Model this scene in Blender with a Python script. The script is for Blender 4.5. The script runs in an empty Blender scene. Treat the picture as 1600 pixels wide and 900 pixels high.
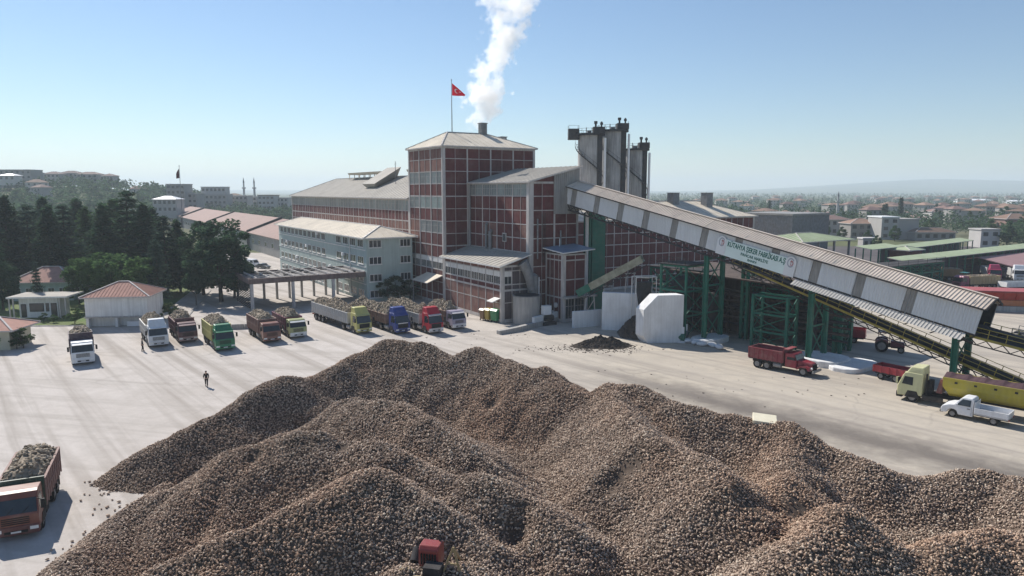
import bpy, bmesh, math, random
from mathutils import Vector, Matrix, noise
R = math.radians
random.seed(7)
SC = bpy.context.scene
COL = SC.collection

# ------------------------------------------------------------------ camera
HC = 21.0            # the camera flies 21 m above the yard
FPX = 1100.0         # focal length in pixels of the 1600 px wide photograph
PITCH = math.atan(152 / 1100)
cam_d = bpy.data.cameras.new('camera')
cam_d.sensor_width = 36.0
cam_d.lens = FPX / 1600 * 36.0
cam_d.clip_end = 40000
cam_d.clip_start = 0.5
cam = bpy.data.objects.new('camera', cam_d)
COL.objects.link(cam)
cam.location = (0, 0, HC)
cam.rotation_euler = (math.pi / 2 - PITCH, 0, 0)
SC.camera = cam

# ------------------------------------------------------------------ light
SUN_AZ = math.atan2(-0.66, 0.75)      # measured from +Y towards +X
SUN_EL = R(40)
world = bpy.data.worlds.new('World')
SC.world = world
world.use_nodes = True
nt = world.node_tree
sky = nt.nodes.new('ShaderNodeTexSky')
sky.sky_type = 'NISHITA'
sky.sun_disc = False
sky.sun_elevation = SUN_EL
sky.sun_rotation = SUN_AZ
sky.altitude = 0
sky.air_density = 1.05
sky.dust_density = 0.08
sky.ozone_density = 4.5
bg = nt.nodes['Background']
bg.inputs['Strength'].default_value = 0.080
nt.links.new(sky.outputs['Color'], bg.inputs['Color'])
sun_d = bpy.data.lights.new('sun', 'SUN')
sun_d.energy = 4.6
sun_d.angle = R(0.5)
sun_d.color = (1.0, 0.945, 0.87)
sun = bpy.data.objects.new('sun', sun_d)
COL.objects.link(sun)
sdir = Vector((math.sin(SUN_AZ) * math.cos(SUN_EL), math.cos(SUN_AZ) * math.cos(SUN_EL), math.sin(SUN_EL)))
sun.rotation_euler = (-sdir).to_track_quat('-Z', 'Y').to_euler()
sun.location = sdir * 200
SC.view_settings.view_transform = 'Standard'
SC.view_settings.look = 'None'
SC.view_settings.gamma = 1.0
SC.view_settings.exposure = 0.48
SC.view_settings.use_curve_mapping = False
SC.render.engine = 'CYCLES'
SC.cycles.max_bounces = 12
SC.cycles.diffuse_bounces = 3
SC.cycles.glossy_bounces = 2
SC.cycles.transmission_bounces = 3
SC.cycles.volume_bounces = 8
SC.cycles.transparent_max_bounces = 8
SC.cycles.use_denoising = True

# ------------------------------------------------------------------ helpers
def ray(px, py):
    u = (px - 800) / FPX
    v = (450 - py) / FPX
    f = Vector((0, math.cos(PITCH), -math.sin(PITCH)))
    up = Vector((0, math.sin(PITCH), math.cos(PITCH)))
    return f + Vector((1, 0, 0)) * u + up * v

def gz(px, py, z=0.0):
    """world point on the level z that a point of the photograph shows"""
    d = ray(px, py)
    t = (z - HC) / d.z
    return Vector((0, 0, HC)) + d * t

def gy(px, py, y):
    """world point at distance y"""
    d = ray(px, py)
    return Vector((0, 0, HC)) + d * (y / d.y)

MATS = {}
def mat(key, rgb, rough=0.8, var=0.12, scale=1.5, spec=0.3, metal=0.0, bump=0.0, bscale=8.0, streak=0.0,
        rnd=0.0, dirt=None, dscale=0.25, damount=0.5, transl=0.0, alpha=None):
    """procedural material: base colour broken by two noises, optional vertical streaks, dirt patches and bump"""
    if key in MATS:
        return MATS[key]
    m = bpy.data.materials.new(key)
    m.use_nodes = True
    n = m.node_tree.nodes
    l = m.node_tree.links
    b = n['Principled BSDF']
    b.inputs['Roughness'].default_value = rough
    b.inputs['Metallic'].default_value = metal
    b.inputs['Specular IOR Level'].default_value = spec
    tc = n.new('ShaderNodeTexCoord')
    oi = n.new('ShaderNodeObjectInfo')
    off = n.new('ShaderNodeVectorMath'); off.operation = 'SCALE'
    comb = n.new('ShaderNodeCombineXYZ')
    l.new(oi.outputs['Random'], comb.inputs[0]); l.new(oi.outputs['Random'], comb.inputs[1]); l.new(oi.outputs['Random'], comb.inputs[2])
    l.new(comb.outputs[0], off.inputs[0]); off.inputs['Scale'].default_value = 137.0
    add = n.new('ShaderNodeVectorMath'); add.operation = 'ADD'
    l.new(tc.outputs['Object'], add.inputs[0]); l.new(off.outputs[0], add.inputs[1])
    vec = add.outputs[0]
    n1 = n.new('ShaderNodeTexNoise'); n1.inputs['Scale'].default_value = scale; n1.inputs['Detail'].default_value = 5
    l.new(vec, n1.inputs['Vector'])
    mr = n.new('ShaderNodeMapRange')
    mr.inputs['From Min'].default_value = 0.3; mr.inputs['From Max'].default_value = 0.7
    mr.inputs['To Min'].default_value = 1 - var; mr.inputs['To Max'].default_value = 1 + var
    l.new(n1.outputs['Fac'], mr.inputs['Value'])
    fac = mr.outputs['Result']
    if streak:
        mp = n.new('ShaderNodeMapping'); mp.inputs['Scale'].default_value = (2.2, 2.2, 0.12)
        l.new(vec, mp.inputs['Vector'])
        n2 = n.new('ShaderNodeTexNoise'); n2.inputs['Scale'].default_value = 1.6; n2.inputs['Detail'].default_value = 3
        l.new(mp.outputs[0], n2.inputs['Vector'])
        mr2 = n.new('ShaderNodeMapRange')
        mr2.inputs['From Min'].default_value = 0.35; mr2.inputs['From Max'].default_value = 0.65
        mr2.inputs['To Min'].default_value = 1 - streak; mr2.inputs['To Max'].default_value = 1 + streak * 0.4
        l.new(n2.outputs['Fac'], mr2.inputs['Value'])
        mu = n.new('ShaderNodeMath'); mu.operation = 'MULTIPLY'
        l.new(fac, mu.inputs[0]); l.new(mr2.outputs['Result'], mu.inputs[1]); fac = mu.outputs[0]
    if rnd:
        mr3 = n.new('ShaderNodeMapRange')
        mr3.inputs['To Min'].default_value = 1 - rnd; mr3.inputs['To Max'].default_value = 1 + rnd
        l.new(oi.outputs['Random'], mr3.inputs['Value'])
        mu = n.new('ShaderNodeMath'); mu.operation = 'MULTIPLY'
        l.new(fac, mu.inputs[0]); l.new(mr3.outputs['Result'], mu.inputs[1]); fac = mu.outputs[0]
    sc = n.new('ShaderNodeVectorMath'); sc.operation = 'SCALE'
    sc.inputs[0].default_value = rgb
    l.new(fac, sc.inputs['Scale'])
    colour = sc.outputs[0]
    if dirt:
        n3 = n.new('ShaderNodeTexNoise'); n3.inputs['Scale'].default_value = dscale; n3.inputs['Detail'].default_value = 6
        n3.inputs['Roughness'].default_value = 0.65
        l.new(vec, n3.inputs['Vector'])
        mr4 = n.new('ShaderNodeMapRange')
        mr4.inputs['From Min'].default_value = 0.48; mr4.inputs['From Max'].default_value = 0.68
        mr4.inputs['To Max'].default_value = damount
        l.new(n3.outputs['Fac'], mr4.inputs['Value'])
        mx = n.new('ShaderNodeMix'); mx.data_type = 'RGBA'
        l.new(mr4.outputs['Result'], mx.inputs['Factor'])
        l.new(colour, mx.inputs[6]); mx.inputs[7].default_value = (*dirt, 1)
        colour = mx.outputs[2]
    l.new(colour, b.inputs['Base Color'])
    if bump:
        n4 = n.new('ShaderNodeTexNoise'); n4.inputs['Scale'].default_value = bscale; n4.inputs['Detail'].default_value = 4
        l.new(vec, n4.inputs['Vector'])
        bp = n.new('ShaderNodeBump'); bp.inputs['Strength'].default_value = bump; bp.inputs['Distance'].default_value = 0.1
        l.new(n4.outputs['Fac'], bp.inputs['Height'])
        l.new(bp.outputs[0], b.inputs['Normal'])
    if transl:
        tr = n.new('ShaderNodeBsdfTranslucent'); l.new(colour, tr.inputs['Color'])
        ms = n.new('ShaderNodeMixShader'); ms.inputs[0].default_value = transl
        l.new(b.outputs[0], ms.inputs[1]); l.new(tr.outputs[0], ms.inputs[2])
        l.new(ms.outputs[0], n['Material Output'].inputs['Surface'])
    MATS[key] = m
    return m

def tag(o, label=None, cat=None, group=None, kind=None):
    if label: o['label'] = label
    if cat: o['category'] = cat
    if group: o['group'] = group
    if kind: o['kind'] = kind
    return o

def thing(name, label, cat, loc=(0, 0, 0), rz=0.0, group=None):
    o = bpy.data.objects.new(name, None)
    COL.objects.link(o)
    o.empty_display_size = 0.3
    o.location = loc
    o.rotation_euler = (0, 0, rz)
    return tag(o, label, cat, group)

def rootmat(o):
    return Matrix.Translation(o.location) @ o.rotation_euler.to_matrix().to_4x4()

class MB:
    """collects shapes and links them as one mesh object"""
    def __init__(self):
        self.v = []; self.f = []; self.mi = []; self.cur = 0; self.sm = []; self.smooth = False
    def poly(self, pts):
        i = len(self.v)
        self.v += [Vector(p) for p in pts]
        self.f.append(list(range(i, i + len(pts)))); self.mi.append(self.cur); self.sm.append(self.smooth)
    def mesh(self, vs, fs):
        i = len(self.v)
        self.v += [Vector(p) for p in vs]
        for f in fs:
            self.f.append([k + i for k in f]); self.mi.append(self.cur); self.sm.append(self.smooth)
    def hexa(self, a, b):
        """two quads of 4 points, bottom then top"""
        self.mesh(list(a) + list(b), [(3, 2, 1, 0), (4, 5, 6, 7), (0, 1, 5, 4), (1, 2, 6, 5), (2, 3, 7, 6), (3, 0, 4, 7)])
    def box(self, x0, x1, y0, y1, z0, z1):
        self.hexa([(x0, y0, z0), (x1, y0, z0), (x1, y1, z0), (x0, y1, z0)], [(x0, y0, z1), (x1, y0, z1), (x1, y1, z1), (x0, y1, z1)])
    def obox(self, c, ex, ey, ez):
        """box round centre c with half vectors ex, ey, ez"""
        c = Vector(c); ex = Vector(ex); ey = Vector(ey); ez = Vector(ez)
        self.hexa([c - ex - ey - ez, c + ex - ey - ez, c + ex + ey - ez, c - ex + ey - ez],
                  [c - ex - ey + ez, c + ex - ey + ez, c + ex + ey + ez, c - ex + ey + ez])
    def bar(self, p, q, w, h=None, up=(0, 0, 1)):
        """rectangular bar from p to q, w across and h along up"""
        p = Vector(p); q = Vector(q); h = w if h is None else h
        d = (q - p)
        if d.length < 1e-6: return
        dn = d.normalized(); u = Vector(up)
        if abs(dn.dot(u)) > 0.98: u = Vector((1, 0, 0)) if abs(dn.x) < 0.9 else Vector((0, 1, 0))
        s = dn.cross(u).normalized(); u = s.cross(dn).normalized()
        self.obox((p + q) / 2, d / 2, s * (w / 2), u * (h / 2))
    def tube(self, p, q, r, n=10, r2=None, caps=True):
        p = Vector(p); q = Vector(q); r2 = r if r2 is None else r2
        d = (q - p).normalized()
        a = d.orthogonal().normalized(); b = d.cross(a)
        vs = []
        for k in range(n):
            t = 2 * math.pi * k / n
            o = a * math.cos(t) + b * math.sin(t)
            vs += [p + o * r, q + o * r2]
        fs = [(2 * k, 2 * ((k + 1) % n), 2 * ((k + 1) % n) + 1, 2 * k + 1) for k in range(n)]
        s = self.smooth; self.smooth = True
        self.mesh(vs, fs); self.smooth = False
        if caps:
            self.mesh(vs, [[2 * k for k in range(n)][::-1], [2 * k + 1 for k in range(n)]])
        self.smooth = s
    def prism(self, prof, ax, o, e0, e1, width):
        """profile of (s, t) pairs in the plane o + s*e0 + t*e1, extruded by +-width/2 along ax"""
        o = Vector(o); e0 = Vector(e0); e1 = Vector(e1); ax = Vector(ax)
        n = len(prof)
        a = [o + e0 * s + e1 * t - ax * (width / 2) for s, t in prof]
        b = [o + e0 * s + e1 * t + ax * (width / 2) for s, t in prof]
        self.mesh(a + b, [list(range(n))[::-1], list(range(n, 2 * n))] + [(k, (k + 1) % n, n + (k + 1) % n, n + k) for k in range(n)])
    def data(self, name, mats, inv=None):
        me = bpy.data.meshes.new(name)
        vs = [inv @ p for p in self.v] if inv is not None else self.v
        me.from_pydata([tuple(p) for p in vs], [], self.f)
        for m in (mats if isinstance(mats, (list, tuple)) else [mats]):
            me.materials.append(m)
        me.polygons.foreach_set('material_index', self.mi)
        me.polygons.foreach_set('use_smooth', self.sm)
        me.update()
        return me
    def build(self, name, mats, parent=None, local=True, bevel=0.0, fixn=True):
        """local: the points are already in the parent's frame"""
        inv = None
        if parent is not None and not local:
            inv = rootmat(parent).inverted()
        me = self.data(name, mats, inv)
        if bevel or fixn:
            bm = bmesh.new(); bm.from_mesh(me)
            if bevel:
                bmesh.ops.remove_doubles(bm, verts=bm.verts, dist=1e-4)
                es = [e for e in bm.edges if len(e.link_faces) == 2 and e.calc_face_angle(0) > 0.35]
                bmesh.ops.bevel(bm, geom=es, offset=bevel, segments=2, affect='EDGES', profile=0.5, clamp_overlap=True)
            bmesh.ops.recalc_face_normals(bm, faces=bm.faces)
            bm.to_mesh(me); bm.free()
        o = bpy.data.objects.new(name, me)
        COL.objects.link(o)
        if parent is not None: o.parent = parent
        return o

def link(name, me, parent=None, loc=(0, 0, 0), rz=0.0, scale=1.0):
    o = bpy.data.objects.new(name, me)
    COL.objects.link(o)
    if parent is not None: o.parent = parent
    o.location = loc
    o.rotation_euler = (0, 0, rz)
    o.scale = (scale,) * 3 if not isinstance(scale, (tuple, list)) else scale
    return o

def copy_tree(o, parent=None):
    c = o.copy(); COL.objects.link(c)
    if parent is not None: c.parent = parent
    for ch in [x for x in CH.get(o.name, [])]:
        copy_tree(ch, c)
    return c
CH = {}
def index_children(root):
    """remember children so that copies need no search through the scene"""
    for ob in list(bpy.data.objects):
        if ob.parent is not None:
            CH.setdefault(ob.parent.name, [])
            if ob not in CH[ob.parent.name]: CH[ob.parent.name].append(ob)

# ------------------------------------------------------------------ materials
def mats_all():
    mat('brick', (0.120, 0.034, 0.034), 0.9, 0.16, 1.2, rnd=0.16, streak=0.14, dirt=(0.21, 0.15, 0.125), dscale=0.5, damount=0.35)
    mat('brick_pale', (0.195, 0.095, 0.078), 0.9, 0.14, 1.2, rnd=0.10, streak=0.16, dirt=(0.3, 0.22, 0.19), dscale=0.5, damount=0.5)
    mat('frame', (0.52, 0.485, 0.46), 0.85, 0.10, 1.0, streak=0.16)
    mat('frame_white', (0.72, 0.70, 0.67), 0.8, 0.08, 1.0, streak=0.10)
    mat('glazing', (0.20, 0.235, 0.225), 0.35, 0.18, 1.4, spec=0.5, rnd=0.3)
    mat('glazing_green', (0.34, 0.42, 0.37), 0.4, 0.14, 1.4, spec=0.4, rnd=0.15)
    mat('glass_dark', (0.028, 0.036, 0.042), 0.12, 0.2, 2.0, spec=0.6)
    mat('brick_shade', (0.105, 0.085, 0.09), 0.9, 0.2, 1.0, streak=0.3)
    mat('glass_grey', (0.16, 0.19, 0.21), 0.2, 0.25, 0.7, spec=0.6, rnd=0.5)
    mat('roof_grey', (0.37, 0.345, 0.305), 0.85, 0.10, 0.6, streak=0.0, dirt=(0.27, 0.25, 0.22), dscale=0.14, damount=0.6)
    mat('roof_tan', (0.66, 0.585, 0.475), 0.8, 0.10, 0.5, dirt=(0.42, 0.37, 0.30), dscale=0.16, damount=0.5)
    mat('roof_blue', (0.19, 0.26, 0.36), 0.5, 0.12, 0.7, dirt=(0.33, 0.35, 0.37), dscale=0.4)
    mat('roof_green', (0.32, 0.375, 0.235), 0.8, 0.12, 0.5, dirt=(0.40, 0.45, 0.32), dscale=0.2)
    mat('roof_red', (0.42, 0.225, 0.175), 0.85, 0.12, 0.9, dirt=(0.33, 0.21, 0.17), dscale=0.15, damount=0.6, bump=0.2, bscale=3)
    mat('roof_maroon', (0.33, 0.20, 0.20), 0.85, 0.08, 0.5)
    mat('wall_green', (0.40, 0.475, 0.45), 0.85, 0.07, 0.6, streak=0.10)
    mat('wall_white', (0.70, 0.70, 0.68), 0.85, 0.06, 0.6, streak=0.14, dirt=(0.52, 0.49, 0.45), dscale=0.5, damount=0.35)
    mat('concrete_white', (0.74, 0.745, 0.745), 0.85, 0.05, 0.6, streak=0.10, dirt=(0.50, 0.48, 0.45), dscale=0.35, damount=0.35)
    mat('concrete', (0.40, 0.385, 0.365), 0.9, 0.12, 1.0, streak=0.22, dirt=(0.26, 0.25, 0.24), dscale=0.5)
    mat('silo', (0.42, 0.41, 0.40), 0.75, 0.12, 0.4, streak=0.32, dirt=(0.22, 0.205, 0.20), dscale=0.3)
    mat('white_pipe', (0.8, 0.8, 0.8), 0.5, 0.05, 1.0)
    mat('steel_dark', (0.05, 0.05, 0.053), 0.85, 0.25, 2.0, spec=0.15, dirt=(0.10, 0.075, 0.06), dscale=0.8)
    mat('steel_grey', (0.22, 0.225, 0.23), 0.6, 0.2, 1.5, dirt=(0.17, 0.14, 0.12), dscale=0.8)
    mat('steel_green', (0.015, 0.135, 0.092), 0.55, 0.18, 1.0, dirt=(0.10, 0.16, 0.12), dscale=0.7, damount=0.5)
    mat('steel_yellow', (0.36, 0.29, 0.06), 0.6, 0.2, 1.0, dirt=(0.25, 0.2, 0.09), dscale=0.9)
    mat('clad_light', (0.66, 0.675, 0.69), 0.6, 0.05, 0.5, streak=0.06, dirt=(0.52, 0.51, 0.49), dscale=0.25, damount=0.35)
    mat('clad_grey', (0.30, 0.29, 0.275), 0.6, 0.12, 0.8, streak=0.15)
    mat('clad_roof', (0.64, 0.545, 0.455), 0.75, 0.08, 0.5, dirt=(0.43, 0.37, 0.31), dscale=0.22, damount=0.6)
    mat('clad_roof_pale', (0.47, 0.45, 0.42), 0.75, 0.10, 0.6, dirt=(0.48, 0.44, 0.39), dscale=0.5)
    mat('shed_wall_shade', (0.045, 0.043, 0.07), 0.8, 0.2, 0.6)  # near black, with the shade of the shed interiors put into the colour
    mat('tyre', (0.022, 0.021, 0.020), 0.9, 0.2, 4.0, dirt=(0.10, 0.085, 0.07), dscale=1.5, damount=0.6)
    mat('rim', (0.30, 0.29, 0.28), 0.5, 0.2, 4.0, dirt=(0.16, 0.13, 0.11), dscale=2.0)
    mat('chassis', (0.035, 0.033, 0.032), 0.8, 0.3, 2.0, dirt=(0.13, 0.11, 0.09), dscale=1.0)
    mat('lamp', (0.75, 0.75, 0.72), 0.15, 0.05, 4.0, spec=0.6)
    mat('lamp_red', (0.45, 0.02, 0.02), 0.2, 0.05, 4.0, spec=0.6)
    mat('lamp_amber', (0.70, 0.26, 0.03), 0.2, 0.05, 4.0, spec=0.6)
    mat('grille', (0.018, 0.018, 0.018), 0.7, 0.2, 4.0)
    mat('roof_store', (0.30, 0.195, 0.165), 0.85, 0.12, 0.9, dirt=(0.25, 0.18, 0.155), dscale=0.06, damount=0.6)
    mat('bark', (0.05, 0.04, 0.032), 0.95, 0.3, 2.0, bump=0.5)
    mat('soil', (0.075, 0.060, 0.048), 0.97, 0.3, 0.7, bump=1.0, bscale=2.5)
    mat('skin', (0.42, 0.25, 0.18), 0.6, 0.05, 5.0)
    mat('cloth_black', (0.016, 0.016, 0.019), 0.9, 0.2, 9.0)
    mat('cloth_navy', (0.020, 0.022, 0.034), 0.9, 0.2, 9.0)
    mat('hair', (0.012, 0.010, 0.009), 0.7, 0.2, 20.0)
    for k, c in dict(leaf_dark=(0.044, 0.084, 0.046), leaf_mid=(0.065, 0.120, 0.045), leaf_pine=(0.075, 0.135, 0.050),
                     leaf_cedar=(0.054, 0.094, 0.066), leaf_bush=(0.055, 0.10, 0.035), leaf_far=(0.055, 0.098, 0.050)).items():
        mat(k, c, 1.0, 0.35, 0.7, spec=0.04, rnd=0.2, transl=0.42)
mats_all()
G = MATS

def paint(key, rgb, dust=0.5, rough=0.38):
    """vehicle paint with road dust on it"""
    return mat('paint_' + key, rgb, rough, 0.07, 1.2, spec=0.45, rnd=0.0, streak=0.06,
               dirt=tuple(0.5 * c + 0.5 * d for c, d in zip(rgb, (0.34, 0.29, 0.24))), dscale=1.1, damount=dust)
import numpy as np
# ------------------------------------------------------------------ ground
def nodes_of(m):
    m.use_nodes = True
    return m.node_tree.nodes, m.node_tree.links, m.node_tree.nodes['Principled BSDF']

def ramp(n, pts, interp='LINEAR'):
    r = n.new('ShaderNodeValToRGB')
    r.color_ramp.interpolation = interp
    el = r.color_ramp.elements
    el[0].position = pts[0][0]; el[0].color = (*pts[0][1], 1)
    el[1].position = pts[-1][0]; el[1].color = (*pts[-1][1], 1)
    for p, c in pts[1:-1]:
        e = el.new(p); e.color = (*c, 1)
    return r

def noise_node(n, l, vec, scale, detail=5, rough=0.55, stretch=None, rot=0.0, dist=0.0):
    if stretch is not None:
        mr_ = n.new('ShaderNodeMapping'); mr_.inputs['Rotation'].default_value = (0, 0, rot); l.new(vec, mr_.inputs['Vector'])
        mp = n.new('ShaderNodeMapping'); mp.inputs['Scale'].default_value = stretch
        l.new(mr_.outputs[0], mp.inputs['Vector']); vec = mp.outputs[0]
    t = n.new('ShaderNodeTexNoise')
    t.inputs['Scale'].default_value = scale; t.inputs['Detail'].default_value = detail
    t.inputs['Roughness'].default_value = rough; t.inputs['Distortion'].default_value = dist
    l.new(vec, t.inputs['Vector'])
    return t.outputs['Fac']

def mixc(n, l, fac, a, b, mode='MIX'):
    m = n.new('ShaderNodeMix'); m.data_type = 'RGBA'; m.blend_type = mode
    for s, k in ((fac, 'Factor'),):
        if isinstance(s, (int, float)): m.inputs[k].default_value = s
        else: l.new(s, m.inputs[k])
    for s, k in ((a, 6), (b, 7)):
        if isinstance(s, tuple): m.inputs[k].default_value = (*s, 1)
        else: l.new(s, m.inputs[k])
    return m.outputs[2]

def mrange(n, l, v, a, b, c=0.0, d=1.0):
    m = n.new('ShaderNodeMapRange')
    m.inputs['From Min'].default_value = a; m.inputs['From Max'].default_value = b
    m.inputs['To Min'].default_value = c; m.inputs['To Max'].default_value = d
    l.new(v, m.inputs['Value'])
    return m.outputs['Result']

def yard_material():
    m = bpy.data.materials.new('dusty_concrete'); n, l, b = nodes_of(m)
    b.inputs['Roughness'].default_value = 0.95; b.inputs['Specular IOR Level'].default_value = 0.15
    g = n.new('ShaderNodeNewGeometry'); v = g.outputs['Position']
    sep = n.new('ShaderNodeSeparateXYZ'); l.new(v, sep.inputs[0])
    # the yard is dustier and yellower to the east of the heap
    east = mrange(n, l, sep.outputs[0], -14, 16)
    base = mixc(n, l, east, (0.575, 0.53, 0.492), (0.53, 0.47, 0.38))
    big = noise_node(n, l, v, 0.05, 6, 0.6)
    c = mixc(n, l, mrange(n, l, big, 0.35, 0.7), base, mixc(n, l, 0.5, base, (0.40, 0.36, 0.32)))
    mid = noise_node(n, l, v, 0.45, 6, 0.65)
    c = mixc(n, l, mrange(n, l, mid, 0.42, 0.75, 0, 0.45), c, (0.33, 0.295, 0.26))
    # tyre tracks: long streaks along the way the lorries drive
    tr = noise_node(n, l, v, 0.35, 4, 0.6, (0.04, 1.5, 1.0), R(50), 0.35)
    tr2 = noise_node(n, l, v, 0.35, 4, 0.6, (0.05, 1.2, 1.0), R(12), 0.5)
    c = mixc(n, l, mrange(n, l, tr, 0.48, 0.66, 0, 0.75), c, (0.315, 0.28, 0.245))
    c = mixc(n, l, mrange(n, l, tr2, 0.52, 0.70, 0, 0.55), c, (0.33, 0.30, 0.265))
    c = mixc(n, l, mrange(n, l, tr, 0.25, 0.42, 0.35, 0), c, (0.56, 0.52, 0.47))
    # the trodden lane right of the heap, darker with beet soil
    lane = n.new('ShaderNodeMath'); lane.operation = 'MULTIPLY_ADD'
    l.new(sep.outputs[0], lane.inputs[0]); lane.inputs[1].default_value = 1.08; l.new(sep.outputs[1], lane.inputs[2])
    d = n.new('ShaderNodeMath'); d.operation = 'SUBTRACT'; l.new(lane.outputs[0], d.inputs[0]); d.inputs[1].default_value = 90.5
    ab = n.new('ShaderNodeMath'); ab.operation = 'ABSOLUTE'; l.new(d.outputs[0], ab.inputs[0])
    wob = n.new('ShaderNodeMath'); wob.operation = 'MULTIPLY_ADD'; l.new(mid, wob.inputs[0]); wob.inputs[1].default_value = -9.0
    l.new(ab.outputs[0], wob.inputs[2])
    band = mrange(n, l, wob.outputs[0], -4.0, 3.0, 0.85, 0)
    bm_ = n.new('ShaderNodeMath'); bm_.operation = 'MULTIPLY'; l.new(band, bm_.inputs[0]); l.new(mrange(n, l, sep.outputs[0], 6, 20), bm_.inputs[1])
    c = mixc(n, l, bm_.outputs[0], c, (0.135, 0.118, 0.104))
    fine = noise_node(n, l, v, 3.5, 5, 0.7)
    c = mixc(n, l, mrange(n, l, fine, 0.3, 0.75, 0, 0.25), c, (0.28, 0.25, 0.22))
    # slab cracks and joints, broken up
    vd = n.new('ShaderNodeTexVoronoi'); vd.feature = 'DISTANCE_TO_EDGE'; vd.inputs['Scale'].default_value = 0.055
    wv = n.new('ShaderNodeVectorMath'); wv.operation = 'MULTIPLY_ADD'
    nc = n.new('ShaderNodeTexNoise'); nc.inputs['Scale'].default_value = 0.12; nc.inputs['Detail'].default_value = 4; l.new(v, nc.inputs['Vector'])
    l.new(nc.outputs['Color'], wv.inputs[0]); wv.inputs[1].default_value = (6, 6, 0); l.new(v, wv.inputs[2]); l.new(wv.outputs[0], vd.inputs['Vector'])
    crack = n.new('ShaderNodeMath'); crack.operation = 'MULTIPLY'
    l.new(mrange(n, l, vd.outputs['Distance'], 0.0, 0.010, 0.35, 0), crack.inputs[0]); l.new(mrange(n, l, noise_node(n, l, v, 0.07, 3, 0.5), 0.48, 0.62), crack.inputs[1])
    c = mixc(n, l, crack.outputs[0], c, (0.22, 0.20, 0.185))
    spots = noise_node(n, l, v, 0.23, 3, 0.5)
    c = mixc(n, l, mrange(n, l, spots, 0.70, 0.76, 0, 0.5), c, (0.20, 0.18, 0.16))
    l.new(c, b.inputs['Base Color'])
    bp = n.new('ShaderNodeBump'); bp.inputs['Strength'].default_value = 0.35; bp.inputs['Distance'].default_value = 0.08
    l.new(noise_node(n, l, v, 1.4, 6, 0.7), bp.inputs['Height']); l.new(bp.outputs[0], b.inputs['Normal'])
    return m

def land_material():
    m = bpy.data.materials.new('fields'); n, l, b = nodes_of(m)
    b.inputs['Roughness'].default_value = 0.95; b.inputs['Specular IOR Level'].default_value = 0.1
    g = n.new('ShaderNodeNewGeometry'); v = g.outputs['Position']
    vo = n.new('ShaderNodeTexVoronoi'); vo.inputs['Scale'].default_value = 0.006
    mp = n.new('ShaderNodeMapping'); mp.inputs['Scale'].default_value = (1, 0.55, 0); l.new(v, mp.inputs['Vector']); l.new(mp.outputs[0], vo.inputs['Vector'])
    sep = n.new('ShaderNodeSeparateColor'); l.new(vo.outputs['Color'], sep.inputs[0])
    r = ramp(n, [(0.0, (0.07, 0.095, 0.045)), (0.3, (0.12, 0.14, 0.06)), (0.55, (0.15, 0.145, 0.085)), (0.75, (0.075, 0.105, 0.045)), (1.0, (0.19, 0.17, 0.12))])
    l.new(sep.outputs[0], r.inputs[0])
    c = mixc(n, l, mrange(n, l, noise_node(n, l, v, 0.03, 6, 0.7), 0.4, 0.7), r.outputs[0], (0.07, 0.085, 0.045))
    l.new(c, b.inputs['Base Color'])
    return m

def lawn_material():
    m = bpy.data.materials.new('grass'); n, l, b = nodes_of(m)
    b.inputs['Roughness'].default_value = 0.9; b.inputs['Specular IOR Level'].default_value = 0.15
    g = n.new('ShaderNodeNewGeometry'); v = g.outputs['Position']
    c = mixc(n, l, mrange(n, l, noise_node(n, l, v, 0.25, 5, 0.65), 0.35, 0.7), (0.115, 0.185, 0.045), (0.17, 0.165, 0.075))
    c = mixc(n, l, mrange(n, l, noise_node(n, l, v, 2.5, 5, 0.7), 0.35, 0.75, 0, 0.5), c, (0.05, 0.085, 0.025))
    l.new(c, b.inputs['Base Color'])
    bp = n.new('ShaderNodeBump'); bp.inputs['Strength'].default_value = 0.8; bp.inputs['Distance'].default_value = 0.15
    l.new(noise_node(n, l, v, 5.0, 4, 0.7), bp.inputs['Height']); l.new(bp.outputs[0], b.inputs['Normal'])
    return m

G['yard'] = yard_material(); G['land'] = land_material(); G['lawn'] = lawn_material()

def sheet(name, pts, z, m):
    b = MB(); b.poly([(x, y, z) for x, y in pts])
    return tag(b.build(name, m), kind='structure')

def far_ground():
    """the plain, one sheet to the horizon, lifted to a wooded hillside on the left and to low ridges far off"""
    xs = sorted(set([-9000, -6000, -4000, -2600, 9000, 6000, 4000, 2600] + list(range(-2000, 2001, 100)) + list(range(-800, -50, 40))))
    ys = sorted(set([-600, -200, 0, 100, 170] + list(range(200, 1000, 50)) + list(range(1000, 3000, 200)) + list(range(3000, 9001, 400))))
    b = MB()
    for y in ys:
        for x in xs:
            b.v.append(Vector((x, y, land_z(x, y))))
    nx = len(xs)
    for j in range(len(ys) - 1):
        for i in range(nx - 1):
            k = j * nx + i
            b.f.append([k, k + 1, k + nx + 1, k + nx]); b.mi.append(0); b.sm.append(True)
    return tag(b.build('terrain', G['land']), kind='structure')

def sstep(a, b, t):
    t = min(1, max(0, (t - a) / (b - a)))
    return t * t * (3 - 2 * t)

def land_z(x, y):
    z = -0.03
    # hillside behind the trees on the left
    az = x / max(y, 1.0)
    m = 1 - sstep(-0.62, -0.30, az)
    if y > 240:
        start = 300 + 150 * sstep(-0.62, -0.45, az)
        z += (3 + 22 * m) * sstep(start, 640, y) * (1 - sstep(-0.34, -0.10, az)) * (1 - 0.4 * sstep(1200, 2500, y))
    # low ridges at the far side of the plain
    if y > 2500:
        n = noise.noise(Vector((x * 0.00035, y * 0.0004, 3.1)))
        z += sstep(3600, 6500, y) * (38 + 35 * n) * sstep(0.20, 0.75, az) * 2.4
        z += sstep(5200, 8500, y) * (26 + 14 * n)
    return z

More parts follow.
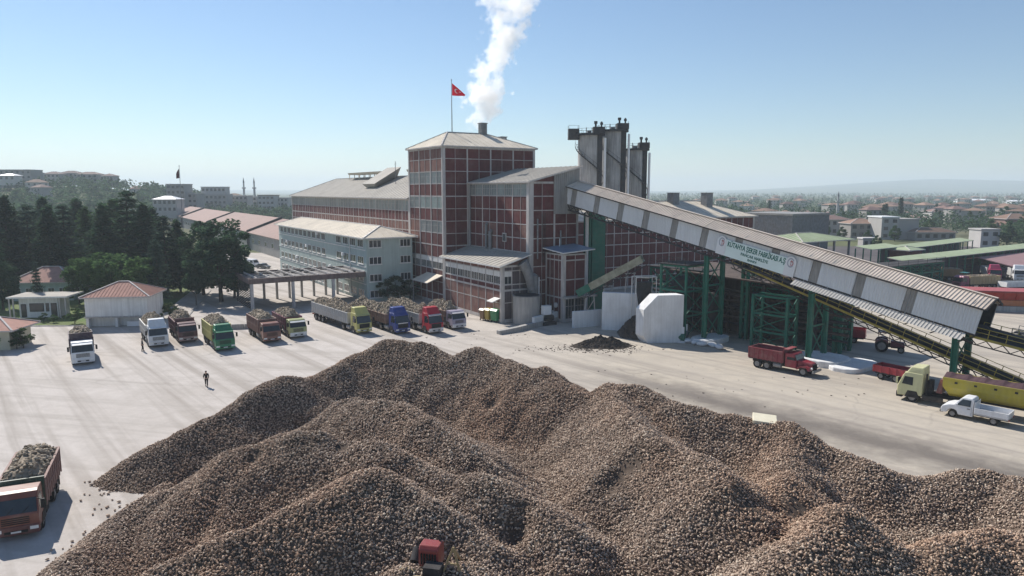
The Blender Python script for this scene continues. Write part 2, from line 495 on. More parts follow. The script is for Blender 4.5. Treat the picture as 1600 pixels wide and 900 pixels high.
far_ground()
sheet('yard', [(-150, 4), (190, 4), (190, 205), (60, 205), (-40, 240), (-100, 240), (-66, 142), (-56, 114), (-66, 108.5), (-150, 106)], 0.0, G['yard'])
sheet('back_yard', [(78, 141), (240, 141), (240, 268), (120, 268), (92, 205), (78, 190)], 0.006, mat('dark_asphalt', (0.085, 0.074, 0.075), 0.95, 0.2, 0.15, dirt=(0.17, 0.15, 0.14), dscale=0.06))
sheet('lawn', [(-210, 106), (-150, 106), (-66, 108.5), (-56, 114), (-66, 142), (-100, 240), (-210, 240)], -0.012, G['lawn'])

# ------------------------------------------------------------------ the heap of sugar beet
def crest(pts):
    return [gz(px, py, h) for px, py, h in pts]
RIDGES = [
    # the long far ridge that draws the outline against the yard
    crest([(172, 742, 0.5), (215, 712, 1.6), (262, 690, 2.4), (350, 642, 3.8), (425, 597, 5.0), (455, 593, 5.0), (490, 590, 4.7), (560, 552, 6.0), (602, 535, 6.8), (660, 540, 6.7), (708, 557, 6.1), (746, 545, 6.7),
           (790, 562, 6.2), (821, 580, 5.9), (851, 575, 6.2), (880, 598, 5.6), (918, 614, 5.2), (953, 603, 5.8), (1002, 609, 5.8), (1067, 635, 5.4),
           (1150, 656, 5.0), (1234, 666, 5.0), (1290, 700, 4.2), (1378, 738, 3.7), (1465, 748, 3.6), (1548, 738, 4.2), (1580, 743, 4.2), (1680, 790, 4.4), (1800, 850, 4.4)]),
    crest([(598, 628, 6.2), (548, 622, 5.7)]),
    crest([(598, 628, 6.2), (662, 648, 6.1), (711, 682, 5.5), (757, 726, 4.4)]),
    crest([(190, 808, 0.3), (264, 766, 2.3), (363, 709, 4.6), (434, 679, 5.6), (529, 679, 5.9), (600, 702, 5.7), (655, 728, 5.2), (704, 750, 4.9), (735, 745, 5.3), (770, 745, 5.3), (800, 765, 4.9), (880, 815, 4.2)]),
    crest([(60, 985, 0.6), (180, 930, 2.4), (264, 887, 3.4), (378, 834, 4.7), (491, 781, 5.6), (559, 743, 6.1), (600, 743, 6.1), (655, 777, 5.3), (704, 805, 4.6), (760, 850, 3.9)]),
    crest([(953, 605, 5.8), (985, 650, 5.6), (1012, 682, 6.1), (1068, 702, 6.0), (1128, 733, 6.1), (1170, 778, 5.2)]),
    crest([(1234, 666, 5.0), (1240, 720, 4.4), (1228, 778, 4.6)]),
    crest([(1318, 804, 5.6), (1270, 845, 5.2), (1190, 900, 4.6), (1100, 960, 4.2)]),
    crest([(1318, 804, 5.6), (1345, 835, 5.0)]),
    crest([(1470, 850, 4.4), (1560, 830, 4.8), (1650, 850, 4.8)]),
    [Vector((-23.6, 45.5, 1.0)), Vector((-23.8, 41, 1.3)), Vector((-23.4, 36, 1.6)), Vector((-22.5, 30, 1.8))],
    [gz(686, 868, 4.4) + Vector((-1.1, -0.4, -0.35)), gz(686, 868, 4.4) + Vector((1.2, -0.2, -0.45))],
    crest([(620, 960, 4.0), (800, 980, 4.0), (960, 930, 4.0)]),
]
PLATEAU = [(-15, 22), (-17, 38), (-19, 50), (-14, 60), (-6, 62), (4, 56), (12, 51), (22, 46), (30, 41), (36, 40), (62, 36), (62, 18), (-15, 18)]
DENTS = [(gz(805, 816, 4.0), 1.0, 0.9), (gz(768, 604, 5.0), 0.8, 0.7), (gz(985, 720, 5.0), 1.2, 0.6), (gz(548, 690, 5.0), 0.8, 0.5), (gz(1010, 660, 5.0), 0.9, 0.5), (gz(806, 806, 4.2), 0.7, 0.3), (gz(545, 632, 5.2), 0.9, 0.5), (gz(535, 700, 5.2), 0.9, 0.6), (gz(612, 738, 5.4), 0.7, 0.6), (gz(1245, 790, 4.3), 1.3, 0.3), (gz(972, 728, 4.8), 1.0, 0.4), (gz(958, 742, 4.6), 0.9, 0.4), (gz(470, 620, 4.6), 0.9, 0.5), (gz(400, 720, 4.3), 0.8, 0.4), (gz(1172, 800, 4.5), 1.0, 0.4)]

def heap_grid():
    X0, X1, Y0, Y1, st = -34.0, 66.0, 16.0, 82.0, 0.32
    xs = np.arange(X0, X1, st); ys = np.arange(Y0, Y1, st)
    gx, gy_ = np.meshgrid(xs, ys)
    SL = 0.745
    hs = []
    for rd in RIDGES:
        best = np.full(gx.shape, -9.0)
        for a, c in zip(rd[:-1], rd[1:]):
            dx, dy = c.x - a.x, c.y - a.y
            L2 = dx * dx + dy * dy
            t = np.clip(((gx - a.x) * dx + (gy_ - a.y) * dy) / max(L2, 1e-6), 0, 1)
            d = np.hypot(gx - a.x - t * dx, gy_ - a.y - t * dy)
            h = a.z + (c.z - a.z) * t
            best = np.maximum(best, h - (np.sqrt(d * d + 0.35) - 0.592) * SL)
        hs.append(best)
    # plateau: signed distance to the polygon
    n = len(PLATEAU); dist = np.full(gx.shape, 1e9); inside = np.zeros(gx.shape, bool)
    for i in range(n):
        ax, ay = PLATEAU[i]; bx, by = PLATEAU[(i + 1) % n]
        dx, dy = bx - ax, by - ay
        t = np.clip(((gx - ax) * dx + (gy_ - ay) * dy) / (dx * dx + dy * dy), 0, 1)
        dist = np.minimum(dist, np.hypot(gx - ax - t * dx, gy_ - ay - t * dy))
        cond = ((ay > gy_) != (by > gy_)) & (gx < (bx - ax) * (gy_ - ay) / ((by - ay) if by != ay else 1e-9) + ax)
        inside ^= cond
    hs.append(np.where(inside, 1.7, 1.7 - dist * SL))
    K = 6.5
    H = np.log(sum(np.exp(K * h) for h in hs)) / K
    for p, r, dpt in DENTS:
        H -= dpt * np.exp(-((gx - p.x) ** 2 + (gy_ - p.y) ** 2) / (r * r))
    N = np.zeros_like(H)
    for j in range(H.shape[0]):
        for i in range(H.shape[1]):
            if H[j, i] > -0.6:
                x, y = xs[i], ys[j]
                N[j, i] = 0.42 * noise.noise(Vector((x * 0.33, y * 0.33, 1.7))) + 0.22 * noise.noise(Vector((x * 0.9, y * 0.9, 8.2)))
    H = H + N * np.clip((H + 0.3) / 2.0, 0.15, 1)
    return xs, ys, H

HX, HY, HH = heap_grid()
def heap_z(x, y):
    i = (x - HX[0]) / (HX[1] - HX[0]); j = (y - HY[0]) / (HY[1] - HY[0])
    i0 = int(min(max(i, 0), len(HX) - 2)); j0 = int(min(max(j, 0), len(HY) - 2))
    fx, fy = min(max(i - i0, 0), 1), min(max(j - j0, 0), 1)
    return float(HH[j0, i0] * (1 - fx) * (1 - fy) + HH[j0, i0 + 1] * fx * (1 - fy) + HH[j0 + 1, i0] * (1 - fx) * fy + HH[j0 + 1, i0 + 1] * fx * fy)

def beet_material():
    m = bpy.data.materials.new('sugar_beet_skin'); n, l, b = nodes_of(m)
    b.inputs['Roughness'].default_value = 0.85; b.inputs['Specular IOR Level'].default_value = 0.2
    oi = n.new('ShaderNodeObjectInfo')
    g = n.new('ShaderNodeNewGeometry'); v = g.outputs['Position']
    r = ramp(n, [(0.0, (0.19, 0.135, 0.100)), (0.3, (0.335, 0.246, 0.186)), (0.65, (0.455, 0.345, 0.264)), (0.92, (0.58, 0.465, 0.365)), (1.0, (0.68, 0.59, 0.47))])
    l.new(oi.outputs['Random'], r.inputs[0])
    # loads from different fields: redder clay here, greyer soil there
    z = mrange(n, l, noise_node(n, l, v, 0.09, 3, 0.55), 0.46, 0.66)
    c = mixc(n, l, z, r.outputs[0], mixc(n, l, 1.0, r.outputs[0], (1.04, 0.94, 0.87), 'MULTIPLY'))
    z2 = mrange(n, l, noise_node(n, l, v, 0.13, 3, 0.55), 0.52, 0.68)
    c = mixc(n, l, z2, c, mixc(n, l, 1.0, c, (0.86, 0.85, 0.84), 'MULTIPLY'))
    z3 = mrange(n, l, noise_node(n, l, v, 14.0, 3, 0.6), 0.48, 0.68, 0, 0.4)
    c = mixc(n, l, z3, c, (0.12, 0.095, 0.072))
    l.new(c, b.inputs['Base Color'])
    return m
G['beet'] = beet_material()
G['heap_soil'] = mat('heap_soil', (0.10, 0.073, 0.055), 0.97, 0.3, 2.0, bump=0.8, bscale=3.0)

def beet_mesh(seed, sub=1):
    rr = random.Random(seed)
    bm = bmesh.new()
    bmesh.ops.create_icosphere(bm, subdivisions=sub, radius=1.0)
    for v in bm.verts:
        k = v.co.x                      # crown at -x, root tip at +x
        taper = 1.0 - 0.30 * max(0, k) - 0.55 * max(0, k - 0.45)
        f = 1 + 0.12 * noise.noise(v.co * 1.7 + Vector((seed * 3.1, 0, 0)))
        v.co = Vector((v.co.x * 1.95 * (1 if k > 0 else 0.72), v.co.y * taper * f, v.co.z * taper * f))
    me = bpy.data.meshes.new('sugar_beet')
    bm.to_mesh(me); bm.free()
    for p in me.polygons: p.use_smooth = True
    me.materials.append(G['beet'])
    return me

BEETS = [beet_mesh(s) for s in range(4)]

def build_heap():
    # ground mesh of the heap
    ny, nx = HH.shape
    idx = -np.ones(HH.shape, int); b = MB()
    keep = HH > -0.35
    for j in range(ny):
        for i in range(nx):
            if keep[j, i]:
                idx[j, i] = len(b.v); b.v.append(Vector((HX[i], HY[j], HH[j, i])))
    for j in range(ny - 1):
        for i in range(nx - 1):
            q = [idx[j, i], idx[j, i + 1], idx[j + 1, i + 1], idx[j + 1, i]]
            if min(q) >= 0: b.f.append(q); b.mi.append(0); b.sm.append(True)
    o = b.build('sugar_beet_heap', G['heap_soil'], fixn=False)
    at = o.data.attributes.new('bare', 'FLOAT', 'POINT')
    at.data.foreach_set('value', [max([0.0] + [0.97 * math.exp(-(((v.x - p.x) ** 2 + (v.y - p.y) ** 2) / (r * r * 0.42)) ** 2) for p, r, _ in DENTS]) for v in b.v])
    tag(o, 'huge ridged heap of muddy brown sugar beets piled across the front of the yard', 'beet heap', kind='stuff')
    # the beets one can tell apart nearest the camera
    rr = random.Random(11); near = []
    cand = []
    while len(cand) < 300:
        px = rr.uniform(120, 1590); py = rr.uniform(800, 898)
        z = 4.5
        for _ in range(12):
            p = gz(px, py, z); z = 0.5 * z + 0.5 * max(0, heap_z(p.x, p.y))
        if z < 0.4: continue
        if all((p.x - q.x) ** 2 + (p.y - q.y) ** 2 > 0.10 for q in cand): cand.append(Vector((p.x, p.y, heap_z(p.x, p.y))))
    for k, p in enumerate(cand):
        s = rr.uniform(0.055, 0.088)
        ob = bpy.data.objects.new('sugar_beet', BEETS[k % 4]); COL.objects.link(ob)
        ob.location = p + Vector((0, 0, s * 0.75)); ob.scale = (s, s, s)
        ob.rotation_euler = (rr.uniform(-0.7, 0.7), rr.uniform(-0.7, 0.7), rr.uniform(0, 6.28))
        tag(ob, 'single muddy sugar beet lying loose on the near slope of the heap', 'sugar beet', 'loose beets on the near slope of the heap')
        near.append(ob)
    # all the others
    ng = bpy.data.node_groups.new('beet_scatter', 'GeometryNodeTree')
    ng.interface.new_socket(name='Geometry', in_out='INPUT', socket_type='NodeSocketGeometry')
    ng.interface.new_socket(name='Geometry', in_out='OUTPUT', socket_type='NodeSocketGeometry')
    N = ng.nodes; L = ng.links
    gi = N.new('NodeGroupInput'); go = N.new('NodeGroupOutput')
    dp = N.new('GeometryNodeDistributePointsOnFaces'); dp.inputs['Density'].default_value = 62.0
    L.new(gi.outputs[0], dp.inputs['Mesh'])
    na = N.new('GeometryNodeInputNamedAttribute'); na.data_type = 'FLOAT'; na.inputs['Name'].default_value = 'bare'
    mm = N.new('ShaderNodeMath'); mm.operation = 'MULTIPLY_ADD'; L.new(na.outputs[0], mm.inputs[0]); mm.inputs[1].default_value = -74.0; mm.inputs[2].default_value = 74.0
    L.new(mm.outputs[0], dp.inputs['Density'])
    j = N.new('GeometryNodeGeometryToInstance')
    for ob in reversed(near[:4]):
        inf = N.new('GeometryNodeObjectInfo'); inf.inputs['Object'].default_value = ob; inf.transform_space = 'ORIGINAL'
        L.new(inf.outputs['Geometry'], j.inputs[0])
    ip = N.new('GeometryNodeInstanceOnPoints'); ip.inputs['Pick Instance'].default_value = True
    L.new(dp.outputs['Points'], ip.inputs['Points']); L.new(j.outputs[0], ip.inputs['Instance'])
    rv = N.new('FunctionNodeRandomValue'); rv.data_type = 'FLOAT_VECTOR'
    rv.inputs[0].default_value = (-0.9, -0.9, 0); rv.inputs[1].default_value = (0.9, 0.9, 6.283)
    L.new(rv.outputs[0], ip.inputs['Rotation'])
    rs = N.new('FunctionNodeRandomValue'); rs.data_type = 'FLOAT'
    rs.data_type = 'FLOAT_VECTOR'; rs.inputs[0].default_value = (0.032, 0.032, 0.032); rs.inputs[1].default_value = (0.082, 0.068, 0.068); rs.inputs['Seed'].default_value = 5
    L.new(rs.outputs[0], ip.inputs['Scale'])
    rh = N.new('FunctionNodeRandomValue'); rh.data_type = 'FLOAT_VECTOR'
    rh.inputs[0].default_value = (0, 0, -0.03); rh.inputs[1].default_value = (0, 0, 0.09); rh.inputs['Seed'].default_value = 9
    tr = N.new('GeometryNodeTranslateInstances'); tr.inputs['Local Space'].default_value = False
    L.new(ip.outputs[0], tr.inputs[0]); L.new(rh.outputs[0], tr.inputs['Translation'])
    jo = N.new('GeometryNodeJoinGeometry')
    L.new(gi.outputs[0], jo.inputs[0]); L.new(tr.outputs[0], jo.inputs[0]); L.new(jo.outputs[0], go.inputs[0])
    md = o.modifiers.new('beets', 'NODES'); md.node_group = ng
build_heap()
# stray beets that rolled off the toe of the heap
def strays():
    rr = random.Random(5); b = MB()
    m = [BEETS[k] for k in range(2)]
    for k in range(64):
        t = rr.random()
        a = gz(150 + 35 * rr.random(), 742 + 65 * t, 0) + Vector((rr.gauss(-0.1, 0.5), rr.gauss(0, 0.5), 0))
        if k > 46: a = gz(60 + 120 * t, 900 - 92 * t, 0) + Vector((rr.gauss(-0.3, 0.4), 0, 0))
        me = m[k % 2]; s = rr.uniform(0.055, 0.095)
        M4 = Matrix.Translation((a.x, a.y, s * 0.9)) @ Matrix.Rotation(rr.uniform(0, 6.28), 4, 'Z') @ Matrix.Scale(s, 4)
        b.smooth = True
        b.mesh([M4 @ v.co for v in me.vertices], [list(p.vertices) for p in me.polygons])
    o = b.build('stray_beets', G['beet'], fixn=False)
    tag(o, 'loose beets scattered on the concrete along the left toe of the heap', 'stray beets', kind='stuff')
strays()
# ------------------------------------------------------------------ the factory
FO = Vector((-12.4, 128.0, 0))           # near corner of the tower
FTH = math.atan2(0.5306, 0.8476)          # its x axis runs right and away, its y axis left and away
FM = Matrix.Translation(FO) @ Matrix.Rotation(FTH, 4, 'Z')
def fw(b, a, z=0.0):
    return FM @ Vector((b, a, z))

PANEL = {}
def panel_mesh(kind, w, h):
    """a wall panel in the xz plane, lower left corner at the origin, outside towards -y"""
    key = (kind, round(w, 2), round(h, 2))
    if key in PANEL: return PANEL[key]
    b = MB()
    if kind in ('brick', 'brick_pale', 'frame_white', 'brick_shade'):
        b.hexa([(0.02, -0.03, 0.02), (w - 0.02, -0.03, 0.02), (w - 0.02, 0.1, 0.02), (0.02, 0.1, 0.02)],
               [(0.02, -0.03, h - 0.02), (w - 0.02, -0.03, h - 0.02), (w - 0.02, 0.1, h - 0.02), (0.02, 0.1, h - 0.02)])
        me = b.data(kind, [G[kind]])
    else:
        glass = {'win': 'glazing', 'wingreen': 'glazing_green', 'windark': 'glass_dark', 'winwhite': 'glass_dark'}[kind]
        fr = 'frame_white' if kind in ('winwhite',) else 'frame'
        b.cur = 0
        b.box(0.02, w - 0.02, 0.03, 0.10, 0.02, h - 0.02)
        b.cur = 1
        t = 0.05
        nv = max(2, int(round(w / 0.62)))
        for k in range(nv + 1):
            x = 0.02 + (w - 0.04 - t) * k / nv
            b.box(x, x + t, -0.02, 0.03, 0.02, h - 0.02)
        for k in range(3):
            z = 0.02 + (h - 0.04 - t) * (k / 2 if k != 1 else 0.62)
            b.box(0.03, w - 0.03, -0.016, 0.03, z, z + t)
        if kind == 'winwhite':
            # white spandrel strip above the sashes
            b.box(0.025, w - 0.025, -0.03, 0.028, h * 0.62, h - 0.03)
        me = b.data('window', [G[glass], G[fr]])
    PANEL[key] = me
    return me

def facade(root, p, q, xs, zs, kind, depth=0.12, skip=None, frame_mat='frame'):
    """framed wall from p to q (frame coordinates of root, walked anticlockwise seen from above).
    xs: list of (distance, post width); zs: list of (height, beam depth); kind(i, j) names the panel of column i, row j (from the bottom)"""
    p = Vector((p[0], p[1], 0)); q = Vector((q[0], q[1], 0))
    e = (q - p).normalized(); n = Vector((e.y, -e.x, 0)); th = math.atan2(e.y, e.x)
    fr = MB()
    ztop = zs[-1][0] + zs[-1][1] / 2; zbot = zs[0][0] - zs[0][1] / 2
    for x, w in xs:
        pr = 0.11 if w > 0.22 else 0.075
        c = p + e * x + n * (pr / 2 - 0.06) + Vector((0, 0, (ztop + zbot) / 2))
        fr.obox(c, e * (w / 2), n * (pr / 2 + 0.06), Vector((0, 0, (ztop - zbot) / 2)))
    for z, h in zs:
        for (x0, w0), (x1, w1) in zip(xs[:-1], xs[1:]):
            a = x0 + w0 / 2; c_ = x1 - w1 / 2
            fr.obox(p + e * ((a + c_) / 2) + n * (-0.032) + Vector((0, 0, z)), e * ((c_ - a) / 2), n * 0.088, Vector((0, 0, h / 2)))
    fr.build('concrete_frame', G[frame_mat], root)
    for i in range(len(xs) - 1):
        for j in range(len(zs) - 1):
            k = kind(i, j)
            if k is None: continue
            x0 = xs[i][0] + xs[i][1] / 2; x1 = xs[i + 1][0] - xs[i + 1][1] / 2
            z0 = zs[j][0] + zs[j][1] / 2; z1 = zs[j + 1][0] - zs[j + 1][1] / 2
            if skip and skip(i, j): continue
            me = panel_mesh(k, x1 - x0, z1 - z0)
            name = 'window' if k.startswith('win') else 'wall_panel' if k == 'frame_white' else 'brick_panel'
            o = p + e * x0
            link(name, me, root, (o.x, o.y, z0), th)

def posts(L, n, major=0.36, minor=0.10, sub=1, ends=(0.45, 0.45)):
    """n bays over the length L, each split by sub thin posts"""
    out = []
    for k in range(n + 1):
        w = ends[0] if k == 0 else ends[1] if k == n else major
        x = L * k / n
        if k == 0: x += w / 2
        if k == n: x -= w / 2
        out.append((x, w))
        if k < n:
            for s in range(1, sub + 1):
                out.append((L * (k + s / (sub + 1)) / n, minor))
    return out

def hip_roof(name, root, x0, x1, y0, y1, z, rise, m, along='x', in0=None, in1=None, over=0.6, th=0.22, ridge=None, fascia='frame', seams=0.0):
    """hipped slab roof over the rectangle; in0 / in1: how far the ridge ends lie in from the ends (0 makes a gable)"""
    x0 -= over; x1 += over; y0 -= over; y1 += over
    if along == 'x':
        yc = (y0 + y1) / 2 if ridge is None else ridge
        w = (y1 - y0) / 2
        r0 = Vector((x0 + (w if in0 is None else in0), yc, z + rise)); r1 = Vector((x1 - (w if in1 is None else in1), yc, z + rise))
        A, B_, C_, D = Vector((x0, y0, z)), Vector((x1, y0, z)), Vector((x1, y1, z)), Vector((x0, y1, z))
        faces = [(A, B_, r1, r0), (B_, C_, r1), (C_, D, r0, r1), (D, A, r0)]
    else:
        xc = (x0 + x1) / 2 if ridge is None else ridge
        w = (x1 - x0) / 2
        r0 = Vector((xc, y0 + (w if in0 is None else in0), z + rise)); r1 = Vector((xc, y1 - (w if in1 is None else in1), z + rise))
        A, B_, C_, D = Vector((x0, y0, z)), Vector((x1, y0, z)), Vector((x1, y1, z)), Vector((x0, y1, z))
        faces = [(A, B_, r0), (B_, C_, r1, r0), (C_, D, r1), (D, A, r0, r1)]
    b = MB()
    dn = Vector((0, 0, -th))
    b.cur = 0
    for f in faces: b.poly(f)
    b.cur = 1
    for a, c in ((A, B_), (B_, C_), (C_, D), (D, A)):
        b.poly([a + dn, c + dn, c, a])
    b.poly([D + dn, C_ + dn, B_ + dn, A + dn])
    # ridge and hip caps
    b.cur = 1
    lift = Vector((0, 0, 0.05))
    if (r1 - r0).length > 0.1: b.bar(r0 + lift, r1 + lift, 0.3, 0.12)
    if in0 != 0:
        for c in ((A, D) if along == 'x' else (A, B_)): b.bar(c + lift, r0 + lift, 0.22, 0.10)
    if in1 != 0:
        for c in ((B_, C_) if along == 'x' else (C_, D)): b.bar(c + lift, r1 + lift, 0.22, 0.10)
    # standing seams on each slope
    if seams:
        for f in faces:
            nrm = (f[1] - f[0]).cross(f[2] - f[0]).normalized()
            if nrm.z < 0: nrm = -nrm
            e = (f[1] - f[0]).normalized(); L = (f[1] - f[0]).length
            up = nrm.cross(e).normalized()
            if up.z < 0: up = -up
            hmax = max((p - f[0]).dot(up) for p in f)
            if hmax < 0.2: continue
            s_ = [((p - f[0]).dot(e), (p - f[0]).dot(up)) for p in f[2:]]
            tops = sorted(s_)
            k = seams
            while k < L:
                # height of the slope above this point of the eave
                l0, h0 = tops[0]; l1, h1 = tops[-1]
                if k < l0: hh = h0 * k / max(l0, 1e-6)
                elif k > l1: hh = h1 * (L - k) / max(L - l1, 1e-6)
                else: hh = hmax
                if hh > 0.3:
                    p0 = f[0] + e * k + nrm * 0.02
                    b.cur = 0
                    b.bar(p0 + up * 0.05, p0 + up * (hh - 0.1), 0.07, 0.07, up=nrm)
                k += seams
    return b.build(name, [m, G[fascia]], root)

def slab(name, root, pts, th, m, fascia=None):
    """a flat or sloping slab: top polygon pts, thickness th straight down"""
    b = MB(); pts = [Vector(p) for p in pts]; dn = Vector((0, 0, -th)); n = len(pts)
    b.poly(pts); b.poly([p + dn for p in reversed(pts)])
    b.cur = 1
    for k in range(n): b.poly([pts[k] + dn, pts[(k + 1) % n] + dn, pts[(k + 1) % n], pts[k]])
    return b.build(name, [m, G[fascia] if fascia else m], root)

def core(root, x0, x1, y0, y1, z1, m='brick', z0=-0.2, inset=0.14):
    b = MB(); b.box(x0 + inset, x1 - inset, y0 + inset, y1 - inset, z0, z1 - 0.03)
    return b.build('wall', G[m], root)

def fthing(name, label, cat):
    return thing(name, label, cat, FO, FTH)

ROW = 2.25
# ---- the tower
tw = fthing('factory_tower', 'tall red brick factory tower with white concrete grid and low hipped roof', 'factory building')
TZ = 29.0
core(tw, 0, 19.8, 0, 15, TZ)
zs = [(0.3, 0.5)] + [(TZ - ROW * (12 - k), 0.11 if k not in (0, 4, 8) else 0.20) for k in range(0, 12)] + [(TZ - 0.25, 0.4)]
def tower_left(i, j):
    if j == 10 or j == 8: return 'win' if j == 10 else ('wingreen' if i > 1 else 'win')
    if j == 6: return 'win' if i > 1 else 'brick_pale'
    if j == 3: return 'winwhite'
    if j == 5 and i < 2: return 'brick_pale'
    return 'brick_pale' if j in (11, 12) else 'brick'
facade(tw, (0, 15), (0, 0), posts(15, 3, 0.24, 0.055), zs, tower_left)
facade(tw, (0, 0), (19.8, 0), posts(19.8, 4, 0.24, 0.055), zs, lambda i, j: 'brick' if (j > 4 or i < 3) else None)
facade(tw, (19.8, 0), (19.8, 15), posts(15, 3, 0.30, 0.09), zs, lambda i, j: 'brick' if j > 4 else None)
hip_roof('roof', tw, 0, 19.8, 0, 15, TZ + 0.05, 3.0, G['roof_tan'], 'x', 5.2, 7.0, 0.45, seams=1.2)
slab('awning', tw, [(-3.2, 0.6, 4.4), (-3.2, 7.2, 4.4), (0.0, 7.2, 5.6), (0.0, 0.6, 5.6)], 0.14, G['roof_tan'], 'frame')
b = MB()
for y in (0.9, 6.9): b.bar((-3.1, y, 4.25), (-3.1, y, 0), 0.14)
b.build('awning_post', G['steel_grey'], tw)
def vent(root, x, y, z0, z1, w, name='roof_vent'):
    b = MB(); b.box(x - w / 2, x + w / 2, y - w / 2, y + w / 2, z0, z1)
    b.box(x - w / 2 - 0.12, x + w / 2 + 0.12, y - w / 2 - 0.12, y + w / 2 + 0.12, z1, z1 + 0.15)
    for k in range(5):
        z = z0 + (z1 - z0) * (0.35 + 0.13 * k)
        b.box(x - w / 2 - 0.04, x + w / 2 + 0.04, y - w / 2 - 0.04, y + w / 2 + 0.04, z, z + 0.06)
    b.build(name, G['steel_grey'], root)
vent(tw, 12.6, 7.6, 30.8, 34.0, 1.25)
vent(tw, 18.9, 10.5, 28.9, 31.8, 1.25)

# ---- the long wing to the left of the tower
wg = fthing('factory_wing', 'long red brick factory wing behind the pale green office block, ribbon window under its roof', 'factory building')
WZ = 19.5
core(wg, 0, 21, 15.02, 102, WZ)
nb = 24
zsw = [(0.3, 0.5), (3.3, 0.17), (6.6, 0.17), (9.9, 0.17), (13.2, 0.17), (15.0, 0.22), (17.0, 0.12), (WZ - 0.2, 0.34)]
facade(wg, (0, 102), (0, 15.02), posts(86.98, nb, 0.18, 0.05), zsw,
       lambda i, j: 'win' if j == 6 else ('brick_pale' if (j == 4 and i > 9) else 'brick') if j >= 3 else None)
hip_roof('roof', wg, 0, 21, 15.6, 102, WZ + 0.05, 4.9, G['roof_grey'], 'y', 0, None, 0.6, seams=1.8)
# raised louvres and the ventilator scoop on the ridge
def ridge_box(root, y0, y1, z, name, tilt=0.0, w=1.6, h=0.5):
    b = MB()
    b.hexa([(10.5 - w, y0, z), (10.5 + w, y0, z), (10.5 + w, y1, z), (10.5 - w, y1, z)],
           [(10.5 - w - 0.3, y0, z + h), (10.5 + w + 0.3, y0, z + h), (10.5 + w + 0.3, y1, z + h), (10.5 - w - 0.3, y1, z + h)])
    for k in range(7):
        y = y0 + (y1 - y0) * k / 6
        b.box(10.5 - w + 0.2, 10.5 - w + 0.35, y - 0.1, y + 0.1, z - 1.4, z)
        b.box(10.5 + w - 0.35, 10.5 + w - 0.2, y - 0.1, y + 0.1, z - 1.4, z)
    b.build(name, G['roof_tan'], root)
ridge_box(wg, 52, 76, 25.3, 'ridge_vent')
ridge_box(wg, 17, 36, 25.3, 'ridge_vent')
b = MB()
b.hexa([(4.2, 44, 21.8), (4.2, 50, 21.8), (9.8, 50, 24.4), (9.8, 44, 24.4)], [(3.4, 42.6, 22.6), (3.4, 50.6, 22.6), (9.9, 50.4, 26.6), (9.9, 41.8, 26.6)])
b.build('ventilator_scoop', G['roof_grey'], wg)
b = MB()
b.tube((6.0, 36, 22), (6.0, 36, 27.6), 0.07, 6)
b.bar((6.0, 35.4, 27.0), (6.0, 36.6, 27.0), 0.05)
b.build('lightning_rod', G['steel_grey'], wg)

# ---- the block where the conveyor enters
cv = fthing('conveyor_house', 'red brick block with single sloping roof where the pale conveyor enters its end wall', 'factory building')
CZ = 22.5
b = MB()
b.hexa([(5.34, -20.16, -0.2), (14.9, -20.16, -0.2), (14.9, -0.16, -0.2), (5.34, -0.16, -0.2)],
       [(5.34, -20.16, CZ - 0.1), (14.9, -20.16, CZ + 2.3), (14.9, -0.16, CZ + 2.3), (5.34, -0.16, CZ - 0.1)])
b.build('wall', G['brick'], cv)
zc = [(0.3, 0.5)] + [(CZ - 2.28 * (9 - k) - 0.1, 0.14) for k in range(9)] + [(CZ - 0.2, 0.34)]
facade(cv, (5.2, -0.16), (5.2, -20.3), posts(20.14, 4, 0.22, 0.05, ends=(0.3, 0.75)), zc, lambda i, j: 'win' if j == 9 else ('brick_pale' if (j in (5, 6) and i in (2, 3, 7)) else 'brick') if j >= 3 else None)
facade(cv, (5.2, -20.3), (15.0, -20.3), posts(9.8, 2, 0.30, 0.06, ends=(0.75, 0.4)), zc, lambda i, j: 'brick' if j >= 3 else None)
# the triangle of brick above the end wall and the grey cladding behind the conveyor head
b = MB()
b.hexa([(5.95, -20.3, CZ + 0.0), (14.6, -20.3, CZ + 0.0), (14.6, -20.18, CZ + 0.0), (5.95, -20.18, CZ + 0.0)],
       [(5.95, -20.3, CZ + 0.12), (14.6, -20.3, CZ + 2.25), (14.6, -20.18, CZ + 2.25), (5.95, -20.18, CZ + 0.12)])
b.build('gable_panel', G['brick'], cv)
b = MB()
for k in range(13):
    x = 9.9 + 0.4 * k
    top = CZ - 0.1 + 2.4 * (x + 0.2 - 5.34) / 9.56
    b.box(x, x + 0.33, -20.58, -20.42, 17.2, top - 0.05)
    b.box(x + 0.33, x + 0.4, -20.50, -20.42, 17.2, top - 0.05)
b.build('grey_cladding', G['clad_grey'], cv)
slab('roof', cv, [(4.7, -21.0, CZ), (4.7, -0.1, CZ), (15.4, -0.1, CZ + 2.62), (15.4, -21.0, CZ + 2.62)][::-1], 0.24, G['roof_grey'], 'frame')
b = MB()
for k in range(15):
    y = -20.6 + 1.4 * k
    b.bar((4.75, y, CZ + 0.04), (15.35, y, CZ + 2.65), 0.07, 0.07)
b.build('roof_seams', G['roof_grey'], cv)

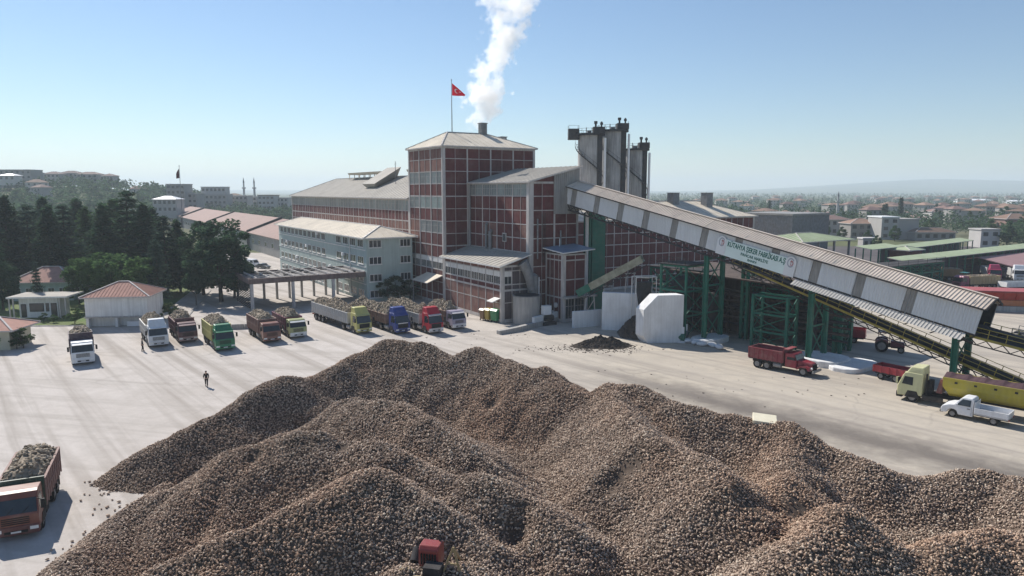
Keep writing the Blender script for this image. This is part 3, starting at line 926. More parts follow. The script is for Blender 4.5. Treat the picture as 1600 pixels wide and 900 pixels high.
# small things fixed to the wall: pipes, a pale framed vent window, a ladder
for y, z0, z1, r_ in ((-7.0, 10.4, 15.2, 0.22), (-8.4, 10.4, 14.0, 0.32), (-1.2, 10.6, 22.0, 0.1)):
    b = MB(); b.tube((4.85, y, z0), (4.85, y, z1), r_, 8); b.tube((4.85, y, z1), (5.2, y, z1), r_, 8); b.build('wall_pipe', G['steel_grey'], cv)
b = MB(); b.box(5.02, 5.19, -13.4, -12.2, 12.4, 13.9); b.build('vent_window', G['frame'], cv)
b = MB(); b.box(5.0, 5.019, -13.25, -12.85, 12.55, 13.75); b.box(5.0, 5.019, -12.75, -12.35, 12.55, 13.75); b.build('vent_window_glass', G['glass_dark'], cv)
for x, z0 in ((6.6, 10.0), (11.2, 8.0)):
    b = MB(); b.tube((x, -20.65, z0), (x, -20.65, z0 + 6.5), 0.14, 8); b.build('wall_pipe', G['steel_grey'], cv)
b = MB()
for k in range(26): b.bar((7.6, -20.6, 9.5 + 0.3 * k), (8.1, -20.6, 9.5 + 0.3 * k), 0.04)
for x in (7.6, 8.1): b.bar((x, -20.6, 9.3), (x, -20.6, 17.4), 0.06)
b.build('wall_ladder', G['steel_dark'], cv)
# ---- the low annex before it
an = fthing('factory_annex', 'low brick annex with a pale lean-to roof and a band of white framed windows', 'factory building')
AZ = 9.2
b = MB()
b.hexa([(0.14, -20.1, -0.2), (5.0, -20.1, -0.2), (5.0, -0.1, -0.2), (0.14, -0.1, -0.2)], [(0.14, -20.1, AZ - 0.2), (5.0, -20.1, AZ + 1.5), (5.0, -0.1, AZ + 1.5), (0.14, -0.1, AZ - 0.2)])
b.build('wall', G['brick_pale'], an)
za = [(0.3, 0.5), (3.2, 0.12), (5.2, 0.30), (6.1, 0.16), (8.3, 0.14), (AZ - 0.15, 0.3)]
def annex_left(i, j): return {0: 'brick_pale', 1: 'brick_pale', 2: 'brick', 3: 'winwhite', 4: 'brick_pale'}[j]
facade(an, (0, -0.1), (0, -20.3), posts(20.2, 4, 0.2, 0.055, ends=(0.4, 0.45)), za, annex_left)
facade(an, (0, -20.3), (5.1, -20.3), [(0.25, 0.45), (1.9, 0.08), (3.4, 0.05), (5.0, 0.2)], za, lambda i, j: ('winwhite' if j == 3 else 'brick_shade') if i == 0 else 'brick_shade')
slab('roof', an, [(-0.9, -21.2, AZ), (5.1, -21.2, AZ + 1.75), (5.1, 0.3, AZ + 1.75), (-0.9, 0.3, AZ)], 0.2, G['roof_grey'], 'frame_white')
b = MB()
for k in range(16):
    y = -20.8 + 1.32 * k
    b.bar((-0.85, y, AZ + 0.03), (5.05, y, AZ + 1.77), 0.06, 0.06)
b.build('roof_seams', G['roof_grey'], an)
slab('entrance_hood', an, [(-1.6, -20.0, 3.5), (-0.1, -20.0, 4.0), (-0.1, -18.2, 4.0), (-1.6, -18.2, 3.5)], 0.1, G['frame_white'])
# duct that bends out of the annex end wall
b = MB(); b.smooth = True
path = []
for k in range(9):
    t = k / 8 * 1.35
    path.append(Vector((3.4 + 1.1 * math.sin(t) * 1.2, -21.1 - 0.6 * k / 8, 9.7 - 2.9 * (1 - math.cos(t)) - 0.28 * k)))
for k in range(8): b.tube(path[k], path[k + 1], 0.95 - 0.04 * k, 12, 0.95 - 0.04 * (k + 1))
b.build('bent_duct', G['steel_grey'], an)

# ---- little brick house with the blue roof
eb = fthing('pump_house', 'small brick building with a faded blue flat roof beside the white retaining walls', 'factory building')
EZ = 11.0
core(eb, 8.4, 13.0, -25.3, -20.5, EZ)
ze = [(0.3, 0.5), (4.0, 0.24), (6.9, 0.16), (10.0, 0.20), (EZ - 0.1, 0.24)]
facade(eb, (8.4, -20.5), (8.4, -25.3), posts(4.8, 2, 0.14, 0.06, ends=(0.3, 0.5)), ze, lambda i, j: 'brick' if j < 3 else 'brick')
facade(eb, (8.4, -25.3), (13.0, -25.3), posts(4.6, 1, 0.3, 0.10, ends=(0.45, 0.36)), ze, lambda i, j: 'brick' if j else 'windark')
slab('roof', eb, [(7.6, -26.3, EZ + 0.35), (14.0, -26.3, EZ + 0.75), (14.0, -20.62, EZ + 1.25), (7.6, -20.62, EZ + 0.85)], 0.18, G['roof_blue'], 'frame_white')
slab('ledge', eb, [(8.2, -26.5, 4.3), (14.4, -26.5, 4.3), (14.4, -25.42, 4.3), (8.2, -25.42, 4.3)], 0.3, G['concrete'])
for x, z in ((8.26, 2.7), (8.26, 1.3)):
    b = MB(); b.tube((8.30, -23.6 + (0.9 if z < 2 else 0), z), (8.10, -23.6 + (0.9 if z < 2 else 0), z), 0.42, 14)
    b.build('wall_fan', G['frame_white'], eb)
b = MB(); b.tube((10.0, -22, EZ + 1.0), (10.0, -22, EZ + 2.3), 0.06, 6)
b.build('vent_pipe', G['white_pipe'], eb)

# ---- the far wing to the right of the tower
rw = fthing('factory_right_wing', 'long brick factory wing with tan roof behind the conveyor, two square roof vents', 'factory building')
RZ = 14.9
core(rw, 20, 84.5, 0.0, 20, RZ)
zr = [(0.3, 0.5)] + [(2.4 * k, 0.17) for k in range(1, 6)] + [(RZ - 0.2, 0.34)]
facade(rw, (20, 0), (84.5, 0), posts(64.5, 16, 0.18, 0.05), zr, lambda i, j: 'brick')
facade(rw, (84.5, 0), (84.5, 20), posts(20, 5, 0.24, 0.08), zr, lambda i, j: 'brick')
hip_roof('roof', rw, 20, 84.5, 0, 20, RZ + 0.05, 3.6, G['roof_tan'], 'x', None, None, 0.7, seams=1.8)
vent(rw, 65.5, 8.5, 17.6, 20.4, 2.0); vent(rw, 74.8, 6.5, 16.5, 20.4, 2.0)

# ---- grey clad storage house beyond it
gh = thing('storage_house', 'plain grey windowless storage block beyond the tan roofed wing', 'building', (0, 0, 0), FTH)
gh.location = (76, 200, 0)
b = MB(); b.box(-7, 9, -9, 8, -0.2, 14.4)
b.build('wall', G['steel_grey'], gh)
b = MB(); b.box(-7.25, 9.25, -9.25, 8.25, 14.4, 14.9)
b.build('roof', G['clad_grey'], gh)
b = MB()
for k in range(33):
    b.box(-7 + 0.5 * k - 0.04, -7 + 0.5 * k + 0.04, -9.06, -9.0, 0, 14.4)
    b.box(-7.06, -7.0, -9 + 0.5 * k, -9 + 0.5 * k + 0.08, 0, 14.4)
b.build('cladding_ribs', G['steel_grey'], gh)

# ---- open shed with the pale green roof
gs = thing('green_roofed_shed', 'open shed with a pale yellow-green hipped roof behind the sign on the conveyor', 'shed', (72, 172, 0), FTH)
hip_roof('roof', gs, -10, 10, -6, 8, 9.3, 1.5, G['roof_green'], 'x', None, None, 0.4, seams=1.2)
for x in (-9, -3, 3, 9):
    for y in (-5.4, 7.4):
        b = MB(); b.box(x - 0.2, x + 0.2, y - 0.2, y + 0.2, -0.1, 9.1); b.build('post', G['steel_grey'], gs)
b = MB(); b.box(-9.8, 9.8, 7.6, 7.8, 0, 9.0); b.build('dark_back', G['shed_wall_shade'], gs)

# ---- pale green office block
of = fthing('office_block', 'three storey pale green office block with a shallow tan hipped roof', 'office building')
OX0, OX1, OY0, OY1, OZ = -10.4, -1.0, 11.8, 77.0, 12.2
b = MB(); b.box(OX0, OX1, OY0, OY1, -0.2, OZ); b.build('wall', G['wall_green'], of)
hip_roof('roof', of, OX0, OX1, OY0, OY1, OZ + 0.02, 1.9, G['roof_tan'], 'y', None, None, 0.9, seams=1.5, fascia='frame_white')
WIN = {}
def window_mesh(w, h, n):
    key = (round(w, 2), round(h, 2), n)
    if key not in WIN:
        b = MB(); b.cur = 0
        t = 0.09
        for k in range(n + 1):
            x = (w - t) * k / n
            b.box(x, x + t, -0.07, 0.02, 0, h)
        b.box(t, w - t, -0.065, 0.02, 0, t); b.box(t, w - t, -0.065, 0.02, h - t, h)
        b.box(-0.1, w + 0.1, -0.16, 0.02, -0.12, -0.004)
        f = b.data('window', [G['frame_white']])
        b = MB(); b.box(0.05, w - 0.05, -0.03, 0.03, 0.05, h - 0.05)
        p = b.data('pane', [G['glass_dark']])
        WIN[key] = (f, p)
    return WIN[key]
def window(root, x, y, z, w, h, n, th):
    f, p = window_mesh(w, h, n)
    o = link('window', f, root, (x, y, z), th)
    link('pane', p, o)
LF = -math.pi / 2     # windows in a wall that looks to -x
for z in (0.7, 3.8, 7.1, 10.3):
    for k in range(11):
        y = OY1 - 2.0 - k * 3.55
        window(of, OX0, y, z, 2.5, 1.45, 3, LF)
    for k in range(4):
        y = OY0 + 17.5 - k * 4.3
        window(of, OX0, y, z, 3.0, 1.45, 3, LF)
    window(of, OX0 + 0.5, OY0, z, 2.5, 1.45, 3, 0)
    window(of, OX1 - 2.6, OY0, z, 2.2, 1.45, 3, 0)
b = MB()
for z in (3.3, 6.6, 9.8): b.box(OX0 - 0.08, OX0 - 0.002, OY0 + 0.5, OY1, z - 0.09, z + 0.09)
b.build('string_course', G['frame_white'], of)
b = MB(); b.tube((OX0 - 0.12, OY0 + 9, 0), (OX0 - 0.12, OY0 + 9, OZ), 0.09, 8); b.build('downpipe', G['frame_white'], of)

for k in range(7):
    z = (4.6, 7.9, 4.6, 11.2, 7.9, 4.6, 7.9)[k]; y = OY0 + 4.0 + 8.7 * k
    b = MB(); b.box(OX0 - 0.42, OX0 - 0.02, y, y + 0.85, z, z + 0.6); b.build('air_conditioner', G['white_pipe'], of)
# ---- weighbridge canopy
mat('canopy_top', (0.16, 0.15, 0.145), 0.9, 0.25, 0.6, dirt=(0.30, 0.29, 0.28), dscale=0.35)
mat('canopy_beam', (0.17, 0.125, 0.115), 0.9, 0.15, 0.8, streak=0.2)
cn = thing('weighbridge_canopy', 'open flat roofed truck canopy on concrete columns before the green office', 'canopy', (-45.8, 122, 0), FTH)
L_, W_, Z_ = 22.3, 12.5, 5.6
b = MB()
b.bar((0, 0, Z_ - 0.35), (L_, 0, Z_ - 0.35), 0.38, 0.95); b.bar((0, W_, Z_ - 0.35), (L_, W_, Z_ - 0.35), 0.38, 0.95)
b.bar((0, 0.18, Z_ - 0.352), (0, W_ - 0.18, Z_ - 0.352), 0.33, 0.93); b.bar((L_, 0.18, Z_ - 0.352), (L_, W_ - 0.18, Z_ - 0.352), 0.33, 0.93)
b.build('edge_beam', G['canopy_beam'], cn)
slab('roof', cn, [(0.3, 0.3, Z_ - 0.15), (L_ - 0.3, 0.3, Z_ - 0.15), (L_ - 0.3, W_ - 0.3, Z_ - 0.15), (0.3, W_ - 0.3, Z_ - 0.15)], 0.2, G['canopy_top'])
for k in range(10):
    x = 1.2 + 2.2 * k
    b = MB(); b.bar((x, 0.2, Z_ + 0.10), (x, W_ - 0.2, Z_ + 0.10), 0.16, 0.3); b.build('rafter', G['frame'], cn)
b = MB()
for k in range(26):
    rr = random.Random(k); x0 = rr.uniform(1, L_ - 3); y0 = rr.uniform(3, W_ - 1)
    b.box(x0, x0 + rr.uniform(0.6, 2.0), y0, y0 + rr.uniform(0.4, 1.4), Z_ - 0.148, Z_ - 0.05 + rr.uniform(0, 0.2))
b.build('roof_debris', G['steel_dark'], cn).__setitem__('kind', 'stuff')
for x in (0.25, 7.4, 14.8, L_ - 0.25):
    b = MB(); b.box(x - 0.25, x + 0.25, -0.22, 0.22, -0.1, Z_ - 0.83); b.build('column', G['frame'], cn)
for k in range(10):
    x = 0.25 + (L_ - 0.5) * k / 9
    b = MB(); b.box(x - 0.2, x + 0.2, W_ - 0.2, W_ + 0.2, -0.1, Z_ - 0.83); b.build('column', G['concrete'], cn)
for k in range(14):
    z = 0.5 + 0.32 * k
    b = MB(); b.bar((-0.05, 0.3, z), (-0.05, W_ - 0.3, z), 0.06, 0.16); b.build('side_slat', G['steel_dark'], cn)
# ------------------------------------------------------------------ silos
def silo(px, y, r, top, label, box_side=None, z0=0.0):
    base = gy(px, 300, y)
    s = thing('silo', label, 'silo', (base.x, base.y, 0), 0.0, 'silos behind the conveyor house')
    b = MB(); b.tube((0, 0, z0), (0, 0, top), r, 28); b.build('shell', G['silo'], s)
    # dark service duct and white pipe up the front
    b = MB(); b.box(0.60 * r, 1.03 * r, -0.85 * r, -0.30 * r, z0, top + 0.5); b.build('service_duct', G['steel_dark'], s)
    b = MB(); b.tube((1.25 * r, -0.8 * r, z0), (1.25 * r, -0.8 * r, top - 0.6), 0.30, 10); b.build('white_pipe', G['white_pipe'], s)
    # stair that winds round the shell
    b = MB(); n = 44
    pr = None
    for k in range(n):
        t = -math.pi * 1.05 + k * 0.16; z = top - 2.0 - k * 0.42
        p = Vector((math.cos(t) * (r + 0.35), math.sin(t) * (r + 0.35), z))
        q = Vector((math.cos(t) * (r + 0.02), math.sin(t) * (r + 0.02), z))
        b.bar(p, q, 0.5, 0.07)
        o = Vector((math.cos(t) * (r + 0.68), math.sin(t) * (r + 0.68), z))
        if pr: b.bar(pr[0], o + Vector((0, 0, 1.0)), 0.05); b.bar(pr[1], o, 0.09, 0.25)
        if k % 4 == 0: b.bar(o, o + Vector((0, 0, 1)), 0.05)
        pr = (o + Vector((0, 0, 1.0)), o)
    b.build('winding_stair', G['steel_dark'], s)
    # platform with railing and head machinery
    b = MB(); b.tube((0, 0, top), (0, 0, top + 0.45), r + 0.95, 24); b.build('platform', G['steel_dark'], s)
    b = MB()
    for k in range(20):
        t = 2 * math.pi * k / 20; t2 = 2 * math.pi * (k + 1) / 20
        p = Vector((math.cos(t), math.sin(t), 0)) * (r + 0.9); q = Vector((math.cos(t2), math.sin(t2), 0)) * (r + 0.9)
        zz = Vector((0, 0, top + 0.45))
        b.bar(p + zz, p + zz + Vector((0, 0, 1.1)), 0.06)
        for h in (0.55, 1.1): b.bar(p + zz + Vector((0, 0, h)), q + zz + Vector((0, 0, h)), 0.05)
    b.build('railing', G['steel_dark'], s)
    b = MB()
    b.box(0.2 * r, 1.2 * r, -1.1 * r, -0.1 * r, top + 0.5, top + 1.9)
    b.tube((0.45 * r, -0.6 * r, top + 1.9), (0.45 * r, -0.6 * r, top + 3.0), 0.24, 10)
    b.tube((0.95 * r, -0.6 * r, top + 1.9), (0.95 * r, -0.6 * r, top + 3.2), 0.2, 10)
    b.tube((0.45 * r, -0.6 * r, top + 2.7), (0.45 * r, -0.6 * r, top + 3.3), 0.42, 10)
    b.tube((0.95 * r, -0.6 * r, top + 2.5), (0.95 * r, -0.6 * r, top + 3.0), 0.36, 10)
    b.build('head_machinery', G['steel_dark'], s)
    b = MB(); b.box(-0.6, 0.4, -0.6, 0.5, top + 0.46, top + 1.2); b.tube((-0.9, -0.9, top + 0.45), (-0.9, -0.9, top + 1.9), 0.1, 6); b.tube((1.3 * r, 0, top + 0.4), (1.3 * r, 0, top + 2.6), 0.05, 6)
    b.build('vents', G['steel_grey'], s)
    if box_side:
        b = MB(); b.box(-r - 2.4, -r + 0.1, -1.5, 1.2, top - 0.9, top + 1.6)
        b.build('machine_cabin', G['steel_dark'], s)
        b = MB()
        for x in (-r - 2.35, -r + 0.05):
            for y in (-1.45, 1.15): b.tube((x, y, top + 1.6), (x, y, top + 2.4), 0.04, 6)
        b.bar((-r - 2.35, -1.45, top + 2.35), (-r + 0.05, -1.45, top + 2.35), 0.05)
        b.build('cabin_rail', G['steel_dark'], s)
    return s
silo(920, 172, 2.75, 34.0, 'streaked grey concrete silo with a dark cabin jutting from its top, nearest the tower', True)
silo(956, 176, 2.85, 35.2, 'tallest of the three streaked grey silos, paired vents on its dark platform')
silo(991, 181, 2.6, 31.0, 'lower streaked grey silo farthest from the tower, with a white pipe beside it')

# ------------------------------------------------------------------ the inclined conveyor gallery
P0 = Vector((8.0, 122.0, 19.75)); P1 = Vector((49.0, 72.0, 6.45))
GE = (P1 - P0); GL = GE.length; GE.normalize()
HE = Vector((GE.x, GE.y, 0)).normalized()
GS = Vector((-HE.y, HE.x, 0))
if GS.dot(Vector((0, -1, 0))) < 0: GS = -GS              # towards the camera side
GU = GE.cross(GS); GU = GU if GU.z > 0 else -GU           # up, square to the incline
GW, GH = 4.3, 2.9
gal = thing('conveyor_gallery', 'long inclined conveyor gallery clad in pale ribbed sheet with a tan gabled roof', 'conveyor', (P1.x, P1.y, 0))
def gp(s, w=0.0, u=0.0):
    """point on the gallery: s metres down the incline from its head, w towards the camera, u up"""
    return P0 + GE * s + GS * w + GU * u

def ribbed(b, s0, s1, w, u0, u1, pitch=0.30, depth=0.05, side=1):
    """ribbed sheet in the plane w, ribs running up"""
    s = s0
    k = 0
    while s < s1 - 0.02:
        e = min(s + pitch, s1)
        m0 = s + (e - s) * 0.55; m1 = s + (e - s) * 0.65; m2 = s + (e - s) * 0.90
        pts = [(s, 0), (m0, 0), (m1, depth), (m2, depth), (e, 0)]
        for (a, da), (c, dc) in zip(pts[:-1], pts[1:]):
            b.poly([gp(a, w + da * side, u0), gp(c, w + dc * side, u0), gp(c, w + dc * side, u1), gp(a, w + da * side, u1)])
        s = e; k += 1

STRIPS = [5.8, 11.1, 16.2, 21.3, 26.6, 31.8, 37.2, 42.6, 48.1, 53.5, 59.1]
edges = [-3.0]
for s in STRIPS: edges += [s - 0.55, s + 0.55]
edges += [GL]
for k in range(len(edges) - 1):
    s0, s1 = edges[k], edges[k + 1]
    grey = k % 2 == 1
    if s0 < 0 and not grey: s0 = -2.0
    for side in (1, -1):
        b = MB(); ribbed(b, s0 + 0.01, s1 - 0.01, side * (GW / 2 - (0.04 if grey else 0)), 0, GH - 0.02, 0.30, 0.05, side)
        ob = b.build('translucent_strip' if grey else 'cladding_panel', G['clad_grey'] if grey else G['clad_light'], gal, local=False, fixn=False)
        if grey: ob['label'] = 'narrow grey translucent sheet'
b = MB()
for k in range(23):
    s = -1 + 3 * k
    if s > GL: break
    for w in (-GW / 2 + 0.1, GW / 2 - 0.1): b.bar(gp(s, w, -0.3), gp(s, w, GH), 0.12)
    b.bar(gp(s, -GW / 2, 0.02), gp(s, GW / 2, 0.02), 0.14, 0.2)
    b.bar(gp(s, -GW / 2, GH), gp(s, 0, GH + 0.75), 0.1); b.bar(gp(s, GW / 2, GH), gp(s, 0, GH + 0.75), 0.1)
b.build('inner_frame', G['steel_grey'], gal, local=False)
# gabled roof sheets, ribs down the slope, one sheet object every 5.4 m
RT = 0.85
def roof_sheet(s0, s1, side):
    b = MB(); s = s0; pitch = 0.36
    while s < s1 - 0.02:
        e = min(s + pitch, s1)
        pts = [(s, 0), (s + (e - s) * 0.6, 0), (s + (e - s) * 0.7, 0.06), (s + (e - s) * 0.9, 0.06), (e, 0)]
        for (a, da), (c, dc) in zip(pts[:-1], pts[1:]):
            b.poly([gp(a, side * (GW / 2 + 0.35), GH - 0.10 + da), gp(c, side * (GW / 2 + 0.35), GH - 0.10 + dc), gp(c, 0, GH + RT + dc), gp(a, 0, GH + RT + da)])
        s = e
    b.build('roof_sheet', G['clad_roof'], gal, local=False, fixn=False)
cuts = [-1.2] + STRIPS + [GL + 0.35]
for a, c in zip(cuts[:-1], cuts[1:]):
    for side in (1, -1): roof_sheet(a, c, side)
b = MB(); b.bar(gp(-1.2, 0, GH + RT + 0.07), gp(GL + 0.35, 0, GH + RT + 0.07), 0.5, 0.06)
b.build('ridge_cap', G['clad_roof'], gal, local=False)
b = MB()
for side in (1, -1): b.bar(gp(-1.2, side * (GW / 2 + 0.37), GH - 0.16), gp(GL + 0.35, side * (GW / 2 + 0.37), GH - 0.16), 0.06, 0.16)
b.bar(gp(GL + 0.3, GW / 2 + 0.35, GH - 0.12), gp(GL + 0.3, 0, GH + RT), 0.12, 0.22); b.bar(gp(GL + 0.3, -GW / 2 - 0.35, GH - 0.12), gp(GL + 0.3, 0, GH + RT), 0.12, 0.22)
b.build('verge_trim', G['steel_dark'], gal, local=False)
# floor, trusses and belt under and in the gallery
b = MB(); b.obox(gp(GL / 2, 0, -0.12), GE * (GL / 2), GS * (GW / 2 - 0.06), GU * 0.1); b.build('floor_deck', G['steel_dark'], gal, local=False)
b = MB()
for w in (-GW / 2 + 0.2, GW / 2 - 0.2):
    b.bar(gp(-1, w, -0.95), gp(GL, w, -0.95), 0.2, 0.2)
    k = 0; s = 0
    while s < GL - 1.5:
        b.bar(gp(s, w, -0.25), gp(s + 0.75, w, -0.9), 0.1); b.bar(gp(s + 0.75, w, -0.9), gp(s + 1.5, w, -0.25), 0.1)
        s += 1.5
b.build('truss', G['steel_dark'], gal, local=False)
b = MB(); b.obox(gp(GL / 2 + 6, 0, 0.55), GE * (GL / 2 + 6.5), GS * 0.7, GU * 0.04)
for k in range(45):
    s = 1.5 * k + 1
    b.tube(gp(s + 8, -0.8, 0.4), gp(s + 8, 0.8, 0.4), 0.09, 8)
b.build('belt', G['steel_dark'], gal, local=False)
b = MB(); b.obox(gp(GL - 2.2, 0, GH / 2 + 0.1), GE * 0.05, GS * (GW / 2 - 0.2), GU * (GH / 2)); b.obox(gp(GL - 1.1, -GW / 2 + 0.16, GH / 2), GE * 1.05, GS * 0.05, GU * (GH / 2 - 0.1)); b.build('shade_panel', G['steel_dark'], gal, local=False)  # dark panels added inside so the open end looks shaded
# pale lean-to sheets along the lower part
for s0 in (46.0, 49.2, 52.4, 55.6, 58.8, 62.0):
    s1 = s0 + 3.18
    b = MB(); s = s0
    while s < s1 - 0.02:
        e = min(s + 0.36, s1)
        pts = [(s, 0), (s + 0.2, 0), (s + 0.24, 0.05), (s + 0.33, 0.05), (e, 0)]
        for (a, da), (c, dc) in zip(pts[:-1], pts[1:]):
            b.poly([gp(a, GW / 2 + 1.1, -0.80 + da), gp(c, GW / 2 + 1.1, -0.80 + dc), gp(c, GW / 2 + 0.08, -0.22 + dc), gp(a, GW / 2 + 0.08, -0.22 + da)])
        s = e
    b.build('lean_to_sheet', G['clad_roof_pale'], gal, local=False, fixn=False)
b = MB()
for k in range(8):
    s = 46.2 + 2.7 * k
    b.bar(gp(s, GW / 2 - 0.1, -1.0), gp(s, GW / 2 + 1.3, -1.02), 0.09)
b.build('lean_to_bracket', G['steel_dark'], gal, local=False)

# the belt runs on out of the open end between yellow railed walkways
def walkway(name, label, cat, a, c, width, rail_h=1.0, deck='steel_dark', rails='steel_yellow', step=1.6, rollers=True):
    a = Vector(a); c = Vector(c); d = (c - a).normalized(); L = (c - a).length
    hh = Vector((d.x, d.y, 0)).normalized(); s_ = Vector((-hh.y, hh.x, 0)); u = d.cross(s_); u = u if u.z > 0 else -u
    t = thing(name, label, cat, (c.x, c.y, 0))
    def q(s, w, z): return a + d * s + s_ * w + u * z
    b = MB(); b.obox(q(L / 2, 0, 0), d * (L / 2), s_ * (width / 2 - 0.12), u * 0.08); b.build('deck', G[deck], t, local=False)
    for w in (-width / 2, width / 2):
        b = MB(); b.bar(q(0, w, -0.05), q(L, w, -0.05), 0.12, 0.24); b.build('side_channel', G[rails], t, local=False)
        b = MB(); k = 0.0
        while k <= L:
            b.bar(q(k, w, 0.13), q(k, w, rail_h), 0.06); k += step
        for z in (rail_h * 0.55, rail_h): b.bar(q(0, w, z), q(L, w, z), 0.055)
        b.build('handrail', G[rails], t, local=False)
    if rollers:
        b = MB(); b.obox(q(L / 2, 0, 0.5), d * (L / 2), s_ * 0.45, u * 0.04)
        k = 0.6
        while k < L: b.tube(q(k, -0.6, 0.38), q(k, 0.6, 0.38), 0.09, 8); k += 1.5
        b.build('belt', G['steel_dark'], t, local=False)
    b = MB(); k = 0.0
    while k < L - 1.5:
        for w in (-width / 2 + 0.1, width / 2 - 0.1):
            b.bar(q(k, w, -0.2), q(k + 0.75, w, -0.8), 0.08); b.bar(q(k + 0.75, w, -0.8), q(k + 1.5, w, -0.2), 0.08)
        k += 1.5
    for w in (-width / 2 + 0.1, width / 2 - 0.1): b.bar(q(0, w, -0.82), q(L, w, -0.82), 0.1)
    b.build('underside_truss', G['steel_dark'], t, local=False)
    return t
WA = gy(1150, 409, 97.0); WB = gy(1526, 573, 72.6); WB = WB + (WB - WA) * 0.14
walkway('lower_conveyor', 'yellow railed belt conveyor sloping down beneath the pale gallery', 'conveyor', WA, WB, 1.7, 0.95)
EA = gp(GL - 0.5, 0, -0.35); EB = EA + HE * 16 + Vector((0, 0, -2.2))
walkway('feed_conveyor', 'yellow railed feed conveyor running out of the open lower end of the gallery', 'conveyor', EA, EB, 3.6, 1.0)
EA2 = gp(GL + 2.0, -3.4, -0.2); EB2 = EA2 + HE * 18 + Vector((0, 0, -1.4))
walkway('side_conveyor', 'dark side conveyor with pale rails beyond the open end of the gallery', 'conveyor', EA2, EB2, 2.2, 1.0, rails='steel_grey')

# sign on the gallery
sg = thing('factory_sign', 'long white banner sign with green lettering hung on the side of the gallery', 'sign', gp(37.5, GW / 2 + 0.12, 0))
ths = math.atan2(HE.y, HE.x)
S0, S1 = 34.3, 45.6
def sp(s, u, off=0.12): return gp(s, GW / 2 + 0.05 + off, u)
b = MB()
b.hexa([sp(S0 + 0.45, -0.15, 0.04), sp(S1 - 0.2, -0.15, 0.04), sp(S1 - 0.2, -0.15, 0.12), sp(S0 + 0.45, -0.15, 0.12)],
       [sp(S0 + 0.45, 2.05, 0.04), sp(S1 - 0.2, 2.05, 0.04), sp(S1 - 0.2, 2.05, 0.12), sp(S0 + 0.45, 2.05, 0.12)])
b.build('board', mat('sign_white', (0.70, 0.80, 0.76), 0.6, 0.05, 0.6), sg, local=False)
SIGN_END = mat('sign_end', (0.74, 0.74, 0.74), 0.6, 0.04, 0.6)
EMB = mat('emblem_red', (0.45, 0.20, 0.20), 0.6, 0.1, 2.0)
EMG = mat('emblem_grey', (0.36, 0.37, 0.42), 0.6, 0.1, 2.0)
def disc(b, s, u, rs, ru, o0, o1, n=18):
    a = [sp(s + rs * math.cos(2 * math.pi * k / n), u + ru * math.sin(2 * math.pi * k / n), o0) for k in range(n)]
    c = [sp(s + rs * math.cos(2 * math.pi * k / n), u + ru * math.sin(2 * math.pi * k / n), o1) for k in range(n)]
    b.poly(c)
    for k in range(n): b.poly([a[k], a[(k + 1) % n], c[(k + 1) % n], c[k]])
def ringd(b, s, u, r0, r1, o, n=20, a0=0, a1=2 * math.pi):
    for k in range(n):
        t0 = a0 + (a1 - a0) * k / n; t1 = a0 + (a1 - a0) * (k + 1) / n
        b.poly([sp(s + r0 * math.cos(t0), u + r0 * 1.3 * math.sin(t0), o), sp(s + r1 * math.cos(t0), u + r1 * 1.3 * math.sin(t0), o),
                sp(s + r1 * math.cos(t1), u + r1 * 1.3 * math.sin(t1), o), sp(s + r0 * math.cos(t1), u + r0 * 1.3 * math.sin(t1), o)])
for s in (S0 + 0.55, S1 - 0.65):
    b = MB()
    disc(b, s, 1.55, 0.72, 0.80, 0.04, 0.155)
    b.hexa([sp(s - 0.70, -0.15, 0.04), sp(s + 0.70, -0.15, 0.04), sp(s + 0.70, -0.15, 0.15), sp(s - 0.70, -0.15, 0.15)],
           [sp(s - 0.70, 1.55, 0.04), sp(s + 0.70, 1.55, 0.04), sp(s + 0.70, 1.55, 0.15), sp(s - 0.70, 1.55, 0.15)])
    e = b.build('end_tab', SIGN_END, sg, local=False)
    b = MB()
    ringd(b, s, 1.55, 0.34, 0.46, 0.165, a0=0.6, a1=5.7)
    b.build('emblem', EMG, sg, local=False, fixn=False)
    b = MB()
    ringd(b, s + 0.12, 1.5, 0.12, 0.26, 0.166, a0=-1.4, a1=2.6)
    b.poly([sp(s - 0.02, 1.1, 0.166), sp(s + 0.07, 1.1, 0.166), sp(s + 0.09, 1.9, 0.166), sp(s + 0.0, 1.9, 0.166)])
    b.build('emblem_letter', EMB, sg, local=False, fixn=False)
def sign_text(txt, s, u, size, m, width):
    c = bpy.data.curves.new('lettering', 'FONT'); c.body = txt; c.align_x = 'CENTER'; c.align_y = 'CENTER'
    c.size = size; c.extrude = 0.012; c.offset = 0.02 * size
    c.resolution_u = 3
    tmp = bpy.data.objects.new('lettering_source', c); COL.objects.link(tmp)
    bpy.context.view_layer.update()
    me = bpy.data.meshes.new_from_object(tmp.evaluated_get(bpy.context.evaluated_depsgraph_get()))
    bpy.data.objects.remove(tmp); me.name = 'lettering'
    xs = [v.co.x for v in me.vertices]; k = width / max(max(xs) - min(xs), 0.1)
    rot = Matrix((GE, GU, GS)).transposed()          # x along the sign, y up, z out
    o3 = sp(s, u, 0.135) - sg.location
    for v in me.vertices: v.co = o3 + rot @ Vector((v.co.x * k, v.co.y, v.co.z))
    me.materials.clear(); me.materials.append(m)
    return link('lettering', me, sg)
GREEN_INK = mat('ink_green', (0.012, 0.135, 0.105), 0.6, 0.1, 2.0)
sign_text('KÜTAHYA ŞEKER FABRİKASI A.Ş.', (S0 + S1) / 2 + 0.1, 1.50, 0.92, GREEN_INK, 8.6)
sign_text('PANCAR NAKLİYE', (S0 + S1) / 2 + 0.0, 0.72, 0.52, GREEN_INK, 4.0)
sign_text('BANDI', (S0 + S1) / 2 - 0.2, 0.22, 0.40, GREEN_INK, 1.3)

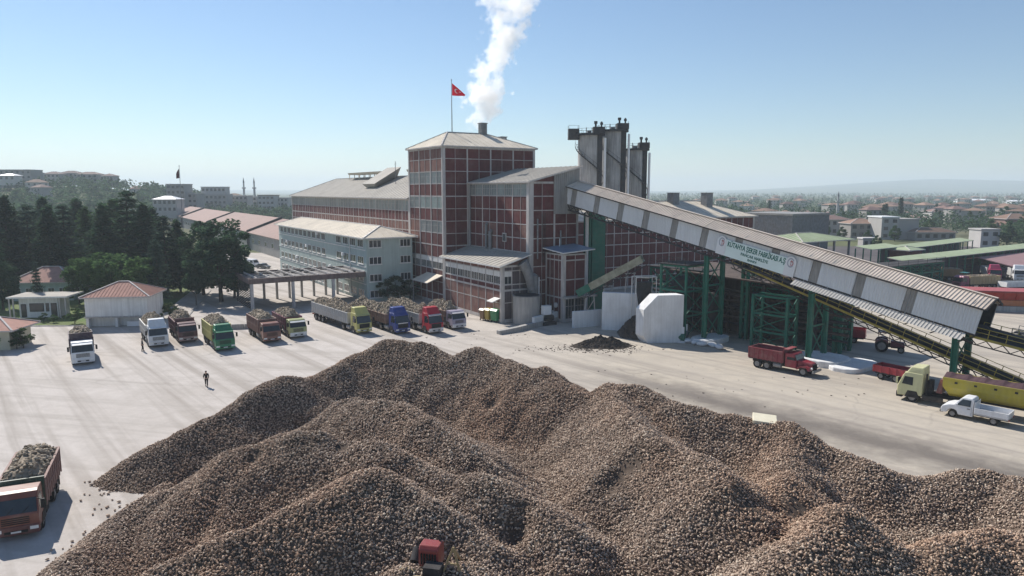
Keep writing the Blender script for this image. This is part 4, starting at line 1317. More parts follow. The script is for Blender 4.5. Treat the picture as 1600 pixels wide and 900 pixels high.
# ------------------------------------------------------------------ green steel under the gallery
def trestle(s, half_w=1.75, half_s=0.75, label='', top_u=-1.05, leg_w=0.62, group='green trestles under the gallery'):
    c = gp(s, 0, 0); ztop = (c + GU * top_u).z
    t = thing('steel_trestle', label, 'trestle', (c.x, c.y, 0), math.atan2(HE.y, HE.x), group)
    for x in (0,):
        for y in (-half_w, half_w):
            b = MB()
            zt = ztop + GE.z / HE.dot(GE) * x
            # I section leg
            b.box(x - leg_w / 2, x + leg_w / 2, y - 0.04, y + 0.04, 0, zt)
            b.box(x - leg_w / 2, x - leg_w / 2 + 0.1, y - 0.2, y - 0.041, 0, zt); b.box(x - leg_w / 2, x - leg_w / 2 + 0.1, y + 0.041, y + 0.2, 0, zt)
            b.box(x + leg_w / 2 - 0.1, x + leg_w / 2, y - 0.2, y - 0.041, 0, zt); b.box(x + leg_w / 2 - 0.1, x + leg_w / 2, y + 0.041, y + 0.2, 0, zt)
            b.build('leg', G['steel_green'], t)
    n = max(2, int(ztop / 3.4))
    for k in range(n):
        z0 = 0.4 + (ztop - 0.8) * k / n; z1 = 0.4 + (ztop - 0.8) * (k + 1) / n
        b = MB(); b.bar((0, -half_w, z0), (0, half_w, z1), 0.12); b.bar((0.03, half_w, z0), (0.03, -half_w, z1), 0.12)
        b.build('brace', G['steel_green'], t)
    b = MB()
    for k in range(n): b.bar((0, -half_w, 0.4 + (ztop - 0.8) * (k + 1) / n), (0, half_w, 0.4 + (ztop - 0.8) * (k + 1) / n), 0.16, 0.2)
    b.build('cross_beam', G['steel_green'], t)
    return t
trestle(32.5, 1.9, 0.8, 'thick green trestle standing at the left end of the sign')
trestle(48.0, 1.9, 0.75, 'tall green trestle on the pale footing beside the red dump truck')
trestle(64.2, 1.9, 0.75, 'short green trestle at the open lower end of the gallery behind the yellow trailer')
# a second short frame farther back on the same footing
def frame_tower(name, label, cat, cx, cy, rz, wx, wy, h, nx=2, ny=2, braces=True, legw=0.28, m='steel_green', group=None, platform=True):
    t = thing(name, label, cat, (cx, cy, 0), rz, group)
    xs = [-wx / 2 + wx * k / (nx - 1) for k in range(nx)]; ys = [-wy / 2 + wy * k / (ny - 1) for k in range(ny)]
    for x in xs:
        for y in ys:
            b = MB(); b.box(x - legw / 2, x + legw / 2, y - legw / 2, y + legw / 2, 0, h); b.build('column', G[m], t)
    b = MB()
    lv = [h * k / 3 for k in (1, 2, 3)]
    for z in lv:
        for y in ys: b.bar((xs[0], y, z - 0.15), (xs[-1], y, z - 0.15), 0.16, 0.26)
        for x in xs: b.bar((x, ys[0], z - 0.152), (x, ys[-1], z - 0.152), 0.16, 0.26)
    b.build('beam', G[m], t)
    if braces:
        z0 = 0.2
        for z in lv:
            for x0, x1 in zip(xs[:-1], xs[1:]):
                b = MB(); b.bar((x0, ys[0], z0), (x1, ys[0], z - 0.3), 0.1); b.bar((x1, ys[0] - 0.03, z0), (x0, ys[0] - 0.03, z - 0.3), 0.1); b.build('brace', G[m], t)
            for y0, y1 in zip(ys[:-1], ys[1:]):
                for x in (xs[0], xs[-1]):
                    b = MB(); b.bar((x, y0, z0), (x, y1, z - 0.3), 0.1); b.bar((x + 0.03, y1, z0), (x + 0.03, y0, z - 0.3), 0.1); b.build('brace', G[m], t)
            z0 = z
    if platform:
        b = MB(); b.box(-wx / 2 - 0.4, wx / 2 + 0.4, -wy / 2 - 0.4, wy / 2 + 0.4, h, h + 0.14)
        z = h
        for x in [xs[0] + (xs[-1] - xs[0]) * k / 6 for k in range(7)]: b.bar((x, -wy / 2 - 0.35, z), (x, -wy / 2 - 0.35, z + 1.1), 0.06)
        b.bar((xs[0], -wy / 2 - 0.35, z + 1.1), (xs[-1], -wy / 2 - 0.35, z + 1.1), 0.06); b.bar((xs[0], -wy / 2 - 0.35, z + 0.6), (xs[-1], -wy / 2 - 0.35, z + 0.6), 0.06)
        b.build('platform', G['steel_dark'], t)
    return t
GTH = math.atan2(HE.y, HE.x)
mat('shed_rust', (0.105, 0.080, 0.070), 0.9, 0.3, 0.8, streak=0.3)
for s_, w_, lab in ((47.6, -7.5, 'pair of low green columns with a cross brace right of the tall trestle'), (34.5, -6.0, 'pair of green columns in the shade right of the thick trestle')):
    c = gp(s_, w_, 0); frame_tower('support_frame', lab, 'support frame', c.x, c.y, GTH, 0.8, 2.6, 7.0 if w_ < -7 else 10, platform=False, legw=0.4)
c = gp(27.5, 0.4, 0); frame_tower('machine_platform', 'green framed platform over dark machinery beside the white bunker wall', 'platform', c.x, c.y, GTH, 4.4, 4.6, 10.6, 2, 2)
c = gp(40, -9, 0); frame_tower('rear_platform', 'green pipe platform in the shade behind the sign', 'platform', c.x, c.y, GTH, 14, 4, 7.5, 5, 2)
c = gp(22, -7, 0); frame_tower('shaded_platform', 'green machine frame in the shade beneath the upper part of the gallery', 'platform', c.x, c.y, GTH, 10, 4, 9.0, 4, 2)
# dark open fronted shed, added to make shade behind the trestles
c = gp(30, -9.5, 0); wh = thing('shade_shed', 'added dark open fronted shed full of machinery, making shade behind the green trestles', 'shed', (c.x, c.y, 0), GTH)
b = MB(); b.box(-8, 15.5, 3.6, 3.9, 0, 8.6); b.box(-8.2, -7.9, -4, 3.59, 0, 8.6); b.build('dark_back', G['shed_rust'], wh)
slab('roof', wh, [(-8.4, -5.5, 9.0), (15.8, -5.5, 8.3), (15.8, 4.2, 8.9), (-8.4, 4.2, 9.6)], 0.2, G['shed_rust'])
for x in (-8, 0, 7.5, 15):
    b = MB(); b.box(x - 0.2, x + 0.2, -5.2, -4.8, 0, 8.1); b.build('post', G['steel_dark'], wh)
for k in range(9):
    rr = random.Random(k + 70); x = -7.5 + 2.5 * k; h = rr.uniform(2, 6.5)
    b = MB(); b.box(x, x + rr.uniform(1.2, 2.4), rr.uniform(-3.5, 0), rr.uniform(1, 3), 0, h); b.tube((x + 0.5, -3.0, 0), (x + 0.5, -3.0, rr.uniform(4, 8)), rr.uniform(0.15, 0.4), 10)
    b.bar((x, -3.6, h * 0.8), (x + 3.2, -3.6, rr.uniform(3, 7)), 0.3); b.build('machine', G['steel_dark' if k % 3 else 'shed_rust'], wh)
c = gp(40.5, -2.6, 0); frame_tower('lattice_frame', 'green lattice frame between the thick trestle and the tall trestle', 'support frame', c.x, c.y, GTH, 5, 2.4, 7.2, 2, 2, True, 0.34, platform=False)
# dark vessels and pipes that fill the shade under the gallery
def vessel(s, w, r, h, z0, label, m='steel_dark', name='pressure_vessel'):
    c = gp(s, w, 0); t = thing(name, label, 'tank', (c.x, c.y, 0))
    b = MB(); b.smooth = True; b.tube((0, 0, z0 + 0.3), (0, 0, z0 + h), r, 20); b.tube((0, 0, z0 + h), (0, 0, z0 + h + 0.35 * r), r, 20, r * 0.45); b.build('shell', G[m], t)
    b = MB()
    for k in range(4):
        a = math.pi / 4 + k * math.pi / 2; b.tube((math.cos(a) * r * 0.8, math.sin(a) * r * 0.8, 0), (math.cos(a) * r * 0.8, math.sin(a) * r * 0.8, z0 + 0.5), 0.09, 6)
    b.build('stand', G['steel_grey'], t)
    b = MB(); b.tube((r * 1.2, 0, 0), (r * 1.2, 0, z0 + h * 0.9), 0.1, 8); b.tube((r * 1.2, 0, z0 + h * 0.9), (0, 0, z0 + h * 0.9), 0.1, 8); b.build('pipe', G['steel_grey'], t)
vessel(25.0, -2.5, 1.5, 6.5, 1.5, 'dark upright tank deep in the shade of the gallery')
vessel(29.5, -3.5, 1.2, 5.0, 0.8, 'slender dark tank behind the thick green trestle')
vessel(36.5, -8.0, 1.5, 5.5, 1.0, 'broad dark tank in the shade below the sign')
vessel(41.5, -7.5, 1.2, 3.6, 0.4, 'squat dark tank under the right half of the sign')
def pump(s, w, label, m):
    c = gp(s, w, 0); t = thing('pump', label, 'pump', (c.x, c.y, 0), GTH + 0.4, 'pumps on the floor beneath the gallery')
    b = MB(); b.box(-0.9, 0.9, -0.5, 0.5, 0, 0.3); b.build('base', G['concrete_white'], t)
    b = MB(); b.smooth = True; b.tube((-0.7, 0, 0.75), (0.3, 0, 0.75), 0.4, 14); b.tube((0.3, 0, 0.75), (0.8, 0, 0.75), 0.55, 14); b.build('casing', G[m], t)
    b = MB(); b.tube((0.55, 0, 1.2), (0.55, 0, 2.2), 0.16, 10); b.build('pipe', G['white_pipe'], t)
for k, (s, w) in enumerate([(27.2, 4.6), (28.6, 3.9), (30.0, 4.2), (29.0, 2.2)]):
    pump(s, w, ['grey pump nearest the white bunker wall', 'white piped pump between two others under the gallery', 'pump beside the thick green trestle', 'pump standing farthest back in the shade'][k], ['steel_grey', 'concrete_white', 'steel_green', 'steel_grey'][k])
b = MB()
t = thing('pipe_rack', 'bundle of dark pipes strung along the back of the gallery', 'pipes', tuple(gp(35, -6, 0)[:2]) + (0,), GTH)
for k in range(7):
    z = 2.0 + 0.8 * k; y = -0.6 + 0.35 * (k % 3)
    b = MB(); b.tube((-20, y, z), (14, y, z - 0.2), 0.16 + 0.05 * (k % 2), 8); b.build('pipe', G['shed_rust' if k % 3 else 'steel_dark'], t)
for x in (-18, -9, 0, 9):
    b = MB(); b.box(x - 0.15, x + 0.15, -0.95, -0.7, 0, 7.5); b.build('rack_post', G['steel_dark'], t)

# green clad lift shaft
ls = thing('lift_shaft', 'tall green clad elevator shaft between the conveyor house and the right wing', 'elevator', gy(929, 470, 119) * Vector((1, 1, 0)) if False else (13.9, 119.5, 0), FTH)
b = MB(); b.box(-1.3, 1.5, -1.2, 1.2, 0, 17.3); b.build('shell', G['steel_green'], ls)
b = MB()
for k in range(8): b.box(-1.34, 1.54, -1.24, 1.24, 2.1 * k + 0.6, 2.1 * k + 0.7)
b.build('joint_bands', G['steel_green'], ls)
b = MB(); b.box(-1.95, -1.65, -1.3, -1.0, 0, 18.2); b.build('rail', G['steel_green'], ls)
b = MB(); b.box(-2.55, -2.1, -1.2, -0.9, 0, 18.4); b.build('white_rail', G['frame_white'], ls)

mat('skirt', (0.34, 0.32, 0.24), 0.9, 0.25, 1.5, dirt=(0.16, 0.17, 0.11), dscale=0.7, damount=0.8)
# the small tilted conveyor that throws dirt over the white wall
a1, a2 = gy(905, 461, 109), gy(1006, 407, 106)
dcv = walkway('dirt_conveyor', 'small weathered green belt conveyor tilted up above the white bunker wall', 'conveyor', a1, a2, 1.6, 0.7, 'clad_roof_pale', 'steel_green', 1.5, True)
dd_ = (a2 - a1).normalized(); ds_ = Vector((-dd_.y, dd_.x, 0)).normalized(); du_ = dd_.cross(ds_); du_ = du_ if du_.z > 0 else -du_
for w in (-0.95, 0.95):
    for k in range(5):
        L5 = (a2 - a1).length / 5
        b = MB(); b.obox(a1 + dd_ * (L5 * (k + 0.5)) + ds_ * w + du_ * 0.35, dd_ * (L5 / 2 - 0.02), ds_ * 0.03, du_ * 0.55); b.build('side_skirt', G['skirt' if k else 'steel_green'], dcv, local=False)
for (px, py, yy) in ((922, 455, 108.5), (950, 440, 107.7), (985, 420, 106.7)):
    p = gy(px, py, yy)
    t = thing('conveyor_prop', {922: 'pale prop under the low end of the small tilted conveyor', 950: 'pale prop under the middle of the small tilted conveyor', 985: 'pale prop under the raised end of the small tilted conveyor'}[px], 'prop', (p.x, p.y, 0), 0.3, 'props under the small tilted conveyor')
    for x in (-0.8, 0.8):
        b = MB(); b.bar((x * 1.3, 0, 0), (x * 0.8, 0, p.z - 0.6), 0.14); b.build('leg', G['frame'], t)
    b = MB(); b.bar((-1.0, 0.02, 1.5), (0.8, 0.02, p.z - 1.2), 0.09); b.bar((-0.9, 0, p.z - 0.7), (0.9, 0, p.z - 0.7), 0.14); b.build('brace', G['frame'], t)
# pipe gantry at the raised end
p = gz(1024, 505, 0)
t = thing('chute', 'rusty dirt chute in a thin pale pipe frame above the white bunker', 'chute', (19.6, 103.5, 0), 0.2)
b = MB()
for x, y in ((-1.6, -0.8), (1.6, -0.8), (1.6, 0.8), (-1.6, 0.8)): b.tube((x, y, 0), (x, y, 8.4), 0.08, 8)
b.tube((-1.6, -0.8, 8.4), (1.6, -0.8, 8.4), 0.08, 8); b.tube((1.6, -0.8, 8.4), (1.6, 0.8, 8.4), 0.08, 8); b.tube((-1.6, 0.8, 8.4), (1.6, 0.8, 8.4), 0.08, 8)
b.build('pipe_frame', G['frame_white'], t)
b = MB(); b.hexa([(-0.6, -0.5, 3.6), (0.5, -0.5, 3.6), (0.5, 0.5, 3.6), (-0.6, 0.5, 3.6)], [(-1.1, -0.7, 7.6), (1.0, -0.7, 7.6), (1.0, 0.7, 7.6), (-1.1, 0.7, 7.6)]); b.build('hopper', G['steel_dark'], t)

# ------------------------------------------------------------------ white retaining walls and the bunker
def wall_slab(name, label, pts, z1, th=0.6, m='concrete_white', z0=-0.1, cap=True, group=None):
    """wall along the ground points pts; z1 a number or one height per point"""
    pts = [Vector((p[0], p[1], 0)) for p in pts]
    zz = z1 if isinstance(z1, (list, tuple)) else [z1] * len(pts)
    t = thing(name, label, 'wall', tuple(pts[0]), 0, group)
    b = MB()
    for (p, h0), (q, h1) in zip(zip(pts[:-1], zz[:-1]), zip(pts[1:], zz[1:])):
        d = (q - p).normalized(); n = Vector((-d.y, d.x, 0)) * th
        if n.y < 0: n = -n
        b.hexa([p + Vector((0, 0, z0)), q + Vector((0, 0, z0)), q + n + Vector((0, 0, z0)), p + n + Vector((0, 0, z0))],
               [p + Vector((0, 0, h0)), q + Vector((0, 0, h1)), q + n + Vector((0, 0, h1)), p + n + Vector((0, 0, h0))])
    b.build('wall_body', G[m], t, local=False, bevel=0.03)
    return t
pB = gz(1006, 537, 0)
# bunker end wall: chamfered slab with its edge to the camera
t = thing('bunker_wall', 'big white concrete slab wall with a cut corner beside the dirt heap', 'wall', (17.9, 96.0, 0), 0.06)
prof = [(0.6, 0), (5.6, 0), (5.6, 6.75), (1.9, 6.7), (0.0, 4.7), (0.0, 1.0)]
b = MB(); b.prism(prof, (-0.35, 1, 0), (0, 0.9, -0.02), (1, 0, 0), (0, 0, 1), 1.9); b.build('wall_body', G['concrete_white'], t, bevel=0.05)
wall_slab('bunker_wall', 'tall white concrete wall behind the dirt heap, level top', [gz(940, 515), gz(1012, 519)], 5.75, 0.9)
wall_slab('low_wall', 'low white wall between the brick pump house and the bunker', [gz(896, 513), gz(940, 509)], 2.6, 0.5)
wall_slab('low_wall', 'low white wall stepping up beside the round tank', [gz(835, 512), gz(882, 500)], [1.6, 1.7], 0.5)
wall_slab('kerb_wall', 'long grey concrete kerb wall slanting out from the round tank', [gz(781, 523), gz(812, 518), gz(884, 500)], [0.55, 0.7, 0.8], 0.8, 'concrete')
wall_slab('rear_wall', 'white wall in the shade behind the red dump truck', [gz(1246, 525) + Vector((3.5, 8, 0)), gz(1320, 535) + Vector((1, 8, 0))], 4.6, 0.7)
def footing(label, pts, h):
    t = thing('footing', label, 'footing', (pts[0][0], pts[0][1], 0), 0, 'pale footings under the trestles')
    b = MB(); n = len(pts)
    top = [Vector((p[0], p[1], h)) for p in pts]; bot = [Vector((p[0], p[1], -0.1)) for p in pts]
    b.poly(top)
    for k in range(n): b.poly([bot[k], bot[(k + 1) % n], top[(k + 1) % n], top[k]])
    b.build('block', G['concrete_white'], t, local=False, bevel=0.12)
def around(c, ex, ey, rz, n=14, pw=3.0):
    out = []
    for k in range(n):
        a = 2 * math.pi * k / n; ca, sa = math.cos(a), math.sin(a)
        x = ex * abs(ca) ** (2 / pw) * (1 if ca >= 0 else -1); y = ey * abs(sa) ** (2 / pw) * (1 if sa >= 0 else -1)
        out.append((c.x + x * math.cos(rz) - y * math.sin(rz), c.y + x * math.sin(rz) + y * math.cos(rz)))
    return out
c = gp(48.8, 0, 0); footing('broad pale concrete footing under the tall green trestle', around(c, 3.0, 2.9, GTH), 0.75)
c = gp(52.6, -0.3, 0); footing('second pale footing step right of the tall green trestle', around(c, 2.0, 3.6, GTH), 0.5)
c = gp(32.5, 0.4, 0); footing('dusty white footing under the thick green trestle', around(c, 1.9, 3.0, GTH), 0.7)
c = gp(64.2, 0, 0); footing('small pale footing under the short trestle at the gallery end', around(c, 1.5, 2.6, GTH), 0.4)
for k in range(5):
    rr = random.Random(40 + k); c = gp(31.0 + 1.3 * k, 3.6 + rr.uniform(-0.5, 0.5), 0)
    t = thing('sack', ['bulging white sack at the foot of the thick green trestle', 'slumped white sack beside the trestle footing', 'white sack lying half in shade by the footing', 'grey white sack at the edge of the shade', 'white sack nearest the red dump truck'][k], 'sack', (c.x, c.y, 0), rr.uniform(0, 3), 'white sacks by the trestle footing')
    bm = bmesh.new(); bmesh.ops.create_icosphere(bm, subdivisions=2, radius=1)
    for v in bm.verts:
        f = 1 + 0.25 * noise.noise(v.co * 1.5 + Vector((k * 5, 0, 0)))
        v.co = Vector((v.co.x * 0.8 * f, v.co.y * 0.55 * f, 0.30 + 0.34 * v.co.z * f))
    me = bpy.data.meshes.new('sack_body'); bm.to_mesh(me); bm.free(); me.materials.append(G['concrete_white'])
    for p in me.polygons: p.use_smooth = True
    link('sack_body', me, t)

# dark dirt heaps
def dirt(name, label, px, py, ex, ey, h, seed, m='soil', y=None):
    c = gz(px, py, 0)
    bm = bmesh.new(); bmesh.ops.create_grid(bm, x_segments=84, y_segments=84, size=1.0)
    for v in bm.verts:
        x, yv = v.co.x, v.co.y
        r = math.hypot(x, yv) * (1 + 0.35 * noise.noise(Vector((x * 1.4, yv * 1.4, seed))))
        z = h * max(0, 1 - r) ** 0.9
        z += (0.45 * noise.noise(Vector((x * 4, yv * 4, seed + 5))) + 0.40 * noise.noise(Vector((x * 10, yv * 10, seed + 9))) + 0.30 * noise.noise(Vector((x * 26, yv * 26, seed + 2)))) * min(1, z) * 0.9
        v.co = Vector((c.x + x * ex, c.y + yv * ey, z - 0.04))
    bmesh.ops.delete(bm, geom=[v for v in bm.verts if v.co.z < -0.035 and all(w.other_vert(v).co.z < -0.035 for w in v.link_edges)], context='VERTS')
    me = bpy.data.meshes.new(name); bm.to_mesh(me); bm.free(); me.materials.append(G[m])
    o = bpy.data.objects.new(name, me); COL.objects.link(o)
    tag(o, label, 'dirt heap', kind='stuff')
dirt('dirt_heap', 'dark crumbly dirt heap spilling out between the two white bunker walls', 1001, 523, 3.3, 4.4, 3.7, 3.0)
dirt('dirt_spill', 'low spill of brown dirt before the bunker', 940, 540, 4.4, 2.4, 1.3, 7.0)
dirt('rear_dirt_heap', 'black shaded dirt heap against the wall behind the red dump truck', 1275, 527, 3.6, 3.2, 3.4, 12.0)
def litter(label, px, py, n, sx, sy, seed, hgt=0.0):
    rr = random.Random(seed); c = gz(px, py, 0); b = MB()
    for k in range(n):
        x, y = c.x + rr.gauss(0, sx), c.y + rr.gauss(0, sy); s = rr.uniform(0.025, 0.07); a = rr.uniform(0, 6.28)
        u = Vector((math.cos(a), math.sin(a), 0)) * s * rr.uniform(0.8, 2.6); w = Vector((-math.sin(a), math.cos(a), 0)) * s
        b.obox((x, y, s * 0.3 + 0.01), u, w, (0, 0, s * rr.uniform(0.2, 0.7)))
    o = b.build('litter', G['soil'], fixn=False); tag(o, label, 'litter', kind='stuff')
litter('thin scatter of dark beet leaves and clods on the dirt lane', 893, 545, 150, 3.2, 1.0, 17)
litter('clods and leaf scraps round the foot of the dirt spill', 945, 545, 260, 2.8, 1.4, 18)
litter('scattered beet scraps on the concrete behind the heap', 760, 528, 30, 9, 2.5, 19)
litter('scattered scraps and clods along the lane by the red dump truck', 1150, 600, 40, 9, 5, 20)


# ------------------------------------------------------------------ tanks and small things by the annex
tk = thing('round_tank', 'squat round grey concrete tank at the corner of the annex', 'tank', (2.3, 110.6, 0))
b = MB(); b.smooth = True; b.tube((0, 0, -0.05), (0, 0, 4.5), 2.15, 32)
b.build('shell', G['concrete'], tk)
b = MB()
for k in range(16):
    a = 2 * math.pi * k / 16; b.obox((2.16 * math.cos(a), 2.16 * math.sin(a), 2.25), Vector((math.cos(a), math.sin(a), 0)) * 0.03, Vector((-math.sin(a), math.cos(a), 0)) * 0.05, (0, 0, 2.2))
b.build('stave_joints', G['concrete'], tk)
b = MB(); b.tube((0, 0, 4.5), (0, 0, 4.62), 2.25, 32); b.build('rim', G['steel_grey'], tk)
b = MB(); b.tube((0, 0, 4.6), (0, 0, 4.66), 2.0, 32); b.build('lid', G['steel_dark'], tk)
tk = thing('upright_tank', 'slender pale tank standing behind the round concrete tank', 'tank', (3.5, 113.0, 0))
b = MB(); b.smooth = True; b.tube((0, 0, 0), (0, 0, 7.4), 0.8, 20); b.tube((0, 0, 7.4), (0, 0, 7.8), 0.8, 20, 0.2); b.build('shell', G['steel_grey'], tk)
b = MB(); b.tube((0.86, -0.45, 0), (0.86, -0.45, 7.2), 0.08, 8); b.build('pipe', G['white_pipe'], tk)
t = thing('machine_skid', 'dark pump skid with a white box between the round tank and the pump house', 'machine', (5.7, 109.6, 0), FTH)
b = MB(); b.box(-1.2, 1.2, -0.7, 0.7, 0, 0.5); b.build('base', G['steel_dark'], t)
b = MB(); b.box(-1.0, 0.3, -0.5, 0.5, 1.7, 3.1); b.build('control_box', G['white_pipe'], t)
b = MB(); b.smooth = True; b.tube((-0.9, 0, 1.1), (0.9, 0, 1.1), 0.45, 14); b.tube((0.6, 0, 1.1), (0.6, 0, 3.3), 0.15, 8); b.build('pump_casing', G['steel_dark'], t)
b = MB(); b.box(-0.1, 0.0, -0.1, 0.0, 0.5, 1.7); b.build('stand', G['steel_grey'], t)
def container(px, py, w, d, h, m, label):
    p = gz(px, py, 0); t = thing('waste_container', label, 'waste container', (p.x, p.y, 0), FTH - math.pi / 2 + 0.2, 'waste containers by the annex wall')
    b = MB(); b.hexa([(-w / 2 + 0.1, -d / 2 + 0.1, 0.25), (w / 2 - 0.1, -d / 2 + 0.1, 0.25), (w / 2 - 0.1, d / 2 - 0.1, 0.25), (-w / 2 + 0.1, d / 2 - 0.1, 0.25)], [(-w / 2, -d / 2, h), (w / 2, -d / 2, h), (w / 2, d / 2, h), (-w / 2, d / 2, h)])
    b.build('bin', m, t, bevel=0.03)
    b = MB(); b.prism([(-d / 2 - 0.05, h), (d / 2 + 0.05, h), (d / 2 * 0.6, h + 0.25), (-d / 2 * 0.6, h + 0.25)], (1, 0, 0), (0, 0, 0), (0, 1, 0), (0, 0, 1), w + 0.06); b.build('lid', m, t)
    for x in (-w / 2 + 0.15, w / 2 - 0.15):
        for y in (-d / 2 + 0.15, d / 2 - 0.15):
            b = MB(); b.tube((x - 0.04, y, 0.12), (x + 0.04, y, 0.12), 0.12, 8); b.build('wheel', G['tyre'], t)
container(756, 500, 1.0, 1.2, 1.7, paint('bin_brown', (0.22, 0.13, 0.07)), 'brown waste container at the left of three against the annex')
container(764, 501, 1.1, 1.2, 1.8, paint('bin_yellow', (0.42, 0.31, 0.06)), 'yellow waste container between the brown and green ones')
container(775, 503, 1.5, 1.3, 1.9, paint('bin_green', (0.03, 0.22, 0.09)), 'green waste container nearest the round tank')
# white slab lying behind the crest of the heap
sl = gz(1199, 664, 4.9)
t = thing('concrete_slab', 'flat cream slab lying on the crest of the beet heap', 'slab', (sl.x, sl.y + 0.6, heap_z(sl.x, sl.y + 0.6)), -0.35)
b = MB(); b.box(-0.8, 0.8, -0.65, 0.65, 0.1, 0.38); b.build('slab_body', mat('cream', (0.72, 0.66, 0.50), 0.85, 0.06, 1.5), t, bevel=0.03)
t.rotation_euler = (R(9), R(3), -0.3)
# ------------------------------------------------------------------ lorries
def wheel_meshes(r, w):
    b = MB(); b.smooth = True
    n = 20
    prof = [(0.62 * r, -w / 2), (0.94 * r, -w / 2), (r, -w / 2 + 0.05), (r, w / 2 - 0.05), (0.94 * r, w / 2), (0.62 * r, w / 2)]
    for k in range(n):
        a0 = 2 * math.pi * k / n; a1 = 2 * math.pi * (k + 1) / n
        for (r0, x0), (r1, x1) in zip(prof[:-1], prof[1:]):
            b.poly([(x0, r0 * math.cos(a0), r0 * math.sin(a0)), (x1, r1 * math.cos(a0), r1 * math.sin(a0)), (x1, r1 * math.cos(a1), r1 * math.sin(a1)), (x0, r0 * math.cos(a1), r0 * math.sin(a1))])
    ty = b.data('tyre', [G['tyre']])
    b = MB(); b.smooth = True
    b.tube((-w / 2 + 0.03, 0, 0), (w / 2 - 0.03, 0, 0), 0.63 * r, 18)
    b.tube((-w / 2 - 0.02, 0, 0), (w / 2 + 0.02, 0, 0), 0.24 * r, 12)
    rm = b.data('rim', [G['rim']])
    return ty, rm
WH = {}
def wheel(root, x, y, r=0.5, w=0.3):
    k = (r, w)
    if k not in WH: WH[k] = wheel_meshes(r, w)
    o = link('wheel', WH[k][0], root, (x, y, r))
    link('rim', WH[k][1], o)
    return o

def load_mesh(name, w, L, h, seed):
    """a heaped load of beets: lumpy mound with single beets standing out of it"""
    rr = random.Random(seed); b = MB(); b.smooth = True
    nx, ny = 13, max(10, int(L * 3)); vs = []
    def hz(x, y):
        e = min(1, (w / 2 - abs(x)) / (w * 0.32)) if abs(x) < w / 2 else 0
        f = min(1, min(y, L - y) / 0.9) if 0 < y < L else 0
        k = (max(e, 0) * max(f, 0)) ** 0.6
        return h * k * (0.85 + 0.55 * noise.noise(Vector((x * 0.9, y * 0.6, seed)))) + 0.12 * noise.noise(Vector((x * 4, y * 4, seed)))
    for j in range(ny + 1):
        for i in range(nx + 1):
            x = -w / 2 + w * i / nx; y = L * j / ny
            vs.append((x, y, hz(x, y)))
    b.mesh(vs, [(j * (nx + 1) + i, j * (nx + 1) + i + 1, (j + 1) * (nx + 1) + i + 1, (j + 1) * (nx + 1) + i) for j in range(ny) for i in range(nx)])
    bm_ = BEETS[0]
    vv = [v.co.copy() for v in bm_.vertices]; ff = [list(p.vertices) for p in bm_.polygons]
    for k in range(int(w * L * 22)):
        x = rr.uniform(-w / 2 + 0.05, w / 2 - 0.05); y = rr.uniform(0.05, L - 0.05); s = rr.uniform(0.075, 0.125)
        M4 = Matrix.Translation((x, y, hz(x, y) + s * 0.5)) @ Matrix.Rotation(rr.uniform(0, 6.28), 4, 'Z') @ Matrix.Rotation(rr.uniform(-0.8, 0.8), 4, 'Y') @ Matrix.Scale(s, 4)
        b.cur = rr.choice((0, 0, 0, 1))
        b.mesh([M4 @ v for v in vv], ff)
    return b.data(name, [G['beet_load'], G['beet_load_pale']])
mat('beet_load', (0.29, 0.235, 0.175), 0.9, 0.3, 3.0, dirt=(0.15, 0.125, 0.085), dscale=1.0)
mat('beet_load_pale', (0.44, 0.37, 0.28), 0.9, 0.25, 3.0)
LOADS = {}
def beet_load(truck, w, L, y0, z, h, label, seed):
    key = (round(w, 1), round(L, 1), seed % 2)
    if key not in LOADS: LOADS[key] = load_mesh('beet_load', w, L, 1.0, seed % 2 + 3)
    M4 = rootmat(truck) @ Matrix.Translation((0, y0, z))
    o = bpy.data.objects.new('beet_load', LOADS[key]); COL.objects.link(o)
    o.location = M4.translation; o.rotation_euler = truck.rotation_euler; o.scale = (1, 1, h * 1.3)
    tag(o, label, 'beet load', 'beet loads heaped on the lorries', 'stuff')

def cab_side(hgt, ln):
    """side outline of a forward control cab: (y back from the front, z)"""
    return [(0.06, 0.55), (0.0, 0.95), (0.0, 1.55), (0.10, 1.72), (0.42, hgt - 0.42), (0.62, hgt - 0.08), (0.9, hgt), (ln, hgt - 0.04), (ln, 0.75), (1.95, 0.75), (1.75, 1.12), (1.0, 1.12), (0.8, 0.62)]

